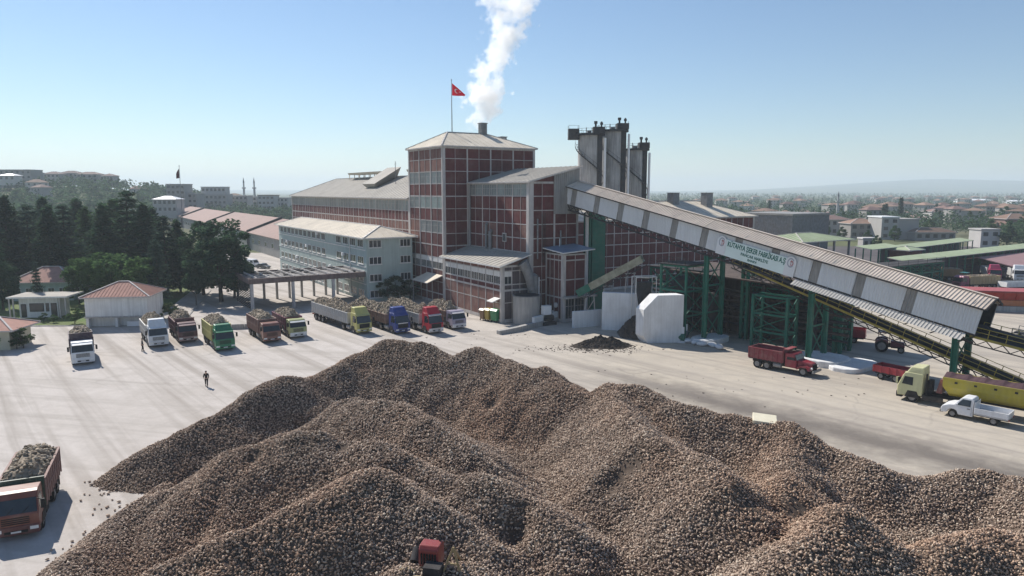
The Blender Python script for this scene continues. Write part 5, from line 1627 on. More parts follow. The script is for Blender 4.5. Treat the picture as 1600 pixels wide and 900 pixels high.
def lorry(name, label, loc, rz, cab, binc, L=7.4, semi=False, cab_h=2.95, high=False, bin_h=2.75, head_h=None, headc=None, ribs=True,
          axles=None, group='beet lorries waiting in the yard', load=None, lw=0.75, seed=1, trim=None, visor=True, stripe=None, tilt=False, lightbin=False, deflector=False):
    t = thing(name, label, 'truck', loc, rz, group)
    W = 1.22
    ln = 2.25 if semi else 2.0
    # cab: side outline swept across, narrower at the roof
    prof = cab_side(cab_h, ln)
    b = MB(); n = len(prof)
    def hw(z): return W - 0.10 * max(0, (z - 1.7) / 1.3)
    a = [(-hw(z), y, z) for y, z in prof]; c = [(hw(z), y, z) for y, z in prof]
    b.mesh(a + c, [list(range(n))[::-1], list(range(n, 2 * n))] + [(k, (k + 1) % n, n + (k + 1) % n, n + k) for k in range(n)])
    b.build('cab', cab, t, bevel=0.05)
    if high or deflector:
        b = MB()
        z0 = cab_h - 0.10; z1 = cab_h + (0.75 if high else 0.5)
        b.hexa([(-1.08, 0.62, z0), (1.08, 0.62, z0), (1.08, ln, z0), (-1.08, ln, z0)], [(-0.95, 1.25, z1), (0.95, 1.25, z1), (1.0, ln, z1 + 0.05), (-1.0, ln, z1 + 0.05)])
        b.build('roof_fairing', cab, t, bevel=0.07)
    # windscreen and its dark surround
    def fy(z): return max(0.0, 0.10 + (0.42 - 0.10) * (z - 1.72) / (cab_h - 0.42 - 1.72))
    z0, z1 = 1.66, cab_h - 0.40
    b = MB(); b.hexa([(-hw(z0) + 0.09, fy(z0) - 0.025, z0), (hw(z0) - 0.09, fy(z0) - 0.025, z0), (hw(z0) - 0.09, fy(z0) + 0.05, z0), (-hw(z0) + 0.09, fy(z0) + 0.05, z0)],
                     [(-hw(z1) + 0.09, fy(z1) - 0.025, z1), (hw(z1) - 0.09, fy(z1) - 0.025, z1), (hw(z1) - 0.09, fy(z1) + 0.05, z1), (-hw(z1) + 0.09, fy(z1) + 0.05, z1)])
    ws = b.build('windscreen', G['glass_dark'], t)
    b = MB()
    for x in (-0.45, 0.35): b.bar((x, fy(z0) - 0.05, z0 + 0.02), (x + 0.35, fy(z0 + 0.35) - 0.045, z0 + 0.35), 0.025)
    b.build('wiper', G['grille'], ws)
    if visor:
        b = MB(); zz = cab_h - 0.36
        b.hexa([(-1.06, 0.18, zz - 0.02), (1.06, 0.18, zz - 0.02), (1.06, 0.50, zz + 0.12), (-1.06, 0.50, zz + 0.12)], [(-1.06, 0.17, zz + 0.03), (1.06, 0.17, zz + 0.03), (1.06, 0.5, zz + 0.17), (-1.06, 0.5, zz + 0.17)])
        b.build('sun_visor', trim or cab, t)
    for s in (-1, 1):
        x = s * W
        b = MB()
        q = [(0.42, 1.78), (1.42, 1.70), (1.42, cab_h - 0.42), (0.60, cab_h - 0.42)]
        x_lo = s * (hw(1.75) + 0.012); x_hi = s * (hw(cab_h - 0.42) + 0.012)
        b.hexa([(x_lo, q[0][0], q[0][1]), (x_lo, q[1][0], q[1][1]), (x_lo - s * 0.05, q[1][0], q[1][1]), (x_lo - s * 0.05, q[0][0], q[0][1])],
               [(x_hi, q[3][0], q[3][1]), (x_hi, q[2][0], q[2][1]), (x_hi - s * 0.05, q[2][0], q[2][1]), (x_hi - s * 0.05, q[3][0], q[3][1])])
        b.build('side_window', G['glass_dark'], t)
        b = MB()
        b.bar((s * (W - 0.05), 0.15, 2.45), (s * (W + 0.25), 0.02, 2.4), 0.05); b.box(min(s * (W + 0.14), s * (W + 0.36)), max(s * (W + 0.14), s * (W + 0.36)), -0.05, 0.07, 1.85, 2.42)
        b.build('mirror', G['grille'], t)
        b = MB(); b.box(s * 0.94 - 0.22, s * 0.94 + 0.22, -0.075, 0.02, 0.62, 0.82); b.build('headlight', G['lamp'], t)
        b = MB()
        b.box(min(s * (W + 0.004), s * (W + 0.02)), max(s * (W + 0.004), s * (W + 0.02)), 1.44, 1.47, 1.15, cab_h - 0.4)
        b.box(min(s * (W + 0.004), s * (W + 0.03)), max(s * (W + 0.004), s * (W + 0.03)), 1.28, 1.42, 1.5, 1.55)
        b.build('door_seam', G['grille'], t)
        b = MB()
        b.hexa([(s * 0.75, 0.72, 0.55), (s * (W + 0.03), 0.72, 0.55), (s * (W + 0.03), 2.05, 0.55), (s * 0.75, 2.05, 0.55)][::1],
               [(s * 0.75, 0.98, 1.16), (s * (W + 0.03), 0.98, 1.16), (s * (W + 0.03), 1.8, 1.16), (s * 0.75, 1.8, 1.16)])
        # wheel arch seen as a dark gap
        b.build('wheel_arch', G['chassis'], t)
        for k in range(2):
            b2 = MB(); b2.box(min(s * 0.9, s * (W + 0.02)), max(s * 0.9, s * (W + 0.02)), 0.12, 0.6, 0.36 + 0.3 * k, 0.42 + 0.3 * k); b2.build('step', G['chassis'], t)
    b = MB(); b.box(-W + 0.02, W - 0.02, -0.06, 0.5, 0.36, 0.93)
    b.build('bumper', trim or cab, t, bevel=0.05)
    b = MB()
    for k in range(4): b.box(-0.72, 0.72, -0.03, 0.03, 1.04 + 0.12 * k, 1.10 + 0.12 * k)
    b.box(-0.6, 0.6, -0.085, 0.0, 0.50, 0.66)
    if semi: b.box(-0.80, 0.80, -0.072, 0.0, 0.94, 1.56)
    b.build('grille', G['grille'], t)
    b = MB(); b.box(-0.26, 0.26, -0.092, -0.086, 0.52, 0.63); b.build('number_plate', G['frame_white'], t)
    if stripe:
        b = MB(); b.box(-0.8, 0.8, -0.068, 0.0, 1.58, 1.70); b.build('badge_strip', stripe, t)
    # chassis
    chL = L if not semi else 6.2
    b = MB()
    for x in (-0.42, 0.42): b.box(x - 0.06, x + 0.06, 0.5, chL - 0.2, 0.72, 0.98)
    b.box(-0.9, 0.9, 1.2, 1.5, 0.42, 0.6)
    for y in (2.6, 3.4, chL - 0.8): b.box(-0.36, 0.36, y, y + 0.1, 0.74, 0.96)
    b.build('chassis', G['chassis'], t)
    b = MB(); b.smooth = True; b.tube((-0.95, 2.5, 0.72), (-0.95, 3.6, 0.72), 0.32, 12); b.build('fuel_tank', G['rim'], t)
    b = MB(); b.box(0.65, 1.2, 2.5, 3.4, 0.48, 1.0); b.build('air_tank_box', G['chassis'], t)
    ax = axles or ((1.38, L - 2.7, L - 1.35) if not semi else (1.38, 4.9, L - 4.2, L - 2.85, L - 1.5))
    for k, y in enumerate(ax):
        for s in (-1, 1): wheel(t, s * (W - 0.17 if k == 0 else W - 0.24), y, 0.5, 0.3 if k == 0 else 0.46)
    # body
    y0 = ln + 0.25 if not semi else ln + 0.75
    zf = 1.12 if not semi else 1.25
    b = MB(); b.box(-1.2, 1.2, y0, L, zf - 0.14, zf)
    b.build('body_floor', G['chassis'], t)
    wt = 0.05
    for s in (-1, 1):
        b = MB(); b.box(min(s * (1.25 - wt), s * 1.25), max(s * (1.25 - wt), s * 1.25), y0 + 0.06, L - 0.06, zf + 0.002, bin_h)
        if ribs:
            k = y0 + 0.1
            nr = max(4, int((L - y0) / 0.75))
            for i in range(nr + 1):
                y = y0 + 0.1 + (L - y0 - 0.2) * i / nr
                b.box(min(s * 1.251, s * 1.31), max(s * 1.251, s * 1.31), y - 0.05, y + 0.05, zf - 0.05, bin_h)
        b.box(min(s * 1.18, s * 1.32), max(s * 1.18, s * 1.32), y0 + 0.06, L - 0.06, bin_h + 0.002, bin_h + 0.1)
        b.box(min(s * 1.251, s * 1.30), max(s * 1.251, s * 1.30), y0 + 0.06, L - 0.06, (zf + bin_h) / 2 - 0.04, (zf + bin_h) / 2 + 0.04)
        b.build('side_board', binc, t)
    hh = head_h or bin_h
    b = MB(); b.box(-1.25, 1.25, y0, y0 + 0.055, zf + 0.002, hh)
    for x in (-0.8, 0, 0.8): b.box(x - 0.05, x + 0.05, y0 - 0.05, y0 - 0.001, zf, hh)
    b.box(-1.28, 1.28, y0 - 0.04, y0 + 0.08, hh + 0.002, hh + 0.1)
    b.build('headboard', headc or binc, t)
    b = MB(); b.box(-1.25, 1.25, L - 0.055, L, zf + 0.002, bin_h); b.box(-1.28, 1.28, L - 0.08, L + 0.04, bin_h + 0.002, bin_h + 0.1); b.build('tailgate', binc, t)
    for s in (-1, 1):
        b = MB(); b.box(s * 0.95 - 0.2, s * 0.95 + 0.2, L + 0.0, L + 0.05, 0.8, 0.95); b.build('tail_light', G['lamp_red'], t)
    if semi:
        b = MB()
        for x in (-0.42, 0.42): b.box(x - 0.06, x + 0.06, y0 + 1.2, L - 0.3, 0.98, zf - 0.145)
        for s in (-1, 1):
            b.bar((s * 1.18, 6.3, 0.75), (s * 1.18, L - 5.4, 0.75), 0.05, 0.1); b.bar((s * 1.18, 6.3, 1.0), (s * 1.18, L - 5.4, 1.0), 0.05, 0.1)
        b.box(-0.7, -0.55, 6.2, 6.35, 0.3, 1.0); b.box(0.55, 0.7, 6.2, 6.35, 0.3, 1.0)
        b.build('trailer_frame', G['chassis'], t)
    for s in (-1, 1):
        b = MB(); y = ax[-1]
        b.box(s * 0.98 - 0.26, s * 0.98 + 0.26, y + 0.6, y + 0.64, 0.35, 1.0); b.build('mud_flap', G['grille'], t)
    if load:
        beet_load(t, 2.36, L - y0 - 0.14, y0 + 0.07, bin_h - 0.12, lw, load, seed)
    return t

WHITE = paint('white', (0.68, 0.69, 0.70), 0.35); MAROON = paint('maroon', (0.16, 0.035, 0.04)); GREEN = paint('green', (0.02, 0.17, 0.075), 0.35)
BROWN = paint('rust', (0.22, 0.085, 0.06), 0.6); LIME = paint('lime', (0.36, 0.38, 0.17), 0.5); CRIM = paint('crimson', (0.17, 0.025, 0.055), 0.5)
YEL = paint('yellow', (0.50, 0.46, 0.15), 0.4); BLUE = paint('blue', (0.02, 0.045, 0.22), 0.35); RED = paint('red', (0.42, 0.02, 0.035), 0.3)
LILAC = paint('lilac', (0.36, 0.33, 0.42), 0.4); GREYB = paint('grey_bin', (0.42, 0.42, 0.41), 0.6, 0.7); DARKB = paint('dark_bin', (0.05, 0.028, 0.045), 0.5, 0.7)
YELB = paint('yellow_bin', (0.46, 0.42, 0.17), 0.5, 0.7); BRNB = paint('brown_bin', (0.20, 0.12, 0.09), 0.6, 0.75); WHB = paint('white_bin', (0.55, 0.54, 0.52), 0.6, 0.7)
OXB = paint('oxide_bin', (0.26, 0.10, 0.085), 0.6, 0.75)
TH = R(34)
lorry('beet_lorry', 'white cabbed lorry with dark tipper body parked alone at the left of the row', gz(131, 571), R(33), WHITE, DARKB, 8.2, cab_h=2.85, bin_h=2.9, head_h=3.55, load='mixed beet and leaf load on the white lorry parked alone', lw=0.75, seed=1, visor=True)
lorry('beet_lorry', 'white lorry with high roof and white body, man in black standing at its front corner', gz(249, 543), TH, WHITE, WHB, 8.8, cab_h=2.95, high=True, bin_h=2.7, load='leafy beet load on the white high roofed lorry', lw=0.95, seed=2)
lorry('beet_lorry', 'dark maroon lorry with brown body between white and green lorries', gz(295, 536), TH, paint('maroon_dark', (0.105, 0.035, 0.04), 0.5), paint('maroon_bin', (0.12, 0.035, 0.045), 0.5), 8.2, cab_h=2.8, bin_h=2.65, head_h=3.1, load='brown beet load on the maroon lorry', lw=0.9, seed=3, trim=paint('dust_pink', (0.34, 0.22, 0.21), 0.4))
lorry('beet_lorry', 'bright green cabbed lorry with tall yellow slatted body', gz(353, 549), TH, GREEN, YELB, 8.6, cab_h=2.9, deflector=True, bin_h=3.15, load='straw coloured beet load above the green lorry', lw=0.75, seed=4, trim=paint('green_trim', (0.03, 0.22, 0.10), 0.3))
lorry('beet_lorry', 'rust red lorry with a rust red body and wide windscreen', gz(426, 536), TH, BROWN, paint('rust_bin', (0.19, 0.10, 0.085), 0.6, 0.7), 8.8, cab_h=2.75, bin_h=2.95, load='dark brown beet load on the rust red lorry', lw=0.6, seed=5, visor=False)
lorry('beet_lorry', 'lime green cabbed lorry with a crimson body behind the rust red one', gz(467, 529), TH, LIME, CRIM, 8.8, cab_h=2.7, bin_h=2.75, load='brown beet load in the crimson lorry body', lw=0.75, seed=6, trim=paint('white_visor', (0.7, 0.7, 0.68), 0.3))
lorry('beet_lorry', 'yellow cabbed articulated lorry with a long pale grey trailer', gz(570, 522), R(38), YEL, GREYB, 16.8, semi=True, cab_h=3.1, high=True, bin_h=2.8, load='long beet load in the pale grey trailer behind the yellow cab', lw=0.9, seed=7)
lorry('beet_lorry', 'blue cabbed articulated lorry with a brown trailer', gz(630, 522), R(37), BLUE, BRNB, 15.6, semi=True, cab_h=3.1, high=True, bin_h=2.55, load='long beet load behind the blue cab', lw=1.0, seed=8, stripe=G['frame_white'])
lorry('beet_lorry', 'red cabbed articulated lorry with a grey trailer', gz(682, 522), R(36), RED, GREYB, 15.2, semi=True, cab_h=3.1, high=True, bin_h=2.6, load='long greyish beet load behind the red cab', lw=1.0, seed=9, trim=paint('white_trim', (0.6, 0.55, 0.52), 0.4))
lorry('beet_lorry', 'lilac and white cabbed lorry nearest the brick annex', gz(718, 515), R(35), LILAC, BRNB, 8.6, cab_h=2.85, bin_h=2.6, load='rounded beet load on the lilac lorry', lw=1.0, seed=10, trim=paint('white_trim2', (0.66, 0.63, 0.64), 0.3))
lorry('beet_lorry', 'rusty orange lorry full of beets at the lower left, nearest of all lorries', gz(27, 845), R(25), paint('rust_orange', (0.19, 0.060, 0.04), 0.5), paint('oxide_pale', (0.25, 0.15, 0.13), 0.6, 0.75), 8.4, cab_h=2.85, bin_h=2.8, head_h=2.95, headc=paint('green_head', (0.05, 0.09, 0.06), 0.5), load='leafy beet load in the rusty orange lorry', lw=0.7, seed=11, trim=paint('dark_rust', (0.13, 0.045, 0.04), 0.5), visor=False)

# bonneted red dump truck
def bonnet_truck():
    t = thing('dump_truck', 'old red bonneted dump truck parked beside the tall green trestle', 'truck', gz(1273, 588), R(43))
    W = 1.15; RD = paint('old_red', (0.26, 0.022, 0.04), 0.45); RB = paint('old_red_body', (0.24, 0.045, 0.055), 0.6, 0.7)
    b = MB(); b.hexa([(-0.62, 0.05, 0.72), (0.62, 0.05, 0.72), (0.85, 1.75, 0.72), (-0.85, 1.75, 0.72)], [(-0.52, 0.12, 1.48), (0.52, 0.12, 1.48), (0.80, 1.75, 1.72), (-0.80, 1.75, 1.72)])
    b.build('bonnet', RD, t, bevel=0.10)
    for s in (-1, 1):
        b = MB(); b.prism([(0.1, 0.75), (0.25, 1.08), (0.65, 1.22), (1.2, 1.20), (1.6, 0.95), (1.75, 0.70), (1.55, 0.70), (1.3, 1.0), (0.5, 1.0), (0.35, 0.7)], (1, 0, 0), (s * 0.88, 0, 0), (0, 1, 0), (0, 0, 1), 0.55)
        b.build('wing', RD, t)
        b = MB(); b.tube((s * 0.78, -0.03, 0.98), (s * 0.78, 0.12, 0.98), 0.14, 14); b.build('headlight', G['lamp'], t)
        b = MB(); b.hexa([(s * 1.10, 1.95, 1.66), (s * 1.10, 2.85, 1.66), (s * 1.05, 2.85, 1.66), (s * 1.05, 1.95, 1.66)], [(s * 1.05, 2.12, 2.2), (s * 1.05, 2.85, 2.2), (s * 1.0, 2.85, 2.2), (s * 1.0, 2.12, 2.2)]); b.build('side_window', G['glass_dark'], t)
        b = MB(); b.bar((s * 1.1, 1.9, 1.75), (s * 1.45, 1.75, 1.95), 0.04); b.box(s * 1.45 - 0.1, s * 1.45 + 0.1, 1.7, 1.76, 1.75, 2.15); b.build('mirror', G['grille'], t)
    b = MB(); prof = [(1.75, 0.75), (1.75, 1.62), (2.0, 2.3), (2.2, 2.4), (3.1, 2.38), (3.1, 0.75)]
    b.prism(prof, (1, 0, 0), (0, 0, 0), (0, 1, 0), (0, 0, 1), 2.14); b.build('cab', RD, t, bevel=0.06)
    b = MB(); b.hexa([(-0.95, 1.755, 1.68), (0.95, 1.755, 1.68), (0.95, 1.80, 1.68), (-0.95, 1.80, 1.68)], [(-0.90, 1.945, 2.22), (0.90, 1.945, 2.22), (0.90, 1.99, 2.22), (-0.90, 1.99, 2.22)]); b.build('windscreen', G['glass_dark'], t)
    b = MB(); b.box(-0.5, 0.5, 0.0, 0.06, 0.85, 1.35)
    for k in range(7): b.box(-0.46 + 0.14 * k, -0.41 + 0.14 * k, -0.02, 0.02, 0.87, 1.33)
    b.build('grille', G['grille'], t)
    b = MB(); b.box(-1.1, 1.1, -0.28, -0.12, 0.5, 0.78); b.build('bumper', G['rim'], t, bevel=0.03)
    b = MB()
    for x in (-0.42, 0.42): b.box(x - 0.06, x + 0.06, 0.0, 7.4, 0.6, 0.85)
    b.build('chassis', G['chassis'], t)
    for s in (-1, 1):
        b = MB(); b.box(min(s * 1.12, s * 1.18), max(s * 1.12, s * 1.18), 3.35, 7.6, 1.15, 2.35)
        for k in range(8): b.box(min(s * 1.181, s * 1.25), max(s * 1.181, s * 1.25), 3.4 + 0.58 * k, 3.5 + 0.58 * k, 1.1, 2.35)
        b.box(min(s * 1.10, s * 1.27), max(s * 1.10, s * 1.27), 3.3, 7.65, 2.352, 2.46); b.build('side_board', RB, t)
    b = MB(); b.box(-1.18, 1.18, 3.28, 3.345, 1.15, 2.75); b.box(-1.1, 1.1, 2.75, 3.35, 2.75, 2.82); b.build('headboard', RB, t)
    b = MB(); b.box(-1.18, 1.18, 7.605, 7.67, 1.15, 2.4); b.build('tailgate', RB, t)
    b = MB(); b.box(-1.12, 1.12, 3.3, 7.6, 1.02, 1.149); b.build('body_floor', G['chassis'], t)
    b = MB(); b.smooth = True; b.tube((-0.85, 3.6, 0.72), (-0.85, 4.5, 0.72), 0.27, 12); b.build('fuel_tank', G['rim'], t)
    for y, w in ((0.95, 0.28), (5.3, 0.44), (6.5, 0.44)):
        for s in (-1, 1): wheel(t, s * (0.92), y, 0.5, w)
bonnet_truck()

# cream tractor with yellow tub trailer
def tub_lorry():
    CREAM = paint('cream', (0.60, 0.58, 0.33), 0.3); TUB = paint('tub_yellow', (0.44, 0.36, 0.045), 0.5)
    t = thing('tipper_lorry', 'cream cabbed articulated lorry with a yellow tub trailer under a dark tarpaulin', 'truck', (39.9, 70.2, 0), R(-135))
    W = 1.22
    prof = cab_side(3.0, 2.25); n = len(prof); b = MB()
    def hw(z): return W - 0.10 * max(0, (z - 1.7) / 1.3)
    b.mesh([(-hw(z), y, z) for y, z in prof] + [(hw(z), y, z) for y, z in prof], [list(range(n))[::-1], list(range(n, 2 * n))] + [(k, (k + 1) % n, n + (k + 1) % n, n + k) for k in range(n)])
    b.build('cab', CREAM, t, bevel=0.06)
    b = MB(); b.hexa([(-1.08, 0.70, 2.9), (1.08, 0.70, 2.9), (1.08, 2.25, 2.9), (-1.08, 2.25, 2.9)], [(-0.98, 1.1, 3.55), (0.98, 1.1, 3.55), (1.02, 2.25, 3.6), (-1.02, 2.25, 3.6)]); b.build('roof_fairing', CREAM, t, bevel=0.08)
    def fy(z): return 0.10 + 0.32 * (z - 1.72) / (3.0 - 0.42 - 1.72)
    b = MB(); b.hexa([(-1.1, fy(1.8) - 0.03, 1.8), (1.1, fy(1.8) - 0.03, 1.8), (1.1, fy(1.8) + 0.05, 1.8), (-1.1, fy(1.8) + 0.05, 1.8)], [(-1.05, fy(2.5) - 0.03, 2.5), (1.05, fy(2.5) - 0.03, 2.5), (1.05, fy(2.5) + 0.05, 2.5), (-1.05, fy(2.5) + 0.05, 2.5)]); b.build('windscreen', G['glass_dark'], t)
    for s in (-1, 1):
        b = MB(); b.hexa([(s * 1.235, 0.42, 1.78), (s * 1.235, 1.4, 1.72), (s * 1.18, 1.4, 1.72), (s * 1.18, 0.42, 1.78)], [(s * 1.165, 0.62, 2.55), (s * 1.165, 1.4, 2.55), (s * 1.12, 1.4, 2.55), (s * 1.12, 0.62, 2.55)]); b.build('side_window', G['glass_dark'], t)
        b = MB(); b.bar((s * 1.15, 0.1, 2.4), (s * 1.5, 0.0, 2.4), 0.05); b.box(s * 1.45 - 0.12, s * 1.45 + 0.12, -0.06, 0.06, 1.8, 2.4); b.build('mirror', CREAM, t)
        b = MB(); b.box(s * 0.95 - 0.2, s * 0.95 + 0.2, -0.07, 0.02, 0.62, 0.82); b.build('headlight', G['lamp'], t)
        b = MB(); b.hexa([(s * 0.75, 0.72, 0.5), (s * 1.25, 0.72, 0.5), (s * 1.25, 2.05, 0.5), (s * 0.75, 2.05, 0.5)], [(s * 0.75, 0.98, 1.16), (s * 1.25, 0.98, 1.16), (s * 1.25, 1.8, 1.16), (s * 0.75, 1.8, 1.16)]); b.build('wheel_arch', G['chassis'], t)
        b = MB(); b.box(min(s * 1.0, s * 1.23), max(s * 1.0, s * 1.23), 2.3, 4.1, 0.45, 0.95); b.build('side_tank', G['chassis'], t)
    b = MB(); b.box(-1.2, 1.2, -0.06, 0.5, 0.36, 0.95); b.build('bumper', G['grille'], t, bevel=0.05)
    b = MB(); b.box(-0.8, 0.8, -0.04, 0.02, 1.0, 1.55); b.build('grille', G['grille'], t)
    b = MB()
    for x in (-0.42, 0.42): b.box(x - 0.06, x + 0.06, 0.5, 6.3, 0.72, 0.98)
    b.box(-0.5, 0.5, 2.5, 2.9, 1.0, 2.3); b.tube((0.7, 2.5, 0.9), (0.7, 2.5, 3.0), 0.09, 8)
    b.build('chassis', G['chassis'], t)
    # tub: half pipe cross section
    L0, L1 = 4.0, 15.0
    sec = [(-1.25, 3.05), (-1.25, 2.2), (-1.05, 1.55), (-0.7, 1.25), (0.7, 1.25), (1.05, 1.55), (1.25, 2.2), (1.25, 3.05)]
    b = MB(); m = len(sec)
    vs = [(x, L0 + (0.5 if z < 1.6 else 0), z) for x, z in sec] + [(x, L1, z) for x, z in sec]
    b.mesh(vs, [(k, k + 1, m + k + 1, m + k) for k in range(m - 1)] + [list(range(m))[::-1], list(range(m, 2 * m))]); b.build('tub', TUB, t)
    for s in (-1, 1):
        b = MB(); b.bar((s * 1.28, L0, 3.03), (s * 1.28, L1, 3.03), 0.12, 0.16); b.build('top_rail', TUB, t)
        for k in range(7):
            y = L0 + 1.0 + 1.6 * k
            b = MB(); b.box(min(s * 1.252, s * 1.30), max(s * 1.252, s * 1.30), y, y + 0.24, 2.62, 2.8); b.build('ratchet', G['chassis'], t)
    b = MB()
    for k in range(23):
        y = L0 + (L1 - L0) * k / 23; y1 = L0 + (L1 - L0) * (k + 1) / 23
        z0 = 3.2 + 0.07 * math.sin(k * 2.1); z1 = 3.2 + 0.07 * math.sin((k + 1) * 2.1)
        b.poly([(-1.26, y, 3.08), (0, y, z0 + 0.2), (0, y1, z1 + 0.2), (-1.26, y1, 3.08)]); b.poly([(1.26, y, 3.08), (0, y, z0 + 0.2), (0, y1, z1 + 0.2), (1.26, y1, 3.08)])
    b.build('tarpaulin', mat('tarp', (0.075, 0.04, 0.045), 0.8, 0.2, 1.0), t, fixn=False)
    b = MB(); b.hexa([(-0.9, 3.4, 1.3), (0.9, 3.4, 1.3), (0.9, 3.9, 1.3), (-0.9, 3.9, 1.3)], [(-0.5, 3.6, 2.6), (0.5, 3.6, 2.6), (0.5, 3.9, 2.6), (-0.5, 3.9, 2.6)]); b.build('tipping_ram', paint('rust_ram', (0.2, 0.07, 0.05)), t)
    b = MB()
    for x in (-0.5, 0.5): b.box(x - 0.07, x + 0.07, 4.5, L1 - 0.4, 1.0, 1.25)
    b.build('trailer_frame', G['chassis'], t)
    for y in (1.38, 4.9, 11.2, 12.5, 13.8):
        for s in (-1, 1): wheel(t, s * (1.05 if y < 2 else 0.98), y, 0.5, 0.3 if y < 2 else 0.46)
tub_lorry()

def pickup():
    t = thing('pickup_truck', 'small white drop-side pickup parked alongside the yellow trailer', 'pickup', (41.2, 65.0, 0), R(-137))
    t.scale = (1.13, 1.13, 1.13)
    PW = paint('pickup_white', (0.74, 0.75, 0.77), 0.15, 0.3)
    prof = [(0.02, 0.32), (0.0, 0.62), (0.10, 0.86), (0.55, 1.06), (0.92, 1.12), (1.42, 1.72), (1.62, 1.80), (2.18, 1.80), (2.30, 1.70), (2.30, 0.34), (1.28, 0.34), (1.15, 0.62), (0.98, 0.72), (0.72, 0.72), (0.55, 0.62), (0.42, 0.34)]
    b = MB(); n = len(prof)
    def hw(z): return 0.86 - 0.16 * max(0, (z - 1.1) / 0.7)
    b.mesh([(-hw(z), y, z) for y, z in prof] + [(hw(z), y, z) for y, z in prof], [list(range(n))[::-1], list(range(n, 2 * n))] + [(k, (k + 1) % n, n + (k + 1) % n, n + k) for k in range(n)])
    b.build('cab', PW, t, bevel=0.04)
    b = MB(); b.hexa([(-0.76, 0.98, 1.16), (0.76, 0.98, 1.16), (0.76, 1.03, 1.14), (-0.76, 1.03, 1.14)], [(-0.68, 1.385, 1.70), (0.68, 1.385, 1.70), (0.68, 1.43, 1.68), (-0.68, 1.43, 1.68)]); b.build('windscreen', G['glass_dark'], t)
    for s in (-1, 1):
        b = MB(); b.hexa([(s * 0.868, 1.12, 1.14), (s * 0.868, 2.12, 1.14), (s * 0.83, 2.12, 1.14), (s * 0.83, 1.12, 1.14)], [(s * 0.745, 1.52, 1.66), (s * 0.745, 2.12, 1.66), (s * 0.70, 2.12, 1.66), (s * 0.70, 1.52, 1.66)]); b.build('side_window', G['glass_dark'], t)
        b = MB(); b.box(s * 0.92 - 0.09, s * 0.92 + 0.09, 1.12, 1.22, 1.10, 1.26); b.build('mirror', PW, t)
        b = MB(); b.hexa([(s * 0.50, 0.02, 0.62), (s * 0.80, 0.06, 0.62), (s * 0.80, 0.16, 0.62), (s * 0.5, 0.12, 0.62)], [(s * 0.52, 0.05, 0.82), (s * 0.78, 0.16, 0.84), (s * 0.78, 0.3, 0.84), (s * 0.52, 0.2, 0.82)]); b.build('headlight', G['lamp'], t)
        b = MB(); b.box(min(s * 0.86, s * 0.87), max(s * 0.86, s * 0.87), 2.2, 2.215, 0.4, 1.1); b.box(min(s * 0.86, s * 0.885), max(s * 0.86, s * 0.885), 1.9, 2.1, 0.92, 0.97); b.build('door_seam', G['grille'], t)
        b = MB(); b.box(min(s * 0.86, s * 0.90), max(s * 0.86, s * 0.90), 2.40, 4.70, 0.72, 1.10); b.box(min(s * 0.85, s * 0.915), max(s * 0.85, s * 0.915), 2.40, 4.70, 1.102, 1.14)
        for y in (2.42, 3.5, 4.6): b.box(min(s * 0.901, s * 0.93), max(s * 0.901, s * 0.93), y, y + 0.08, 0.7, 1.12)
        b.build('drop_side', PW, t)
        b = MB(); b.box(s * 0.75 - 0.1, s * 0.75 + 0.1, 4.76, 4.79, 0.55, 0.68); b.build('tail_light', G['lamp_red'], t)
    b = MB(); b.box(-0.9, 0.9, 2.38, 4.75, 0.60, 0.72); b.build('bed', paint('bed_grey', (0.45, 0.45, 0.45), 0.4), t)
    b = MB(); b.box(-0.9, 0.9, 4.70, 4.75, 0.721, 1.13); b.build('tailgate', PW, t)
    b = MB(); b.box(-0.86, 0.86, 2.38, 2.42, 0.721, 1.55)
    b.build('headboard', PW, t)
    b = MB(); b.box(-0.82, 0.82, -0.07, 0.18, 0.28, 0.52); b.build('bumper', G['grille'], t, bevel=0.04)
    b = MB()
    for x in (-0.4, 0.4): b.box(x - 0.05, x + 0.05, 1.0, 4.7, 0.42, 0.59)
    b.build('chassis', G['chassis'], t)
    for y in (0.86, 3.75):
        for s in (-1, 1): wheel(t, s * 0.76, y, 0.32, 0.2)
pickup()

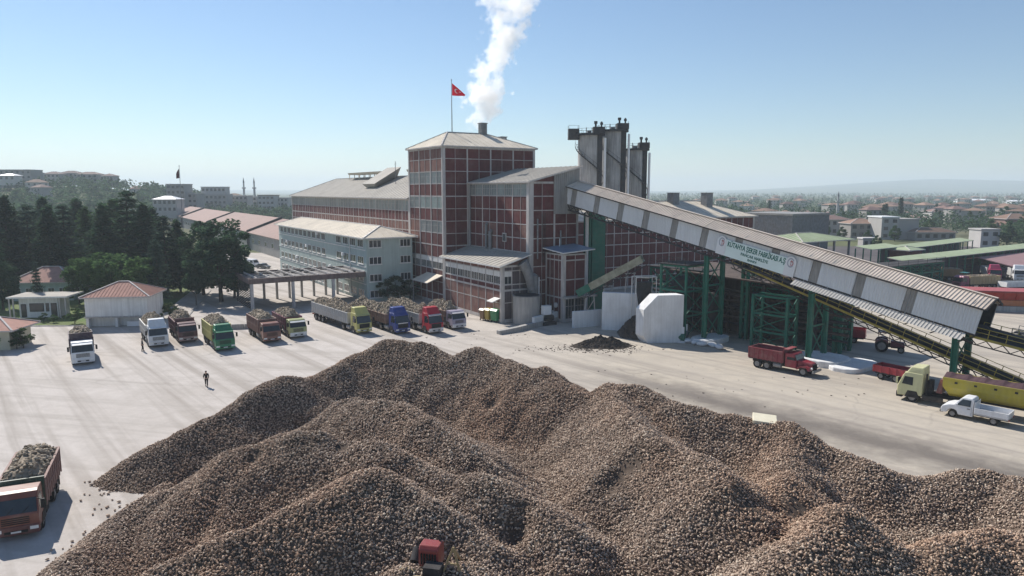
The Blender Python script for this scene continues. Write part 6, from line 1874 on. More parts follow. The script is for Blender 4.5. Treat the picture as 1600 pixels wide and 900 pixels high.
def farm_tractor(label, loc, rz, body, group='farm tractors about the factory'):
    t = thing('farm_tractor', label, 'tractor', loc, rz, group)
    b = MB(); b.hexa([(-0.35, -0.1, 0.7), (0.35, -0.1, 0.7), (0.4, 1.6, 0.7), (-0.4, 1.6, 0.7)], [(-0.3, 0.0, 1.35), (0.3, 0.0, 1.35), (0.36, 1.6, 1.5), (-0.36, 1.6, 1.5)]); b.build('bonnet', body, t, bevel=0.08)
    b = MB(); b.box(-0.3, 0.3, 1.5, 3.1, 0.6, 1.1); b.box(-0.22, 0.22, 0.1, 1.5, 0.5, 0.72); b.build('gearbox', G['chassis'], t)
    b = MB()
    for x in (-0.7, 0.7):
        for y in (1.7, 3.0): b.bar((x, y, 1.2), (x * 0.92, y + 0.05, 2.5), 0.08)
    b.build('cab_frame', G['chassis'], t)
    b = MB(); b.box(-0.75, 0.75, 1.62, 3.15, 2.5, 2.62); b.build('cab_roof', body, t, bevel=0.04)
    b = MB(); b.box(-0.3, 0.3, 2.3, 2.8, 1.1, 1.25); b.box(-0.3, 0.3, 2.75, 2.85, 1.25, 1.7); b.build('seat', G['grille'], t)
    b = MB(); b.tube((0.2, 0.5, 1.35), (0.2, 0.5, 2.2), 0.05, 8); b.build('exhaust', G['steel_dark'], t)
    for s in (-1, 1):
        wheel(t, s * 0.75, 0.35, 0.42, 0.26)
        wheel(t, s * 0.85, 2.6, 0.80, 0.42)
        b = MB(); b.prism([(1.75, 1.2), (2.0, 1.62), (2.6, 1.78), (3.2, 1.62), (3.45, 1.2), (3.3, 1.2), (2.6, 1.68), (1.9, 1.2)], (1, 0, 0), (s * 0.85, 0, 0), (0, 1, 0), (0, 0, 1), 0.4); b.build('mudguard', body, t)
        b = MB(); b.tube((s * 0.25, -0.13, 1.1), (s * 0.25, -0.05, 1.1), 0.09, 10); b.build('headlight', G['lamp'], t)
farm_tractor('old tractor with pale rear wheel rims behind the green trestle legs', gz(1412, 551), R(62), paint('tractor_dark', (0.13, 0.03, 0.05), 0.5))
def cart(label, loc, rz, m, L=4.0, W=2.1, z1=1.7, group='farm trailers about the factory'):
    t = thing('farm_trailer', label, 'trailer', loc, rz, group)
    b = MB(); b.box(-W / 2, W / 2, 0, L, 0.75, 0.85); b.build('floor', G['chassis'], t)
    for s in (-1, 1):
        b = MB(); b.box(min(s * (W / 2 - 0.05), s * W / 2), max(s * (W / 2 - 0.05), s * W / 2), 0.05, L - 0.05, 0.85, z1)
        for k in range(5): b.box(min(s * (W / 2 + 0.001), s * (W / 2 + 0.05)), max(s * (W / 2 + 0.001), s * (W / 2 + 0.05)), 0.1 + (L - 0.3) * k / 4, 0.2 + (L - 0.3) * k / 4, 0.8, z1)
        b.build('side_board', m, t)
        b = MB(); b.box(s * W * 0.35 - 0.1, s * W * 0.35 + 0.1, -0.05, -0.001, 0.9, 1.02); b.build('reflector', G['lamp'], t)
        wheel(t, s * (W / 2 - 0.2), L * 0.3, 0.4, 0.22); wheel(t, s * (W / 2 - 0.2), L * 0.75, 0.4, 0.22)
    for y in (0, L - 0.05):
        b = MB(); b.box(-W / 2, W / 2, y, y + 0.05, 0.85, z1); b.build('end_board', m, t)
    b = MB(); b.bar((0, 0.1, 0.6), (0, -1.3, 0.5), 0.1); b.box(-W / 2 + 0.3, W / 2 - 0.3, 0.2, L - 0.2, 0.6, 0.749); b.build('drawbar', G['chassis'], t)
    return t
CARTR = paint('cart_red', (0.38, 0.035, 0.05), 0.4)
cart('red farm trailer in the shade just behind the cream cab', (43.6, 75.2, 0), R(35), CARTR, 3.6, 1.9, 1.6)
cart('red farm trailer standing behind the legs of the tall trestle', gz(1352, 536), R(60), CARTR, 4.6, 2.1, 2.0)

# traffic behind the gallery
TAN = paint('tan_bin', (0.42, 0.31, 0.17), 0.5, 0.75)
gb = 'lorries in the back yard beyond the gallery'
lorry('back_lorry', 'lorry with a brown plank body seen over the gallery roof, facing away', (96.5, 166, 0), R(-100), paint('teal_cab', (0.08, 0.2, 0.2), 0.4), paint('plank_brown', (0.25, 0.15, 0.07), 0.5, 0.8), 9, group=gb, load='reddish load on the brown plank lorry', lw=0.4, seed=12)
lorry('back_lorry', 'purple red cabbed lorry with a tan plank body in the back yard', (95.5, 150, 0), R(-78), paint('purple_red', (0.26, 0.06, 0.11), 0.3), TAN, 10, group=gb, load='pale load on the tan plank lorry', lw=0.3, seed=13)
lorry('back_lorry', 'crimson cabbed lorry parked against the maroon shed', (113.5, 164, 0), R(-20), paint('crim2', (0.36, 0.03, 0.09), 0.3), GREYB, 8, high=True, group=gb)
lorry('back_lorry', 'white cabbed lorry right of the crimson one', (118.5, 163, 0), R(-20), WHITE, WHB, 8, high=True, group=gb)
cart('long white trailer beside the tan plank lorry', (104, 148, 0), R(-82), paint('cart_white', (0.68, 0.69, 0.69), 0.3), 9.0, 2.4, 1.9)
farm_tractor('teal tractor between the two plank bodied lorries', (101, 158, 0), R(-60), paint('teal', (0.05, 0.22, 0.22), 0.3))

# parked van and car behind the canopy
def car(name, label, cat, loc, rz, m, prof, ww, wheels, side, screen):
    t = thing(name, label, cat, loc, rz)
    b = MB(); n = len(prof)
    b.mesh([(-ww + 0.12 * max(0, z - 0.9), y, z) for y, z in prof] + [(ww - 0.12 * max(0, z - 0.9), y, z) for y, z in prof], [list(range(n))[::-1], list(range(n, 2 * n))] + [(k, (k + 1) % n, n + (k + 1) % n, n + k) for k in range(n)])
    b.build('body', m, t, bevel=0.05)
    for s in (-1, 1):
        b = MB(); b.poly([(s * (ww + 0.01 - 0.12 * max(0, z - 0.9)), y, z) for y, z in side]); b.build('side_window', G['glass_dark'], t)
        b = MB(); b.box(s * ww * 0.75 - 0.14, s * ww * 0.75 + 0.14, -0.02, 0.05, 0.55, 0.7); b.build('headlight', G['lamp'], t)
        for y in wheels: wheel(t, s * (ww - 0.12), y, 0.33, 0.22)
    (ya, za), (yb, zb) = screen
    b = MB(); b.poly([(-ww + 0.2, ya - 0.02, za), (ww - 0.2, ya - 0.02, za), (ww - 0.28, yb - 0.02, zb), (-ww + 0.28, yb - 0.02, zb)]); b.build('windscreen', G['glass_dark'], t)
car('van', 'white van parked in the lot behind the weighbridge canopy', 'van', gz(404, 417), R(60), paint('van_white', (0.7, 0.7, 0.7), 0.2), [(0, 0.35), (0, 0.9), (0.7, 1.1), (1.3, 1.9), (1.6, 2.05), (5.0, 2.05), (5.05, 0.35)], 0.95, (0.9, 4.0), [(1.1, 1.15), (2.3, 1.15), (2.3, 1.75), (1.45, 1.75)], ((0.78, 1.18), (1.25, 1.82)))
car('parked_car', 'dark car parked behind the white van', 'car', gz(420, 420), R(60), paint('car_dark', (0.05, 0.055, 0.06), 0.2), [(0, 0.3), (0, 0.7), (1.1, 0.92), (1.7, 1.4), (3.0, 1.42), (3.8, 0.95), (4.3, 0.9), (4.35, 0.3)], 0.85, (0.8, 3.5), [(1.4, 0.95), (3.4, 0.95), (2.9, 1.32), (1.8, 1.32)], ((1.15, 0.96), (1.68, 1.36)))

# ------------------------------------------------------------------ people
def skinned(name, pts, edges, m, parent, root=0, sub=1):
    me = bpy.data.meshes.new(name)
    me.from_pydata([p[:3] for p in pts], edges, [])
    o = bpy.data.objects.new(name, me); COL.objects.link(o)
    if parent is not None: o.parent = parent
    me.materials.append(m)
    md = o.modifiers.new('skin', 'SKIN'); md.use_smooth_shade = True
    sv = me.skin_vertices[0].data
    for k, p in enumerate(pts):
        r = p[3]
        sv[k].radius = (r, r) if not isinstance(r, tuple) else r
        sv[k].use_root = k == root
    s = o.modifiers.new('sub', 'SUBSURF'); s.levels = sub; s.render_levels = sub
    return o

def person(label, loc, rz, stride=0.28, arm_bend=0.25, top='cloth_black', bottom='cloth_black', carry=False):
    """walks or stands facing -y"""
    t = thing('person', label, 'person', loc, rz)
    H = 1.76
    hips = 0.92
    P = []; E = []
    def add(x, y, z, r, frm=None):
        P.append((x, y, z, r)); k = len(P) - 1
        if frm is not None: E.append((frm, k))
        return k
    pel = add(0, 0, hips, 0.13); wa = add(0, -0.01, 1.10, (0.13, 0.10), pel); ch = add(0, -0.01, 1.32, (0.16, 0.11), wa); nk = add(0, -0.01, 1.47, 0.058, ch)
    ja = add(0, -0.03, 1.56, 0.075, nk); hd = add(0, -0.025, 1.64, 0.092, ja); tp = add(0, -0.01, 1.73, 0.07, hd)
    add(0, -0.125, 1.615, 0.014, hd)           # nose
    for s in (-1, 1): add(s * 0.09, -0.005, 1.62, 0.016, hd)    # ears
    hands = []
    for s in (-1, 1):
        sh = add(s * 0.19, 0, 1.41, 0.06, ch); el = add(s * 0.25, s * 0.08 * stride / 0.28, 1.14, 0.043, sh)
        wr = add(s * 0.24, -arm_bend * (0.6 + 0.4 * s), 0.92 + 0.25 * arm_bend, 0.027, el)
        ha = add(s * 0.235, -arm_bend * (0.6 + 0.4 * s) - 0.03, 0.85 + 0.25 * arm_bend, (0.018, 0.035), wr)
        for f in range(4):
            fy_ = -0.03 + 0.02 * f; L = 0.075 + (0.012 if f in (1, 2) else 0)
            k1 = add(s * 0.235, P[ha][1] + fy_, P[ha][2] - 0.045, 0.009, ha); add(s * 0.222, P[ha][1] + fy_ * 1.05, P[ha][2] - 0.045 - L * 0.7, 0.008, k1)
        k1 = add(s * 0.22, P[wr][1] - 0.045, P[wr][2] - 0.04, 0.01, wr); add(s * 0.212, P[wr][1] - 0.06, P[wr][2] - 0.08, 0.009, k1)
        hp = add(s * 0.09, 0, hips - 0.06, 0.09, pel); kn = add(s * 0.10, -s * stride * 0.5 - 0.04, 0.49, 0.058, hp)
        an = add(s * 0.10, -s * stride, 0.09 + (0.04 if s < 0 else 0), 0.04, kn); add(s * 0.11, -s * stride - 0.16, 0.04, 0.035, an)
    skinned('body', P, E, G['skin'], t)
    J = []; F = []
    def addj(x, y, z, r, frm=None):
        J.append((x, y, z, r)); k = len(J) - 1
        if frm is not None: F.append((frm, k))
        return k
    a = addj(0, 0, hips - 0.03, (0.165, 0.125)); c = addj(0, -0.01, 1.12, (0.155, 0.125), a); d = addj(0, -0.01, 1.34, (0.19, 0.13), c); addj(0, -0.005, 1.46, 0.075, d)
    for s in (-1, 1):
        sh = addj(s * 0.19, 0, 1.41, 0.08, d); el = addj(s * 0.255, s * 0.08 * stride / 0.28, 1.14, 0.06, sh); addj(s * 0.242, -arm_bend * (0.6 + 0.4 * s), 0.95 + 0.25 * arm_bend, 0.045, el)
    skinned('jacket', J, F, G[top], t)
    J = []; F = []
    a = addj(0, 0, hips + 0.04, (0.15, 0.115))
    for s in (-1, 1):
        hp = addj(s * 0.095, 0, hips - 0.08, 0.105, a); kn = addj(s * 0.10, -s * stride * 0.5 - 0.04, 0.49, 0.078, hp); addj(s * 0.10, -s * stride, 0.13 + (0.04 if s < 0 else 0), 0.065, kn)
    skinned('trousers', J, F, G[bottom], t)
    for s in (-1, 1):
        z = 0.04 if s < 0 else 0.0
        b = MB(); b.hexa([(s * 0.10 - 0.05, -s * stride - 0.2, z), (s * 0.10 + 0.05, -s * stride - 0.2, z), (s * 0.10 + 0.045, -s * stride + 0.08, z), (s * 0.10 - 0.045, -s * stride + 0.08, z)],
                         [(s * 0.10 - 0.035, -s * stride - 0.17, z + 0.06), (s * 0.10 + 0.035, -s * stride - 0.17, z + 0.06), (s * 0.10 + 0.04, -s * stride + 0.07, z + 0.1), (s * 0.10 - 0.04, -s * stride + 0.07, z + 0.1)])
        b.build('shoe', G['cloth_black'], t, bevel=0.015)
    bm = bmesh.new(); bmesh.ops.create_icosphere(bm, subdivisions=2, radius=0.108)
    bmesh.ops.delete(bm, geom=[v for v in bm.verts if v.co.z < -0.02 and v.co.y < 0.03 or v.co.z < -0.06], context='VERTS')
    me = bpy.data.meshes.new('hair'); bm.to_mesh(me); bm.free(); me.materials.append(G['hair'])
    link('hair', me, t, (0, 0.0, 1.665))
person('man in black walking alone across the open yard towards the heap', gz(323, 604), R(20), 0.26, 0.3)
person('man in black standing at the front corner of the white high roofed lorry', gz(223, 549), R(120), 0.10, 0.12, 'cloth_navy')

# ------------------------------------------------------------------ beet loader half buried in the heap
def loader():
    p = gz(686, 868, 4.4)
    t = thing('beet_loader', 'red hooded loader with tan wheels half sunk in the near slope of the heap', 'loader', (p.x, p.y, heap_z(p.x, p.y) - 0.55), R(-12))
    RH = paint('hood_red', (0.26, 0.045, 0.04), 0.7); TN = paint('tan_frame', (0.34, 0.25, 0.13), 0.6, 0.7)
    b = MB(); b.prism([(-0.55, 0.6), (-0.5, 1.45), (-0.35, 1.62), (0.25, 1.62), (0.42, 1.48), (0.45, 0.6)], (1, 0, 0), (-0.45, 0.3, 0), (0, 1, 0), (0, 0, 1), 0.95)
    hood = b.build('hood', RH, t, bevel=0.05)
    b = MB()
    for k in range(6): b.box(-0.94, -0.925, -0.1 + 0.11 * k, -0.04 + 0.11 * k, 0.85, 1.3); b.box(-0.8 + 0.13 * k, -0.73 + 0.13 * k, -0.27, -0.22, 0.8, 1.3)
    b.build('grille', G['grille'], hood)
    b = MB(); b.box(-0.9, 0.5, -1.2, 0.4, 0.0, 0.5); b.tube((-1.15, 0.0, 0.7), (-1.15, 0.5, 1.1), 0.28, 10); b.box(-0.5, 0.3, -0.9, -0.25, 0.62, 1.0); b.build('engine_block', G['steel_dark'], t)
    b = MB(); b.tube((-0.1, 0.5, 1.6), (-0.1, 0.5, 1.95), 0.06, 8); b.build('exhaust', G['steel_dark'], t)
    b = MB()
    b.bar((0.15, -0.3, 0.2), (0.75, -0.2, 1.75), 0.09); b.bar((1.15, -0.2, 0.2), (0.75, -0.2, 1.75), 0.09); b.bar((0.45, -0.22, 0.95), (0.95, -0.22, 0.95), 0.08)
    b.bar((0.75, -0.2, 1.75), (0.75, 0.9, 0.6), 0.08)
    b.bar((0.1, -1.2, 0.5), (1.2, -1.2, 0.5), 0.09); b.bar((0.1, -1.2, 0.5), (0.15, -0.3, 0.2), 0.08); b.bar((1.2, -1.2, 0.5), (1.15, -0.2, 0.2), 0.08)
    b.build('lift_frame', TN, t)
    for (x, y, r) in ((-1.25, -0.75, 0.66), (-0.55, -1.35, 0.62), (0.6, -1.5, 0.55)):
        b = MB(); b.smooth = True; n = 22
        for k in range(n):
            a0, a1 = 2 * math.pi * k / n, 2 * math.pi * (k + 1) / n
            for r0, r1, y0, y1 in ((r, r, -0.12, 0.12), (r * 0.82, r * 0.82, -0.12, 0.12)):
                b.poly([(x + r0 * math.cos(a0), y + y0, 0.2 + r0 * math.sin(a0)), (x + r0 * math.cos(a1), y + y0, 0.2 + r0 * math.sin(a1)), (x + r1 * math.cos(a1), y + y1, 0.2 + r1 * math.sin(a1)), (x + r1 * math.cos(a0), y + y1, 0.2 + r1 * math.sin(a0))])
            for yy in (-0.12, 0.12):
                b.poly([(x + r * math.cos(a0), y + yy, 0.2 + r * math.sin(a0)), (x + r * math.cos(a1), y + yy, 0.2 + r * math.sin(a1)), (x + r * 0.82 * math.cos(a1), y + yy, 0.2 + r * 0.82 * math.sin(a1)), (x + r * 0.82 * math.cos(a0), y + yy, 0.2 + r * 0.82 * math.sin(a0))])
        b.smooth = False
        for k in range(6):
            a = math.pi * k / 6 * 2; b.bar((x, y, 0.2), (x + r * 0.85 * math.cos(a), y, 0.2 + r * 0.85 * math.sin(a)), 0.06)
        b.tube((x, y - 0.18, 0.2), (x, y + 0.18, 0.2), 0.1, 10)
        b.build('spoked_wheel', TN, t, fixn=False)
loader()
# ------------------------------------------------------------------ trees
def leaf_cloud(verts, faces, pts, size, rr, flat=0.0):
    """adds one small bent leaf spray per point"""
    for p in pts:
        s = size * rr.uniform(0.6, 1.35)
        a = rr.uniform(0, 6.283); t = rr.uniform(-1, 1) * (1 - flat)
        u = Vector((math.cos(a), math.sin(a), t * 0.8)).normalized()
        w = u.cross(Vector((rr.uniform(-1, 1), rr.uniform(-1, 1), rr.uniform(0.2, 1.2) + flat))).normalized()
        i = len(verts)
        verts += [p - u * s * 0.5, p + w * s * 0.32, p + u * s * 0.6, p - w * s * 0.32]
        faces.append((i, i + 1, i + 2, i + 3))

def tree_meshes(kind, seed):
    rr = random.Random(seed); tk = MB(); V = []; F = []
    H = {'conifer': 17.0, 'cedar': 17.0, 'broad': 14.0, 'umbrella': 10.0, 'spire': 12.0, 'small': 6.0}[kind]
    if kind in ('conifer', 'cedar', 'spire'):
        tk.tube((0, 0, -0.3), (0, 0, H * 0.55), 0.34, 8, 0.2, caps=False); tk.tube((0, 0, H * 0.55), (0, 0, H * 0.98), 0.2, 8, 0.04)
        z = H * (0.10 if kind != 'cedar' else 0.14)
        while z < H * 0.985:
            f = z / H
            if kind == 'conifer': rad = 4.3 * (1 - f) ** 0.6 * (0.65 + 0.35 * min(1, f / 0.25))
            elif kind == 'cedar': rad = 4.9 * (1 - f) ** 0.5 * (0.7 + 0.3 * min(1, f / 0.3)) * rr.uniform(0.75, 1.1)
            else: rad = 1.9 * (1 - f) ** 0.55
            nb = 7 if kind != 'spire' else 5
            a0 = rr.uniform(0, 6.28)
            for k in range(nb):
                a = a0 + 6.283 * k / nb + rr.uniform(-0.35, 0.35); L = max(0.5, rad * rr.uniform(0.62, 1.18))
                droop = rr.uniform(-0.15, 0.06) if kind == 'cedar' else rr.uniform(-0.28, 0.12)
                tip = Vector((math.cos(a) * L, math.sin(a) * L, z + droop * L))
                tk.bar((0, 0, z), tuple(tip * 0.9 + Vector((0, 0, z * 0.1))), 0.07 + 0.04 * (1 - f))
                n = int(15 * L) + 8
                pts = []
                for _ in range(n):
                    g = rr.uniform(0.22, 1.0) ** 0.75
                    q = Vector((0, 0, z)).lerp(tip, g)
                    sp = 0.30 + 0.26 * L * g * (1.1 - g * 0.5)
                    pts.append(q + Vector((rr.gauss(0, sp * 0.62), rr.gauss(0, sp * 0.62), rr.gauss(0.05, 0.20 if kind == 'cedar' else 0.34))))
                leaf_cloud(V, F, pts, 0.62 if kind != 'spire' else 0.5, rr, 0.5 if kind == 'cedar' else 0.15)
            z += H * (0.062 if kind == 'cedar' else 0.045)
    else:
        if kind == 'broad': cz, rx, rz, n, lsz = 0.50 * H, 4.8, 6.4, 52, 0.5
        elif kind == 'umbrella': cz, rx, rz, n, lsz = 0.66 * H, 5.0, 2.9, 36, 0.5
        else: cz, rx, rz, n, lsz = 0.58 * H, 2.2, 2.4, 16, 0.42
        tk.tube((0, 0, -0.3), (0.15, 0.1, H * 0.34), 0.05 * H * 0.5, 8, 0.03 * H * 0.5, caps=False)
        for k in range(n):
            while True:
                p = Vector((rr.uniform(-1, 1), rr.uniform(-1, 1), rr.uniform(-1, 1)))
                if 0.25 < p.length < 1: break
            p = p.normalized() * (p.length ** 0.45) * rr.uniform(0.8, 1.0)
            c = Vector((p.x * rx, p.y * rx, cz + p.z * rz))
            if k % 5 == 0: tk.bar((0.15, 0.1, H * 0.3), tuple(c * 0.8), 0.10)
            cr = rr.uniform(0.9, 1.55) * (1 if kind != 'small' else 0.55)
            pts = []
            for _ in range(210 if kind != 'small' else 80):
                d = Vector((rr.gauss(0, 1), rr.gauss(0, 1), rr.gauss(0, 1))).normalized() * cr * rr.uniform(0.45, 1.08)
                d.z *= 0.72
                pts.append(c + d)
            leaf_cloud(V, F, pts, lsz, rr, 0.1)
    me = bpy.data.meshes.new('crown'); me.from_pydata([tuple(v) for v in V], [], F); me.update()
    for p in me.polygons: p.use_smooth = False
    return tk.data('trunk', [G['bark']]), me, H
TREES = {}
def tree(kind, variant, loc, h, label, group, leaf, wide=1.0, name=None, rot=None):
    key = (kind, variant, leaf)
    if key not in TREES:
        a, c, H = tree_meshes(kind, 100 + variant * 7 + len(kind)); c.materials.append(G[leaf]); TREES[key] = (a, c, H)
    a, c, H = TREES[key]
    s = h / H
    t = thing(name or {'conifer': 'conifer_tree', 'cedar': 'cedar_tree', 'broad': 'broadleaf_tree', 'umbrella': 'pine_tree', 'spire': 'cypress_tree', 'small': 'shrub'}[kind], label, 'tree' if kind != 'small' else 'shrub', loc, rot if rot is not None else random.uniform(0, 6.28), group)
    t.scale = (s * wide, s * wide, s)
    link('trunk', a, t); link('crown', c, t)
    return t
random.seed(21)
gt = 'tall trees at the left edge of the yard'
def TP(px, y): return Vector((ray(px, 450).x / ray(px, 450).y * y, y, -0.02))
TL = [  # pixel column, distance, height, kind, variant, leaf, width, label
    (-25, 140, 19, 'conifer', 0, 'leaf_dark', 1.1, 'tall dark conifer at the very left edge of the wood'),
    (18, 150, 20, 'conifer', 1, 'leaf_dark', 1.1, 'dark conifer behind the flat roofed kiosk, its top the highest at the left edge'),
    (52, 152, 18.5, 'cedar', 0, 'leaf_cedar', 1.0, 'grey green cedar behind the house with the red roof'),
    (84, 145, 18.0, 'conifer', 0, 'leaf_dark', 1.0, 'dark conifer above the right end of the red roofed house'),
    (108, 150, 18.6, 'cedar', 1, 'leaf_cedar', 1.05, 'broad flat topped cedar left of the middle of the wood'),
    (142, 160, 17.5, 'conifer', 1, 'leaf_mid', 0.9, 'greener conifer set back between two cedars'),
    (168, 146, 18.4, 'conifer', 0, 'leaf_dark', 1.0, 'dark round topped conifer behind the white hut'),
    (207, 150, 21.5, 'cedar', 0, 'leaf_dark', 1.0, 'tallest dark cedar with a pointed top above the white hut'),
    (232, 147, 18.5, 'conifer', 1, 'leaf_dark', 1.05, 'dark conifer right of the tallest cedar'),
    (262, 140, 16.5, 'cedar', 1, 'leaf_cedar', 0.9, 'cedar with spreading flat boughs by the path'),
    (282, 146, 15.0, 'conifer', 0, 'leaf_dark', 0.9, 'dark conifer beside the flagpole'),
    (318, 142, 15.2, 'broad', 0, 'leaf_dark', 0.95, 'dark leafy tree left of the biggest tree by the canopy'),
    (345, 133, 16.4, 'broad', 1, 'leaf_dark', 1.05, 'biggest round dark leafy tree beside the weighbridge canopy'),
    (366, 138, 12.5, 'broad', 0, 'leaf_dark', 0.9, 'dark leafy tree half behind the weighbridge canopy'),
    (150, 126, 10.2, 'umbrella', 0, 'leaf_pine', 0.9, 'low lighter green pine behind the left end of the white hut'),
    (195, 125, 10.6, 'umbrella', 1, 'leaf_pine', 0.95, 'low lighter green pine behind the right end of the white hut'),
    (122, 130, 9.0, 'broad', 1, 'leaf_mid', 0.7, 'small green tree between the house and the white hut'),
    (247, 128, 12.5, 'cedar', 0, 'leaf_cedar', 0.8, 'cedar with a bare trunk right of the white hut'),
    (58, 121, 9.0, 'cedar', 1, 'leaf_cedar', 0.55, 'thin cedar standing before the red roofed house'),
    (2, 124, 10.5, 'broad', 0, 'leaf_dark', 0.8, 'dark leafy tree at the left of the flat roofed kiosk'),
    (305, 128, 7.0, 'umbrella', 0, 'leaf_dark', 0.6, 'low dark pine overhanging the path'),
    (78, 172, 19.5, 'conifer', 1, 'leaf_dark', 1.1, 'dark conifer far back in the wood'),
    (130, 178, 19.0, 'conifer', 0, 'leaf_dark', 1.1, 'rear conifer between two cedar tops'),
    (185, 175, 19.0, 'conifer', 1, 'leaf_mid', 1.1, 'rear conifer glimpsed left of the tallest cedar'),
    (-10, 175, 20.0, 'conifer', 0, 'leaf_dark', 1.2, 'rear conifer at the far left edge'),
    (245, 175, 17.0, 'conifer', 0, 'leaf_dark', 1.1, 'rear conifer seen over the path'),
]
for px, y, h, kind, var, leaf, wide, lab in TL:
    tree(kind, var, TP(px, y), h, lab, gt, leaf, wide)
gsb = 'shrubs about the yard edge'
for px, y, h, lab, leaf in ((6, 92.5, 2.2, 'dark shrub against the left part of the kiosk wall', 'leaf_bush'), (28, 92.8, 2.3, 'dark shrub at the right corner of the kiosk wall', 'leaf_bush'), (17, 92.2, 1.7, 'low shrub between two others at the kiosk wall', 'leaf_bush'),
                            (63, 112, 1.2, 'small shrub on the lawn before the flat roofed kiosk', 'leaf_bush'), (78, 111.5, 1.1, 'second small shrub on the lawn before the flat roofed kiosk', 'leaf_mid'), (112, 110.5, 2.0, 'shrub at the left corner of the white hut', 'leaf_bush'),
                            (246, 114.5, 1.7, 'bright shrub at the right corner of the white hut', 'leaf_mid'), (268, 119, 1.8, 'shrub where the path meets the yard', 'leaf_mid'), (262, 116, 2.0, 'dark shrub left of the path', 'leaf_bush')):
    tree('small', 0 if leaf == 'leaf_bush' else 1, TP(px, y), h * 1.25, lab, gsb, leaf, 1.3)
for px, y, h, lab in ((607, 132.5, 4.6, 'dark bush against the end wall of the office block'), (622, 133.5, 5.0, 'taller dark bush at the end wall of the office block'), (640, 135.5, 4.0, 'dark bush where office block and factory meet')):
    tree('small', 0, TP(px, y), h, lab, 'bushes at the office end wall', 'leaf_dark', 1.25)

mat('cream_wall', (0.50, 0.47, 0.36), 0.85, 0.08, 0.8)
# ------------------------------------------------------------------ small buildings on the left
def hipbox(name, label, cat, loc, rz, w, d, h, rise, wallm, roofm, over=0.6, windows=(), group=None, plinth=None):
    t = thing(name, label, cat, loc, rz, group)
    b = MB(); b.box(-w / 2, w / 2, 0, d, -0.2, h); b.build('wall', G[wallm], t)
    hip_roof('roof', t, -w / 2, w / 2, 0, d, h + 0.02, rise, G[roofm], 'x' if w >= d else 'y', None, None, over, th=0.18, seams=0.0)
    for (x, z, ww, hh) in windows:
        b = MB(); b.box(x, x + ww, -0.05, 0.04, z, z + hh); f = b.build('window', G['frame_white'], t)
        b = MB(); b.box(x + 0.08, x + ww / 2 - 0.03, -0.07, -0.051, z + 0.08, z + hh - 0.08); b.box(x + ww / 2 + 0.03, x + ww - 0.08, -0.07, -0.051, z + 0.08, z + hh - 0.08); b.build('pane', G['glass_dark'], f)
    return t
cH = gz(184, 511); hut = thing('white_hut', 'white rendered hut with a red hipped roof and low openings along its foot', 'hut', (cH.x, cH.y, 0), R(9))
b = MB(); b.box(-4.5, 4.5, 0, 7.5, 1.55, 4.75)
b.box(-4.5, 4.5, 1.2, 7.5, -0.1, 1.549); b.build('wall', G['wall_white'], hut)
for x in (-4.3, -0.15, 4.3):
    b = MB(); b.box(x - 0.2, x + 0.2, 0.03, 1.19, -0.1, 1.547); b.build('pier', G['wall_white'], hut)
b = MB(); b.box(-4.65, 4.65, -0.16, -0.004, 1.5, 1.72); b.build('ledge', G['concrete'], hut)
b = MB(); b.box(1.2, 3.0, 0.5, 1.0, 0.0, 0.75); b.build('bench', G['white_pipe'], hut)
hip_roof('roof', hut, -4.5, 4.5, 0, 7.5, 4.78, 1.9, G['roof_red'], 'x', None, None, 0.55, th=0.2, seams=0.5)
b = MB(); b.box(-4.55, -4.501, 2.5, 5.5, 2.6, 3.9); b.build('side_window', G['glass_dark'], hut)
cK = gz(62, 496); k_ = thing('flat_roofed_kiosk', 'small white kiosk under a wide flat roof on thin posts', 'kiosk', (cK.x, cK.y, 0), R(8))
b = MB(); b.box(-3.0, 3.0, 0, 4, -0.1, 3.3); b.build('wall', G['wall_white'], k_)
slab('roof', k_, [(-4.4, -1.0, 3.62), (4.9, -1.0, 3.62), (4.9, 5.2, 3.62), (-4.4, 5.2, 3.62)], 0.28, G['roof_grey'], 'frame_white')
for x in (-4.1, -3.5, 3.6, 4.5):
    b = MB(); b.box(x - 0.09, x + 0.09, -0.8, -0.62, -0.1, 3.33); b.build('post', G['frame'], k_)
for x, w, z, h in ((-2.7, 0.8, 0.1, 2.2), (-1.4, 2.2, 1.0, 1.4), (1.1, 0.5, 1.0, 1.4), (1.9, 0.9, 0.1, 2.3)):
    b = MB(); b.box(x, x + w, -0.06, 0.03, z, z + h); f = b.build('window' if z > 0.5 else 'door', G['grille'], k_)
    b = MB(); b.box(x + 0.1, x + w - 0.1, -0.08, -0.061, z + 0.1, z + h - 0.1); b.build('pane', G['glass_dark'], f)
cE = gz(15, 548)
hb = hipbox('gate_kiosk', 'cream kiosk with a red hipped roof cut by the left edge of the picture', 'kiosk', (cE.x - 3.6, cE.y, 0), R(6), 7.0, 5.0, 2.75, 1.35, 'cream_wall' if 'cream_wall' in G else 'wall_white', 'roof_red', 0.9, ((0.2, 1.1, 1.4, 1.0), (-2.6, 1.1, 1.8, 1.0)))
p = gz(66, 478); hipbox('red_roofed_house', 'old house with a weathered red roof half hidden by cedars', 'house', (TP(66, 134).x, 134, 0), R(7), 11.0, 8.0, 3.6, 2.6, 'wall_green', 'roof_red', 0.6, tuple((-5 + 2.0 * k, 1.0, 1.2, 1.5) for k in range(5)))
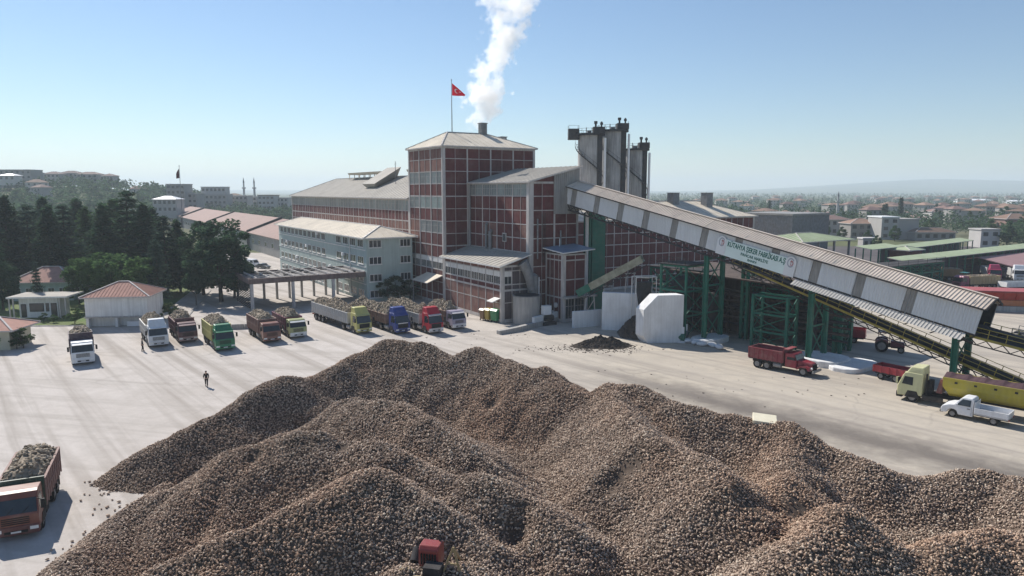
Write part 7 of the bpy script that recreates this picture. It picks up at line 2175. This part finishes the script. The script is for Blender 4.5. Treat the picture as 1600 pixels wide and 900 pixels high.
# hedge strip, path and kerb
sheet('path', [(-58.5, 112.6), (-54.0, 115.0), (-63.5, 150), (-78, 185), (-84, 185), (-68, 148)], -0.004, mat('path_concrete', (0.42, 0.39, 0.36), 0.95, 0.1, 0.5))
def kerb(pts, name='kerb'):
    b = MB()
    for p, q in zip(pts[:-1], pts[1:]): b.bar((p[0], p[1], 0.06), (q[0], q[1], 0.06), 0.25, 0.14)
    tag(b.build(name, G['concrete']), kind='structure')
kerb([(-150, 106), (-66, 108.5), (-60.0, 111.6)])
kerb([(-54, 114.9), (-64, 148)])
t = thing('barrier', 'low grey concrete barrier blocks at the edge of the yard beside the tree', 'barrier', gz(372, 514), R(10))
for k in range(3):
    b = MB(); b.prism([(-0.3, 0), (0.3, 0), (0.12, 0.75), (-0.12, 0.75)], (1, 0, 0), (1.9 * k - 1.9, 0, 0), (0, 1, 0), (0, 0, 1), 1.8); b.build('barrier_block', G['concrete'], t)

# ------------------------------------------------------------------ long red roofed stores behind the office
st = thing('long_store', 'long low warehouse with faded red roof in stepped sections behind the office', 'warehouse', (-72.6, 219, 0), FTH)
for k in range(4):
    y0, y1 = -45 + 88 * k, -45 + 88 * (k + 1) - 0.6
    dz = 0.0 + 0.25 * (k % 2)
    b = MB(); b.box(0, 24, y0, y1, -0.5, 6.2 + dz); b.build('wall', G['clad_grey'], st)
    b = MB()
    b.hexa([(-0.7, y0, 5.95 + dz), (12, y0, 10.5 + dz), (12, y1, 10.5 + dz), (-0.7, y1, 5.95 + dz)], [(-0.7, y0, 6.15 + dz), (12, y0, 10.75 + dz), (12, y1, 10.75 + dz), (-0.7, y1, 6.15 + dz)])
    b.hexa([(12.003, y0, 10.5 + dz), (24.7, y0, 5.95 + dz), (24.7, y1, 5.95 + dz), (12.003, y1, 10.5 + dz)], [(12.003, y0, 10.75 + dz), (24.7, y0, 6.15 + dz), (24.7, y1, 6.15 + dz), (12.003, y1, 10.75 + dz)])
    b.build('roof', G['roof_store'], st)
    b = MB(); b.hexa([(-0.8, y1 + 0.05, 0), (12, y1 + 0.05, 0), (12, y1 + 0.55, 0), (-0.8, y1 + 0.55, 0)], [(-0.8, y1 + 0.05, 6.9), (12, y1 + 0.05, 11.6), (12, y1 + 0.55, 11.6), (-0.8, y1 + 0.55, 6.9)])
    b.build('fire_wall', G['steel_dark'], st)
    for i in range(9):
        y = y1 - 5 - 9.4 * i
        b = MB(); b.box(-0.06, -0.002, y - 2.6, y, 2.6, 4.2); f = b.build('window', G['frame_white'], st)
        b = MB(); b.box(-0.09, -0.061, y - 2.5, y - 1.35, 2.7, 4.1); b.box(-0.09, -0.061, y - 1.25, y - 0.1, 2.7, 4.1); b.build('pane', G['glass_dark'], f)

# ------------------------------------------------------------------ flags
def flag(name, label, foot, top, fw_, fh, red, flip=1, droop=0.9):
    t = thing(name, label, 'flag', foot)
    b = MB(); b.tube((0, 0, 0), (0, 0, top), 0.10, 8, 0.05); b.tube((0, 0, top), (0, 0, top + 0.18), 0.1, 8)
    b.build('pole', G['steel_grey'], t)
    n = 14; vs = []; fs = []
    for j in range(n + 1):
        for i in range(n + 1):
            u, v = i / n, j / n
            z = top - 0.5 - (1 - v) * fh - droop * fh * u * (0.55 + 0.45 * v) * 1.0 * v - 0.06 * fh * u
            vs.append((flip * (0.09 + fw_ * u * (0.92 + 0.08 * v)), 0.16 * fw_ * math.sin(u * 6 + v * 2) * u, z))
    for j in range(n):
        for i in range(n): fs.append((j * (n + 1) + i, j * (n + 1) + i + 1, (j + 1) * (n + 1) + i + 1, (j + 1) * (n + 1) + i))
    b = MB(); b.smooth = True; b.mesh(vs, fs)
    b.build('cloth', mat('flag_red' if red else 'flag_dark', (0.50, 0.012, 0.03) if red else (0.06, 0.03, 0.035), 0.8, 0.06, 2.0, transl=0.3), t, fixn=False)
    def at(u, v):
        u = min(max(u, 0), 1); v = min(max(v, 0), 1)
        z = top - 0.5 - (1 - v) * fh - droop * fh * u * (0.55 + 0.45 * v) * v - 0.06 * fh * u
        return Vector((flip * (0.09 + fw_ * u * (0.92 + 0.08 * v)), 0.16 * fw_ * math.sin(u * 6 + v * 2) * u - 0.03, z))
    if red:
        b = MB()
        N = 20; ro, ri = 0.24, 0.195
        for k in range(N):
            a0 = 0.45 + (2 * math.pi - 0.9) * k / N; a1 = 0.45 + (2 * math.pi - 0.9) * (k + 1) / N
            def o_(a): return at(0.36 + ro * math.cos(a) * 0.72, 0.5 + ro * math.sin(a))
            def i_(a):
                return at(0.36 + 0.05 + ri * math.cos(a) * 0.72, 0.5 + ri * math.sin(a))
            b.poly([o_(a0), o_(a1), i_(a1), i_(a0)])
        c = (0.62, 0.5); pts = []
        for k in range(10):
            a = math.pi + 2 * math.pi * k / 10; r = 0.12 if k % 2 == 0 else 0.05
            pts.append((c[0] + r * math.cos(a) * 0.72, c[1] + r * math.sin(a)))
        for k in range(10): b.poly([at(*c), at(*pts[k]), at(*pts[(k + 1) % 10])])
        b.build('crescent_and_star', mat('flag_white', (0.75, 0.72, 0.72), 0.8, 0.03, 1.0), t, fixn=False)
    return t
fp = fw(5.8, 7.5, 31.9)
flag('roof_flag', 'red flag with white crescent and star hanging slack on the tower roof pole', (fp.x, fp.y, 31.7), 10.0, 2.6, 2.3, True)
flag('yard_flag', 'dark slack flag on a tall thin pole behind the trees', (TP(292, 165).x, 165, 0), 26.6, 0.8, 2.2, False, -1, 0.5)

# ------------------------------------------------------------------ hillside, town and plain
G['plaster_a'] = mat('plaster_a', (0.46, 0.44, 0.42), 0.9, 0.06, 0.3, rnd=0.25)
G['plaster_b'] = mat('plaster_b', (0.34, 0.32, 0.30), 0.9, 0.06, 0.3, rnd=0.25)
G['tile_red'] = mat('tile_red', (0.195, 0.125, 0.108), 0.9, 0.12, 0.4, rnd=0.35)
G['tile_orange'] = mat('tile_orange', (0.24, 0.155, 0.115), 0.9, 0.12, 0.4, rnd=0.35)
def block(name, label, cat, x, y, w, d, h, wallm, roofm, storeys, nwin, rise=0.0, group=None, rz=0.0, z=None):
    """far building: walls, roof and window openings with panes"""
    t = thing(name, label, cat, (x, y, land_z(x, y) if z is None else z), rz, group)
    b = MB(); b.box(-w / 2, w / 2, 0, d, -3, h); b.build('wall', G[wallm], t)
    if rise: hip_roof('roof', t, -w / 2, w / 2, 0, d, h + 0.03, rise, G[roofm], 'x' if w >= d else 'y', None, None, 0.6, th=0.25)
    else:
        b = MB(); b.box(-w / 2 - 0.3, w / 2 + 0.3, -0.3, d + 0.3, h + 0.003, h + 0.5); b.build('roof', G[roofm], t)
    if storeys:
        sh = h / storeys
        ww = min(1.8, w / nwin * 0.55)
        k = ('far_window', round(ww, 2), round(sh * 0.45, 2))
        if k not in WIN:
            b = MB(); b.box(0, ww, -0.08, 0.05, 0, sh * 0.45); me = b.data('window', [G['glass_dark']]); WIN[k] = me
        for s in range(storeys):
            for i in range(nwin):
                link('window', WIN[k], t, (-w / 2 + w * (i + 0.5) / nwin - ww / 2, 0, sh * (s + 0.32)))
    return t
def bpx(px, y): return TP(px, y).x
gbk = 'apartment blocks on the hillside'
block('apartment_block', 'long pale block on the hilltop at the far left edge', 'building', bpx(32, 560), 560, 34, 14, 11, 'plaster_b', 'plaster_b', 3, 8, group=gbk, z=26)
block('apartment_block', 'lower wing beside the long hilltop block', 'building', bpx(58, 566), 566, 10, 14, 8.5, 'plaster_b', 'plaster_b', 2, 3, group=gbk, z=26.5)
block('hillside_shed', 'shed with a shining white roof below the long hilltop block', 'building', bpx(27, 520), 520, 12, 8, 4, 'plaster_a', 'white_pipe', 1, 3, 1.5, z=28)
for i, (px, y, w, h, lab) in enumerate([(95, 600, 14, 7, 'small red roofed house among the hilltop trees nearest the long block'), (122, 610, 16, 7.5, 'wide red roofed house on the hilltop skyline'), (150, 605, 18, 7, 'red roofed house on the skyline left of the pointed trees'), (180, 600, 10, 7, 'narrow red roofed house on the skyline beside the pointed trees')]):
    block('hill_house', lab, 'house', bpx(px, y), y, w, 10, h, 'plaster_b', 'tile_red', 2, 4, 2.0, 'red roofed houses on the hilltop', z=land_z(bpx(px, y), y) + 4.0)
block('apartment_block', 'block under a gleaming white sloped roof left of the flagpole', 'building', bpx(266, 420), 420, 14, 10, 8, 'plaster_a', 'white_pipe', 2, 5, 2.0, gbk, z=8)
block('apartment_block', 'grey stepped block directly behind the flagpole', 'building', bpx(284, 470), 470, 12, 12, 14, 'plaster_b', 'plaster_b', 4, 4, group=gbk, z=11)
block('apartment_block', 'grey block right of the flagpole', 'building', bpx(302, 475), 475, 12, 12, 10, 'plaster_b', 'plaster_b', 3, 4, group=gbk, z=9)
block('apartment_block', 'wide four storey block with a set back top floor left of the twin minarets', 'building', bpx(335, 520), 520, 25, 12, 15, 'plaster_b', 'plaster_a', 4, 8, group=gbk, z=3)
block('apartment_block', 'set back top floor block over the wide four storey block', 'building', bpx(342, 526), 526, 18, 8, 20.5, 'plaster_b', 'plaster_a', 5, 6, group=gbk, z=3)
block('apartment_block', 'block with many windows below the left minaret', 'building', bpx(375, 540), 540, 18, 12, 14, 'plaster_b', 'plaster_a', 4, 6, group=gbk, z=3)
block('apartment_block', 'narrow block below the right minaret', 'building', bpx(398, 560), 560, 10, 12, 13, 'plaster_a', 'plaster_a', 4, 3, group=gbk, z=3)
block('apartment_block', 'pale pink block right of the twin minarets', 'building', bpx(422, 520), 520, 12, 12, 14.5, 'plaster_a', 'tile_red', 4, 4, group=gbk, z=3)
block('apartment_block', 'pale block with balconies beside the end of the brick wing', 'building', bpx(444, 530), 530, 11, 12, 12.5, 'plaster_a', 'plaster_a', 4, 4, group=gbk, z=3)
def minaret(label, px, y, h, z=0.0, r=1.0):
    t = thing('minaret', label, 'minaret', (bpx(px, y), y, z), 0, 'minarets')
    b = MB(); b.smooth = True; b.tube((0, 0, 0), (0, 0, h * 0.66), r, 12, r * 0.9); b.tube((0, 0, h * 0.66), (0, 0, h * 0.70), r * 1.7, 12); b.tube((0, 0, h * 0.70), (0, 0, h * 0.84), r * 0.7, 12); b.build('shaft', G['plaster_a'], t)
    b = MB(); b.smooth = True; b.tube((0, 0, h * 0.84), (0, 0, h), r * 0.85, 12, 0.05); b.build('spire', G['steel_grey'], t)
minaret('left of the twin minarets behind the apartment blocks', 389, 640, 30, 3); minaret('right of the twin minarets behind the apartment blocks', 405, 640, 30, 3)
minaret('white minaret rising alone from the town on the plain', 1301, 480, 20.5, 0, 0.85)

# near part of the town on the right, every house on its own
gth = 'town houses on the plain'
block('town_building', 'white and violet three storey building with bright balconies on the plain', 'building', bpx(1384, 305), 305, 7.5, 12, 9.5, 'plaster_a', 'white_pipe', 3, 2, group=gth)
block('town_building', 'violet blank walled building joined to the white balconied one', 'building', bpx(1411, 306), 306, 9.5, 12, 8.5, 'violet_wall' if 'violet_wall' in G else 'plaster_b', 'plaster_b', 0, 1, group=gth)
block('town_house', 'house with an orange tiled roof left of the white balconied building', 'house', bpx(1346, 315), 315, 13, 11, 6.5, 'plaster_b', 'tile_orange', 2, 4, 2.2, gth)
block('town_house', 'long maroon roofed house under the white minaret', 'house', bpx(1298, 335), 335, 15, 12, 7.5, 'plaster_b', 'tile_red', 2, 5, 2.0, gth)
block('town_house', 'red roofed house left of the white minaret', 'house', bpx(1272, 390), 390, 13, 11, 7, 'plaster_b', 'tile_red', 2, 4, 2.2, gth)
block('town_house', 'low house with a long orange roof right of the violet building', 'house', bpx(1455, 300), 300, 17, 9, 3.5, 'plaster_b', 'tile_orange', 1, 5, 1.8, gth)
block('town_house', 'pale ruin like house between the green belt roofs and the right edge', 'house', bpx(1540, 262), 262, 7, 7, 6.5, 'plaster_a', 'plaster_a', 2, 2, 0, gth)
block('town_house', 'red brick house with orange roof at the right edge of the plain', 'house', bpx(1588, 330), 330, 15, 12, 8, 'tile_red', 'tile_orange', 2, 4, 2.4, gth)
block('town_house', 'pink roofed house in the middle of the plain', 'house', bpx(1464, 480), 480, 15, 12, 7, 'plaster_a', 'tile_red', 2, 4, 2.2, gth)
block('town_building', 'cream low hut among trees before the violet building', 'building', bpx(1353, 262), 262, 4.5, 4, 3.2, 'plaster_a', 'plaster_a', 1, 2, 0, gth)
block('long_shed', 'long white factory roof shining far out on the plain', 'building', bpx(1515, 1050), 1050, 46, 20, 7, 'white_pipe', 'white_pipe', 0, 1, 2.0)
block('long_shed', 'second white roofed shed at the far right of the plain', 'building', bpx(1590, 1000), 1000, 40, 20, 6, 'white_pipe', 'white_pipe', 0, 1, 2.0)
# house kinds used for the rest of the town
def house_meshes(seed):
    rr = random.Random(seed); w, d, h = rr.uniform(9, 15), rr.uniform(8, 11), rr.choice((3.6, 6.4, 6.8, 9.4)); rise = rr.uniform(1.6, 2.6)
    b = MB(); b.box(-w / 2, w / 2, -d / 2, d / 2, -2, h); wall = b.data('wall', [G['plaster_a' if seed % 2 else 'plaster_b']])
    b = MB(); x, y = w / 2 + 0.6, d / 2 + 0.6; rx = w / 2 - d / 2 if w > d else 0.5
    A, B_, C_, D = (-x, -y, h), (x, -y, h), (x, y, h), (-x, y, h); r0, r1 = (-max(rx, 0.4), 0, h + rise), (max(rx, 0.4), 0, h + rise)
    b.poly([A, B_, r1, r0]); b.poly([B_, C_, r1]); b.poly([C_, D, r0, r1]); b.poly([D, A, r0]); b.poly([D, C_, B_, A])
    roof = b.data('roof', [G['tile_red' if seed % 3 else 'tile_orange']])
    b = MB(); n = max(2, int(w / 3.2))
    for s in range(max(1, int(h / 3.1))):
        for i in range(n): b.box(-w / 2 + w * (i + 0.5) / n - 0.6, -w / 2 + w * (i + 0.5) / n + 0.6, -d / 2 - 0.06, -d / 2 + 0.05, 3.1 * s + 1.0, 3.1 * s + 2.4)
    win = b.data('window', [G['glass_dark']])
    return wall, roof, win
HOUSES = [house_meshes(s) for s in range(8)]
rr = random.Random(3); placed = []; LASTK = [0]
def far_house(px, y, lab, grp):
    x = bpx(px, y)
    for (a, c) in placed:
        if (a - x) ** 2 + (c - y) ** 2 < 18 ** 2: return False
    placed.append((x, y)); k = rr.randrange(8); LASTK[0] = k
    t = thing('town_house', lab, 'house', (x, y, land_z(x, y)), rr.uniform(-0.5, 0.9), grp)
    for nm, me in zip(('wall', 'roof', 'window'), HOUSES[k]): link(nm, me, t)
    return True
MARKS = [(1301, 'the white minaret'), (1384, 'the white balconied building'), (1464, 'the pink roofed house'), (1588, 'the brick house at the right edge'), (1217, 'the grey storage block'), (1540, 'the pale ruin')]
seen = {}
n = 0
while n < 34:
    px, y = rr.uniform(1180, 1600), rr.uniform(400, 640)
    if not far_house(px, y, 'town house', 'houses in the nearer part of the town'): continue
    n += 1
    t = [o for o in COL.objects if o.name.startswith('town_house') and o.type == 'EMPTY' and o.get('label') == 'town house'][0]
    k = LASTK[0]
    mx, mk = min(MARKS, key=lambda q: abs(q[0] - px))
    lab = ('orange' if k % 3 == 0 else 'red') + ' roofed ' + ('cream' if k % 2 else 'grey') + ' house ' + ('far back ' if y > 540 else 'midway ' if y > 460 else 'close ') + ('to the left of ' if px < mx - 12 else 'to the right of ' if px > mx + 12 else 'straight behind ') + mk
    seen[lab] = seen.get(lab, 0) + 1
    t['label'] = lab if seen[lab] == 1 else ('second ' if seen[lab] == 2 else 'third ' if seen[lab] == 3 else 'another ') + lab
n = 0
while n < 70:
    if far_house(rr.uniform(1010, 1630), rr.uniform(650, 1500), 'tiny red roofed house far out on the hazy plain', 'houses far out on the plain'): n += 1
n = 0
while n < 12:
    px = rr.uniform(-20, 470); y = rr.uniform(430, 640)
    if px > 215 and y < 560: y += 120
    if far_house(px, y, 'small house between trees on the left hillside', 'houses on the left hillside'): n += 1

# tree masses: one small spray of leaves per crown, too far to tell the trees apart
def forest(name, label, spots, leaf, seed, lsz=1.1, per=46):
    rr = random.Random(seed); V = []; F = []
    for (x, y, h) in spots:
        z0 = land_z(x, y); w = h * rr.uniform(0.34, 0.55); con = rr.random() < 0.3
        pts = []
        for _ in range(per):
            if con:
                f = rr.random() ** 0.8; r = w * 0.8 * (1 - f); a = rr.uniform(0, 6.28)
                pts.append(Vector((x + r * math.cos(a), y + r * math.sin(a), z0 + h * (0.12 + 0.95 * f))))
            else:
                d = Vector((rr.gauss(0, 1), rr.gauss(0, 1), rr.gauss(0, 1))).normalized() * rr.uniform(0.6, 1.05)
                lump = 1 + 0.35 * noise.noise(d * 1.6 + Vector((x, y, 0)))
                pts.append(Vector((x + d.x * w * lump, y + d.y * w * lump, z0 + h * 0.58 + d.z * h * 0.42 * lump)))
        leaf_cloud(V, F, pts, lsz * h / 9, rr, 0.1)
    me = bpy.data.meshes.new(name); me.from_pydata([tuple(v) for v in V], [], F); me.materials.append(G[leaf])
    o = bpy.data.objects.new(name, me); COL.objects.link(o)
    tag(o, label, 'woodland', kind='stuff')
rr = random.Random(9); spots = []
for _ in range(1500):
    px = rr.uniform(-60, 470); y = rr.uniform(215, 640) if px < 240 else rr.uniform(440, 700)
    spots.append((bpx(px, y), y, rr.uniform(6, 11) if y > 300 else rr.uniform(8, 13)))
forest('hillside_wood', 'hazy wooded hillside rising behind the dark trees on the left', spots, 'leaf_far', 1, 1.9, 40)
spots = []
for _ in range(3400):
    px = rr.uniform(1000, 1650); y = 260 + 1500 * rr.random() ** 1.9
    x = bpx(px, y)
    if y < 330 and px < 1320: continue
    if any((x - a) ** 2 + (y - c) ** 2 < 81 for a, c in placed): continue
    if px > 1590 and 360 < y < 480: continue
    if 1320 < px < 1560 and y < 330: continue
    spots.append((x, y, rr.uniform(4, 10)))
forest('plain_trees', 'scattered trees and groves between the houses of the plain', spots, 'leaf_far', 2, 1.6, 36)
spots = []
for _ in range(1000):
    px = rr.uniform(950, 1660); y = rr.uniform(1700, 4200); spots.append((bpx(px, y), y, rr.uniform(7, 13)))
forest('far_woodland', 'distant bluish line of woodland across the plain', spots, 'leaf_far', 3, 3.0, 14)
gpt = 'single trees in the town'
for px, y, h, kind, lab in ((1372, 420, 13, 'spire', 'dark cypress left of the paired poplars'), (1376, 424, 13.5, 'spire', 'dark cypress beside the first one'), (1398, 430, 17, 'spire', 'tallest dark poplar on the plain'), (1453, 500, 12, 'spire', 'dark cypress by the pink roofed house'),
                            (1560, 430, 12, 'broad', 'dark round tree before the right hand fields'), (1445, 330, 8, 'broad', 'bright green tree behind the violet building'), (1392, 296, 6.8, 'broad', 'reddish brown tree at the corner of the white balconied building'), (1365, 258, 5.0, 'broad', 'small dark tree before the white balconied building'),
                            (1540, 300, 9.0, 'broad', 'leafy tree behind the pale ruin'), (1310, 300, 6.0, 'broad', 'green tree left of the orange roofed house'), (1350, 292, 5.0, 'broad', 'green tree before the orange roofed house'), (1196, 520, 14, 'spire', 'dark pointed tree over the grey storage block'), (1285, 320, 6.0, 'broad', 'green trees by the maroon roofed house')):
    tree(kind, 0 if kind == 'broad' else 1, (bpx(px, y), y, 0), h, lab, gpt, 'leaf_mid' if kind == 'broad' else 'leaf_dark')

# ------------------------------------------------------------------ sheds and belts in the back yard on the right
def belt_shed(label, a, c, w, h, wall=True, roofm='roof_green', group='green roofed belt sheds'):
    a = Vector((a[0], a[1], 0)); c = Vector((c[0], c[1], 0)); d = (c - a); L = d.length
    t = thing('belt_shed', label, 'shed', tuple(a), math.atan2(d.y, d.x), group)
    slab('roof', t, [(0, -w / 2, h - 0.25), (L, -w / 2, h - 0.25), (L, w / 2, h + 0.35), (0, w / 2, h + 0.35)], 0.15, G[roofm], 'frame')
    n = int(L / 4)
    for k in range(n + 1):
        for y in (-w / 2 + 0.3, w / 2 - 0.3):
            b = MB(); b.box(L * k / n - 0.12, L * k / n + 0.12, y - 0.12, y + 0.12, 0, h - 0.25); b.build('post', G['steel_green'], t)
    b = MB(); b.box(0.5, L - 0.5, -0.6, 0.6, 1.8, 2.4); b.bar((0.5, -0.9, 3.2), (L - 0.5, -0.9, 3.2), 0.08); b.bar((0.5, -0.9, 2.7), (L - 0.5, -0.9, 2.7), 0.08); b.build('belt', G['steel_dark'], t)
    if wall:
        b = MB(); b.box(0.2, L - 0.2, w / 2 - 0.15, w / 2 - 0.05, 0, h - 0.3); b.build('dark_back', G['shed_wall_shade'], t)  # dark sheet stands in for the shade under the roof
    return t
belt_shed('farther long pale green belt roof on the plain', (101, 189), (146, 226), 4.0, 5.6)
belt_shed('nearer long pale green belt roof reaching the right edge', (85, 155), (150, 200), 4.2, 5.9)
belt_shed('short pale green roof left of the long belt roofs', (88, 176), (101, 186), 4.5, 6.8, False)
mt = thing('red_hut', 'small red brick hut under a pale green roof between the belt sheds', 'hut', (102, 182, 0), FTH)
b = MB(); b.box(-3, 3, -2.5, 2.5, 0, 6.0); b.build('wall', G['brick'], mt)
hip_roof('roof', mt, -3, 3, -2.5, 2.5, 6.02, 0.8, G['roof_green'], 'x', None, None, 0.6)
frame_tower('pipe_bridge', 'green steel pipe bridge seen over the gallery roof', 'pipe bridge', 84, 150, FTH, 22, 5, 5.6, 6, 2, True, 0.25)
ms = thing('maroon_shed', 'broad low shed with a dusty maroon roof at the right edge', 'shed', (115.7, 174, 0), FTH)
b = MB(); b.box(0, 60, -9, 9, 0, 2.6); b.build('wall', G['shed_wall_shade'], ms)
b = MB()
b.hexa([(-0.5, -9.6, 2.6), (60, -9.6, 2.6), (60, 0, 4.5), (-0.5, 0, 4.5)], [(-0.5, -9.6, 2.8), (60, -9.6, 2.8), (60, 0, 4.75), (-0.5, 0, 4.75)])
b.hexa([(-0.5, 0.003, 4.5), (60, 0.003, 4.5), (60, 9.6, 2.6), (-0.5, 9.6, 2.6)], [(-0.5, 0.003, 4.75), (60, 0.003, 4.75), (60, 9.6, 2.8), (-0.5, 9.6, 2.8)])
b.build('roof', G['roof_maroon'], ms)
hp = thing('red_hopper', 'long red and orange steel beet hopper beyond the gallery end', 'hopper', (80.5, 124.5, 0), R(-15))
OR = paint('hopper_orange', (0.42, 0.13, 0.045), 0.5); RD2 = paint('hopper_red', (0.40, 0.05, 0.035), 0.5)
b = MB(); b.hexa([(0, 0, 1.9), (34, 0, 1.9), (34, 4, 1.9), (0, 4, 1.9)], [(0, -0.9, 3.5), (34, -0.9, 3.5), (34, 4.9, 3.5), (0, 4.9, 3.5)]); b.build('upper_wall', RD2, hp)
b = MB(); b.box(0, 34, -0.3, 4, 0.9, 1.89); b.build('lower_wall', OR, hp)
b = MB(); b.box(0, 34, -1.1, -0.91, 3.3, 3.56); b.build('rim', paint('hopper_dark', (0.20, 0.02, 0.02), 0.4), hp)
b = MB(); b.box(-0.3, 34.3, -0.9, 4.4, 0, 0.89); b.build('plinth', G['concrete'], hp)
b = MB()
for k in range(18): b.hexa([(0.6 + 1.9 * k, -0.12, 1.9), (0.75 + 1.9 * k, -0.12, 1.9), (0.75 + 1.9 * k, 0, 1.9), (0.6 + 1.9 * k, 0, 1.9)], [(0.6 + 1.9 * k, -1.02, 3.29), (0.75 + 1.9 * k, -1.02, 3.29), (0.75 + 1.9 * k, -0.9, 3.29), (0.6 + 1.9 * k, -0.9, 3.29)])
b.build('stiffener', RD2, hp)

# ------------------------------------------------------------------ steam
def steam():
    y = 168.0
    k = y / FPX * 1.0
    sx = gy(748, 208, y)
    z0 = sx.z - 6
    o0 = Vector((sx.x, y, z0))
    # centre offset and radius of the plume by height above the source
    pts = []
    for px, py, r in ((744, 240, 8), (746, 208, 12), (752, 185, 20), (757, 166, 26), (764, 140, 33), (764, 118, 27), (775, 96, 24), (786, 72, 26), (790, 48, 33), (796, 22, 34), (798, 0, 38), (802, -22, 40)):
        p = gy(px, py, y); pts.append((p.z - z0, p.x - o0.x, r * y / 1110))
    zt = pts[-1][0]
    m = bpy.data.materials.new('steam'); m.use_nodes = True
    n, l = m.node_tree.nodes, m.node_tree.links
    for q in list(n):
        if q.type == 'BSDF_PRINCIPLED': n.remove(q)
    tc = n.new('ShaderNodeTexCoord'); sep = n.new('ShaderNodeSeparateXYZ'); l.new(tc.outputs['Object'], sep.inputs[0])
    def curve(idx, lo, hi):
        f = n.new('ShaderNodeFloatCurve'); c = f.mapping.curves[0]
        sc_ = n.new('ShaderNodeMath'); sc_.operation = 'DIVIDE'; l.new(sep.outputs[2], sc_.inputs[0]); sc_.inputs[1].default_value = zt
        P = [(p[0] / zt, (p[idx] - lo) / (hi - lo)) for p in pts]
        c.points[0].location = P[0]; c.points[1].location = P[-1]
        for q in P[1:-1]: c.points.new(*q)
        f.mapping.update(); l.new(sc_.outputs[0], f.inputs['Value'])
        return mrange(n, l, f.outputs[0], 0, 1, lo, hi)
    cx = curve(1, -2, 14); rad = curve(2, 0, 8)
    wob = n.new('ShaderNodeTexNoise'); wob.inputs['Scale'].default_value = 0.16; wob.inputs['Detail'].default_value = 1; l.new(tc.outputs['Object'], wob.inputs['Vector'])
    def mth(op, a, b_, c_=None):
        q = n.new('ShaderNodeMath'); q.operation = op
        for i, v in enumerate((a, b_, c_)):
            if v is None: continue
            if isinstance(v, (int, float)): q.inputs[i].default_value = v
            else: l.new(v, q.inputs[i])
        return q.outputs[0]
    dx = mth('SUBTRACT', sep.outputs[0], cx)
    ns = n.new('ShaderNodeTexNoise'); ns.inputs['Scale'].default_value = 0.24; ns.inputs['Detail'].default_value = 5; ns.inputs['Roughness'].default_value = 0.62
    l.new(tc.outputs['Object'], ns.inputs['Vector'])
    dd = mth('SQRT', mth('ADD', mth('MULTIPLY', dx, dx), mth('MULTIPLY', sep.outputs[1], sep.outputs[1])), 0)
    lump = mth('MULTIPLY_ADD', ns.outputs['Fac'], 5.6, -2.05)
    edge = mth('SUBTRACT', mth('MULTIPLY', rad, lump), dd)
    den = mrange(n, l, edge, 0.0, 1.3, 0, 1.0)
    # thins out to the top and at the very source
    fade = mrange(n, l, sep.outputs[2], zt * 0.55, zt, 1.0, 0.55)
    den = mth('MULTIPLY', mth('MULTIPLY', den, fade), 0.40)
    pv = n.new('ShaderNodeVolumePrincipled'); pv.inputs['Color'].default_value = (1, 1, 1, 1); pv.inputs['Anisotropy'].default_value = 0.35
    l.new(den, pv.inputs['Density'])
    l.new(pv.outputs[0], n['Material Output'].inputs['Volume'])
    m.cycles.volume_step_rate = 0.6
    b = MB(); N = 12
    rings = []
    for z, x, r in pts:
        R_ = r * 1.55 + 0.5
        rings.append([Vector((x + R_ * math.cos(2 * math.pi * q / N), R_ * math.sin(2 * math.pi * q / N), z)) for q in range(N)])
    vs = [p for r_ in rings for p in r_]
    fs = [(i * N + q, i * N + (q + 1) % N, (i + 1) * N + (q + 1) % N, (i + 1) * N + q) for i in range(len(rings) - 1) for q in range(N)]
    fs += [tuple(range(N))[::-1], tuple((len(rings) - 1) * N + q for q in range(N))]
    b.mesh(vs, fs)
    o = b.build('steam', m); o.location = o0
    tag(o, 'white steam plume billowing up from behind the tower roof', 'steam', kind='stuff')
steam()

# ------------------------------------------------------------------ air
b = MB(); b.box(-9300, 9300, -900, 9400, -4.0, 170.0)
hz = b.build('haze', bpy.data.materials.new('haze'))
hm = hz.data.materials[0]; hm.use_nodes = True
for q in list(hm.node_tree.nodes):
    if q.type == 'BSDF_PRINCIPLED': hm.node_tree.nodes.remove(q)
hv = hm.node_tree.nodes.new('ShaderNodeVolumePrincipled')
hv.inputs['Color'].default_value = (0.80, 0.91, 1.0, 1); hv.inputs['Density'].default_value = 2.5e-4; hv.inputs['Anisotropy'].default_value = 0.15
hm.node_tree.links.new(hv.outputs[0], hm.node_tree.nodes['Material Output'].inputs['Volume'])
tag(hz, 'thin bluish summer haze over yard, town and plain', 'haze', kind='stuff')
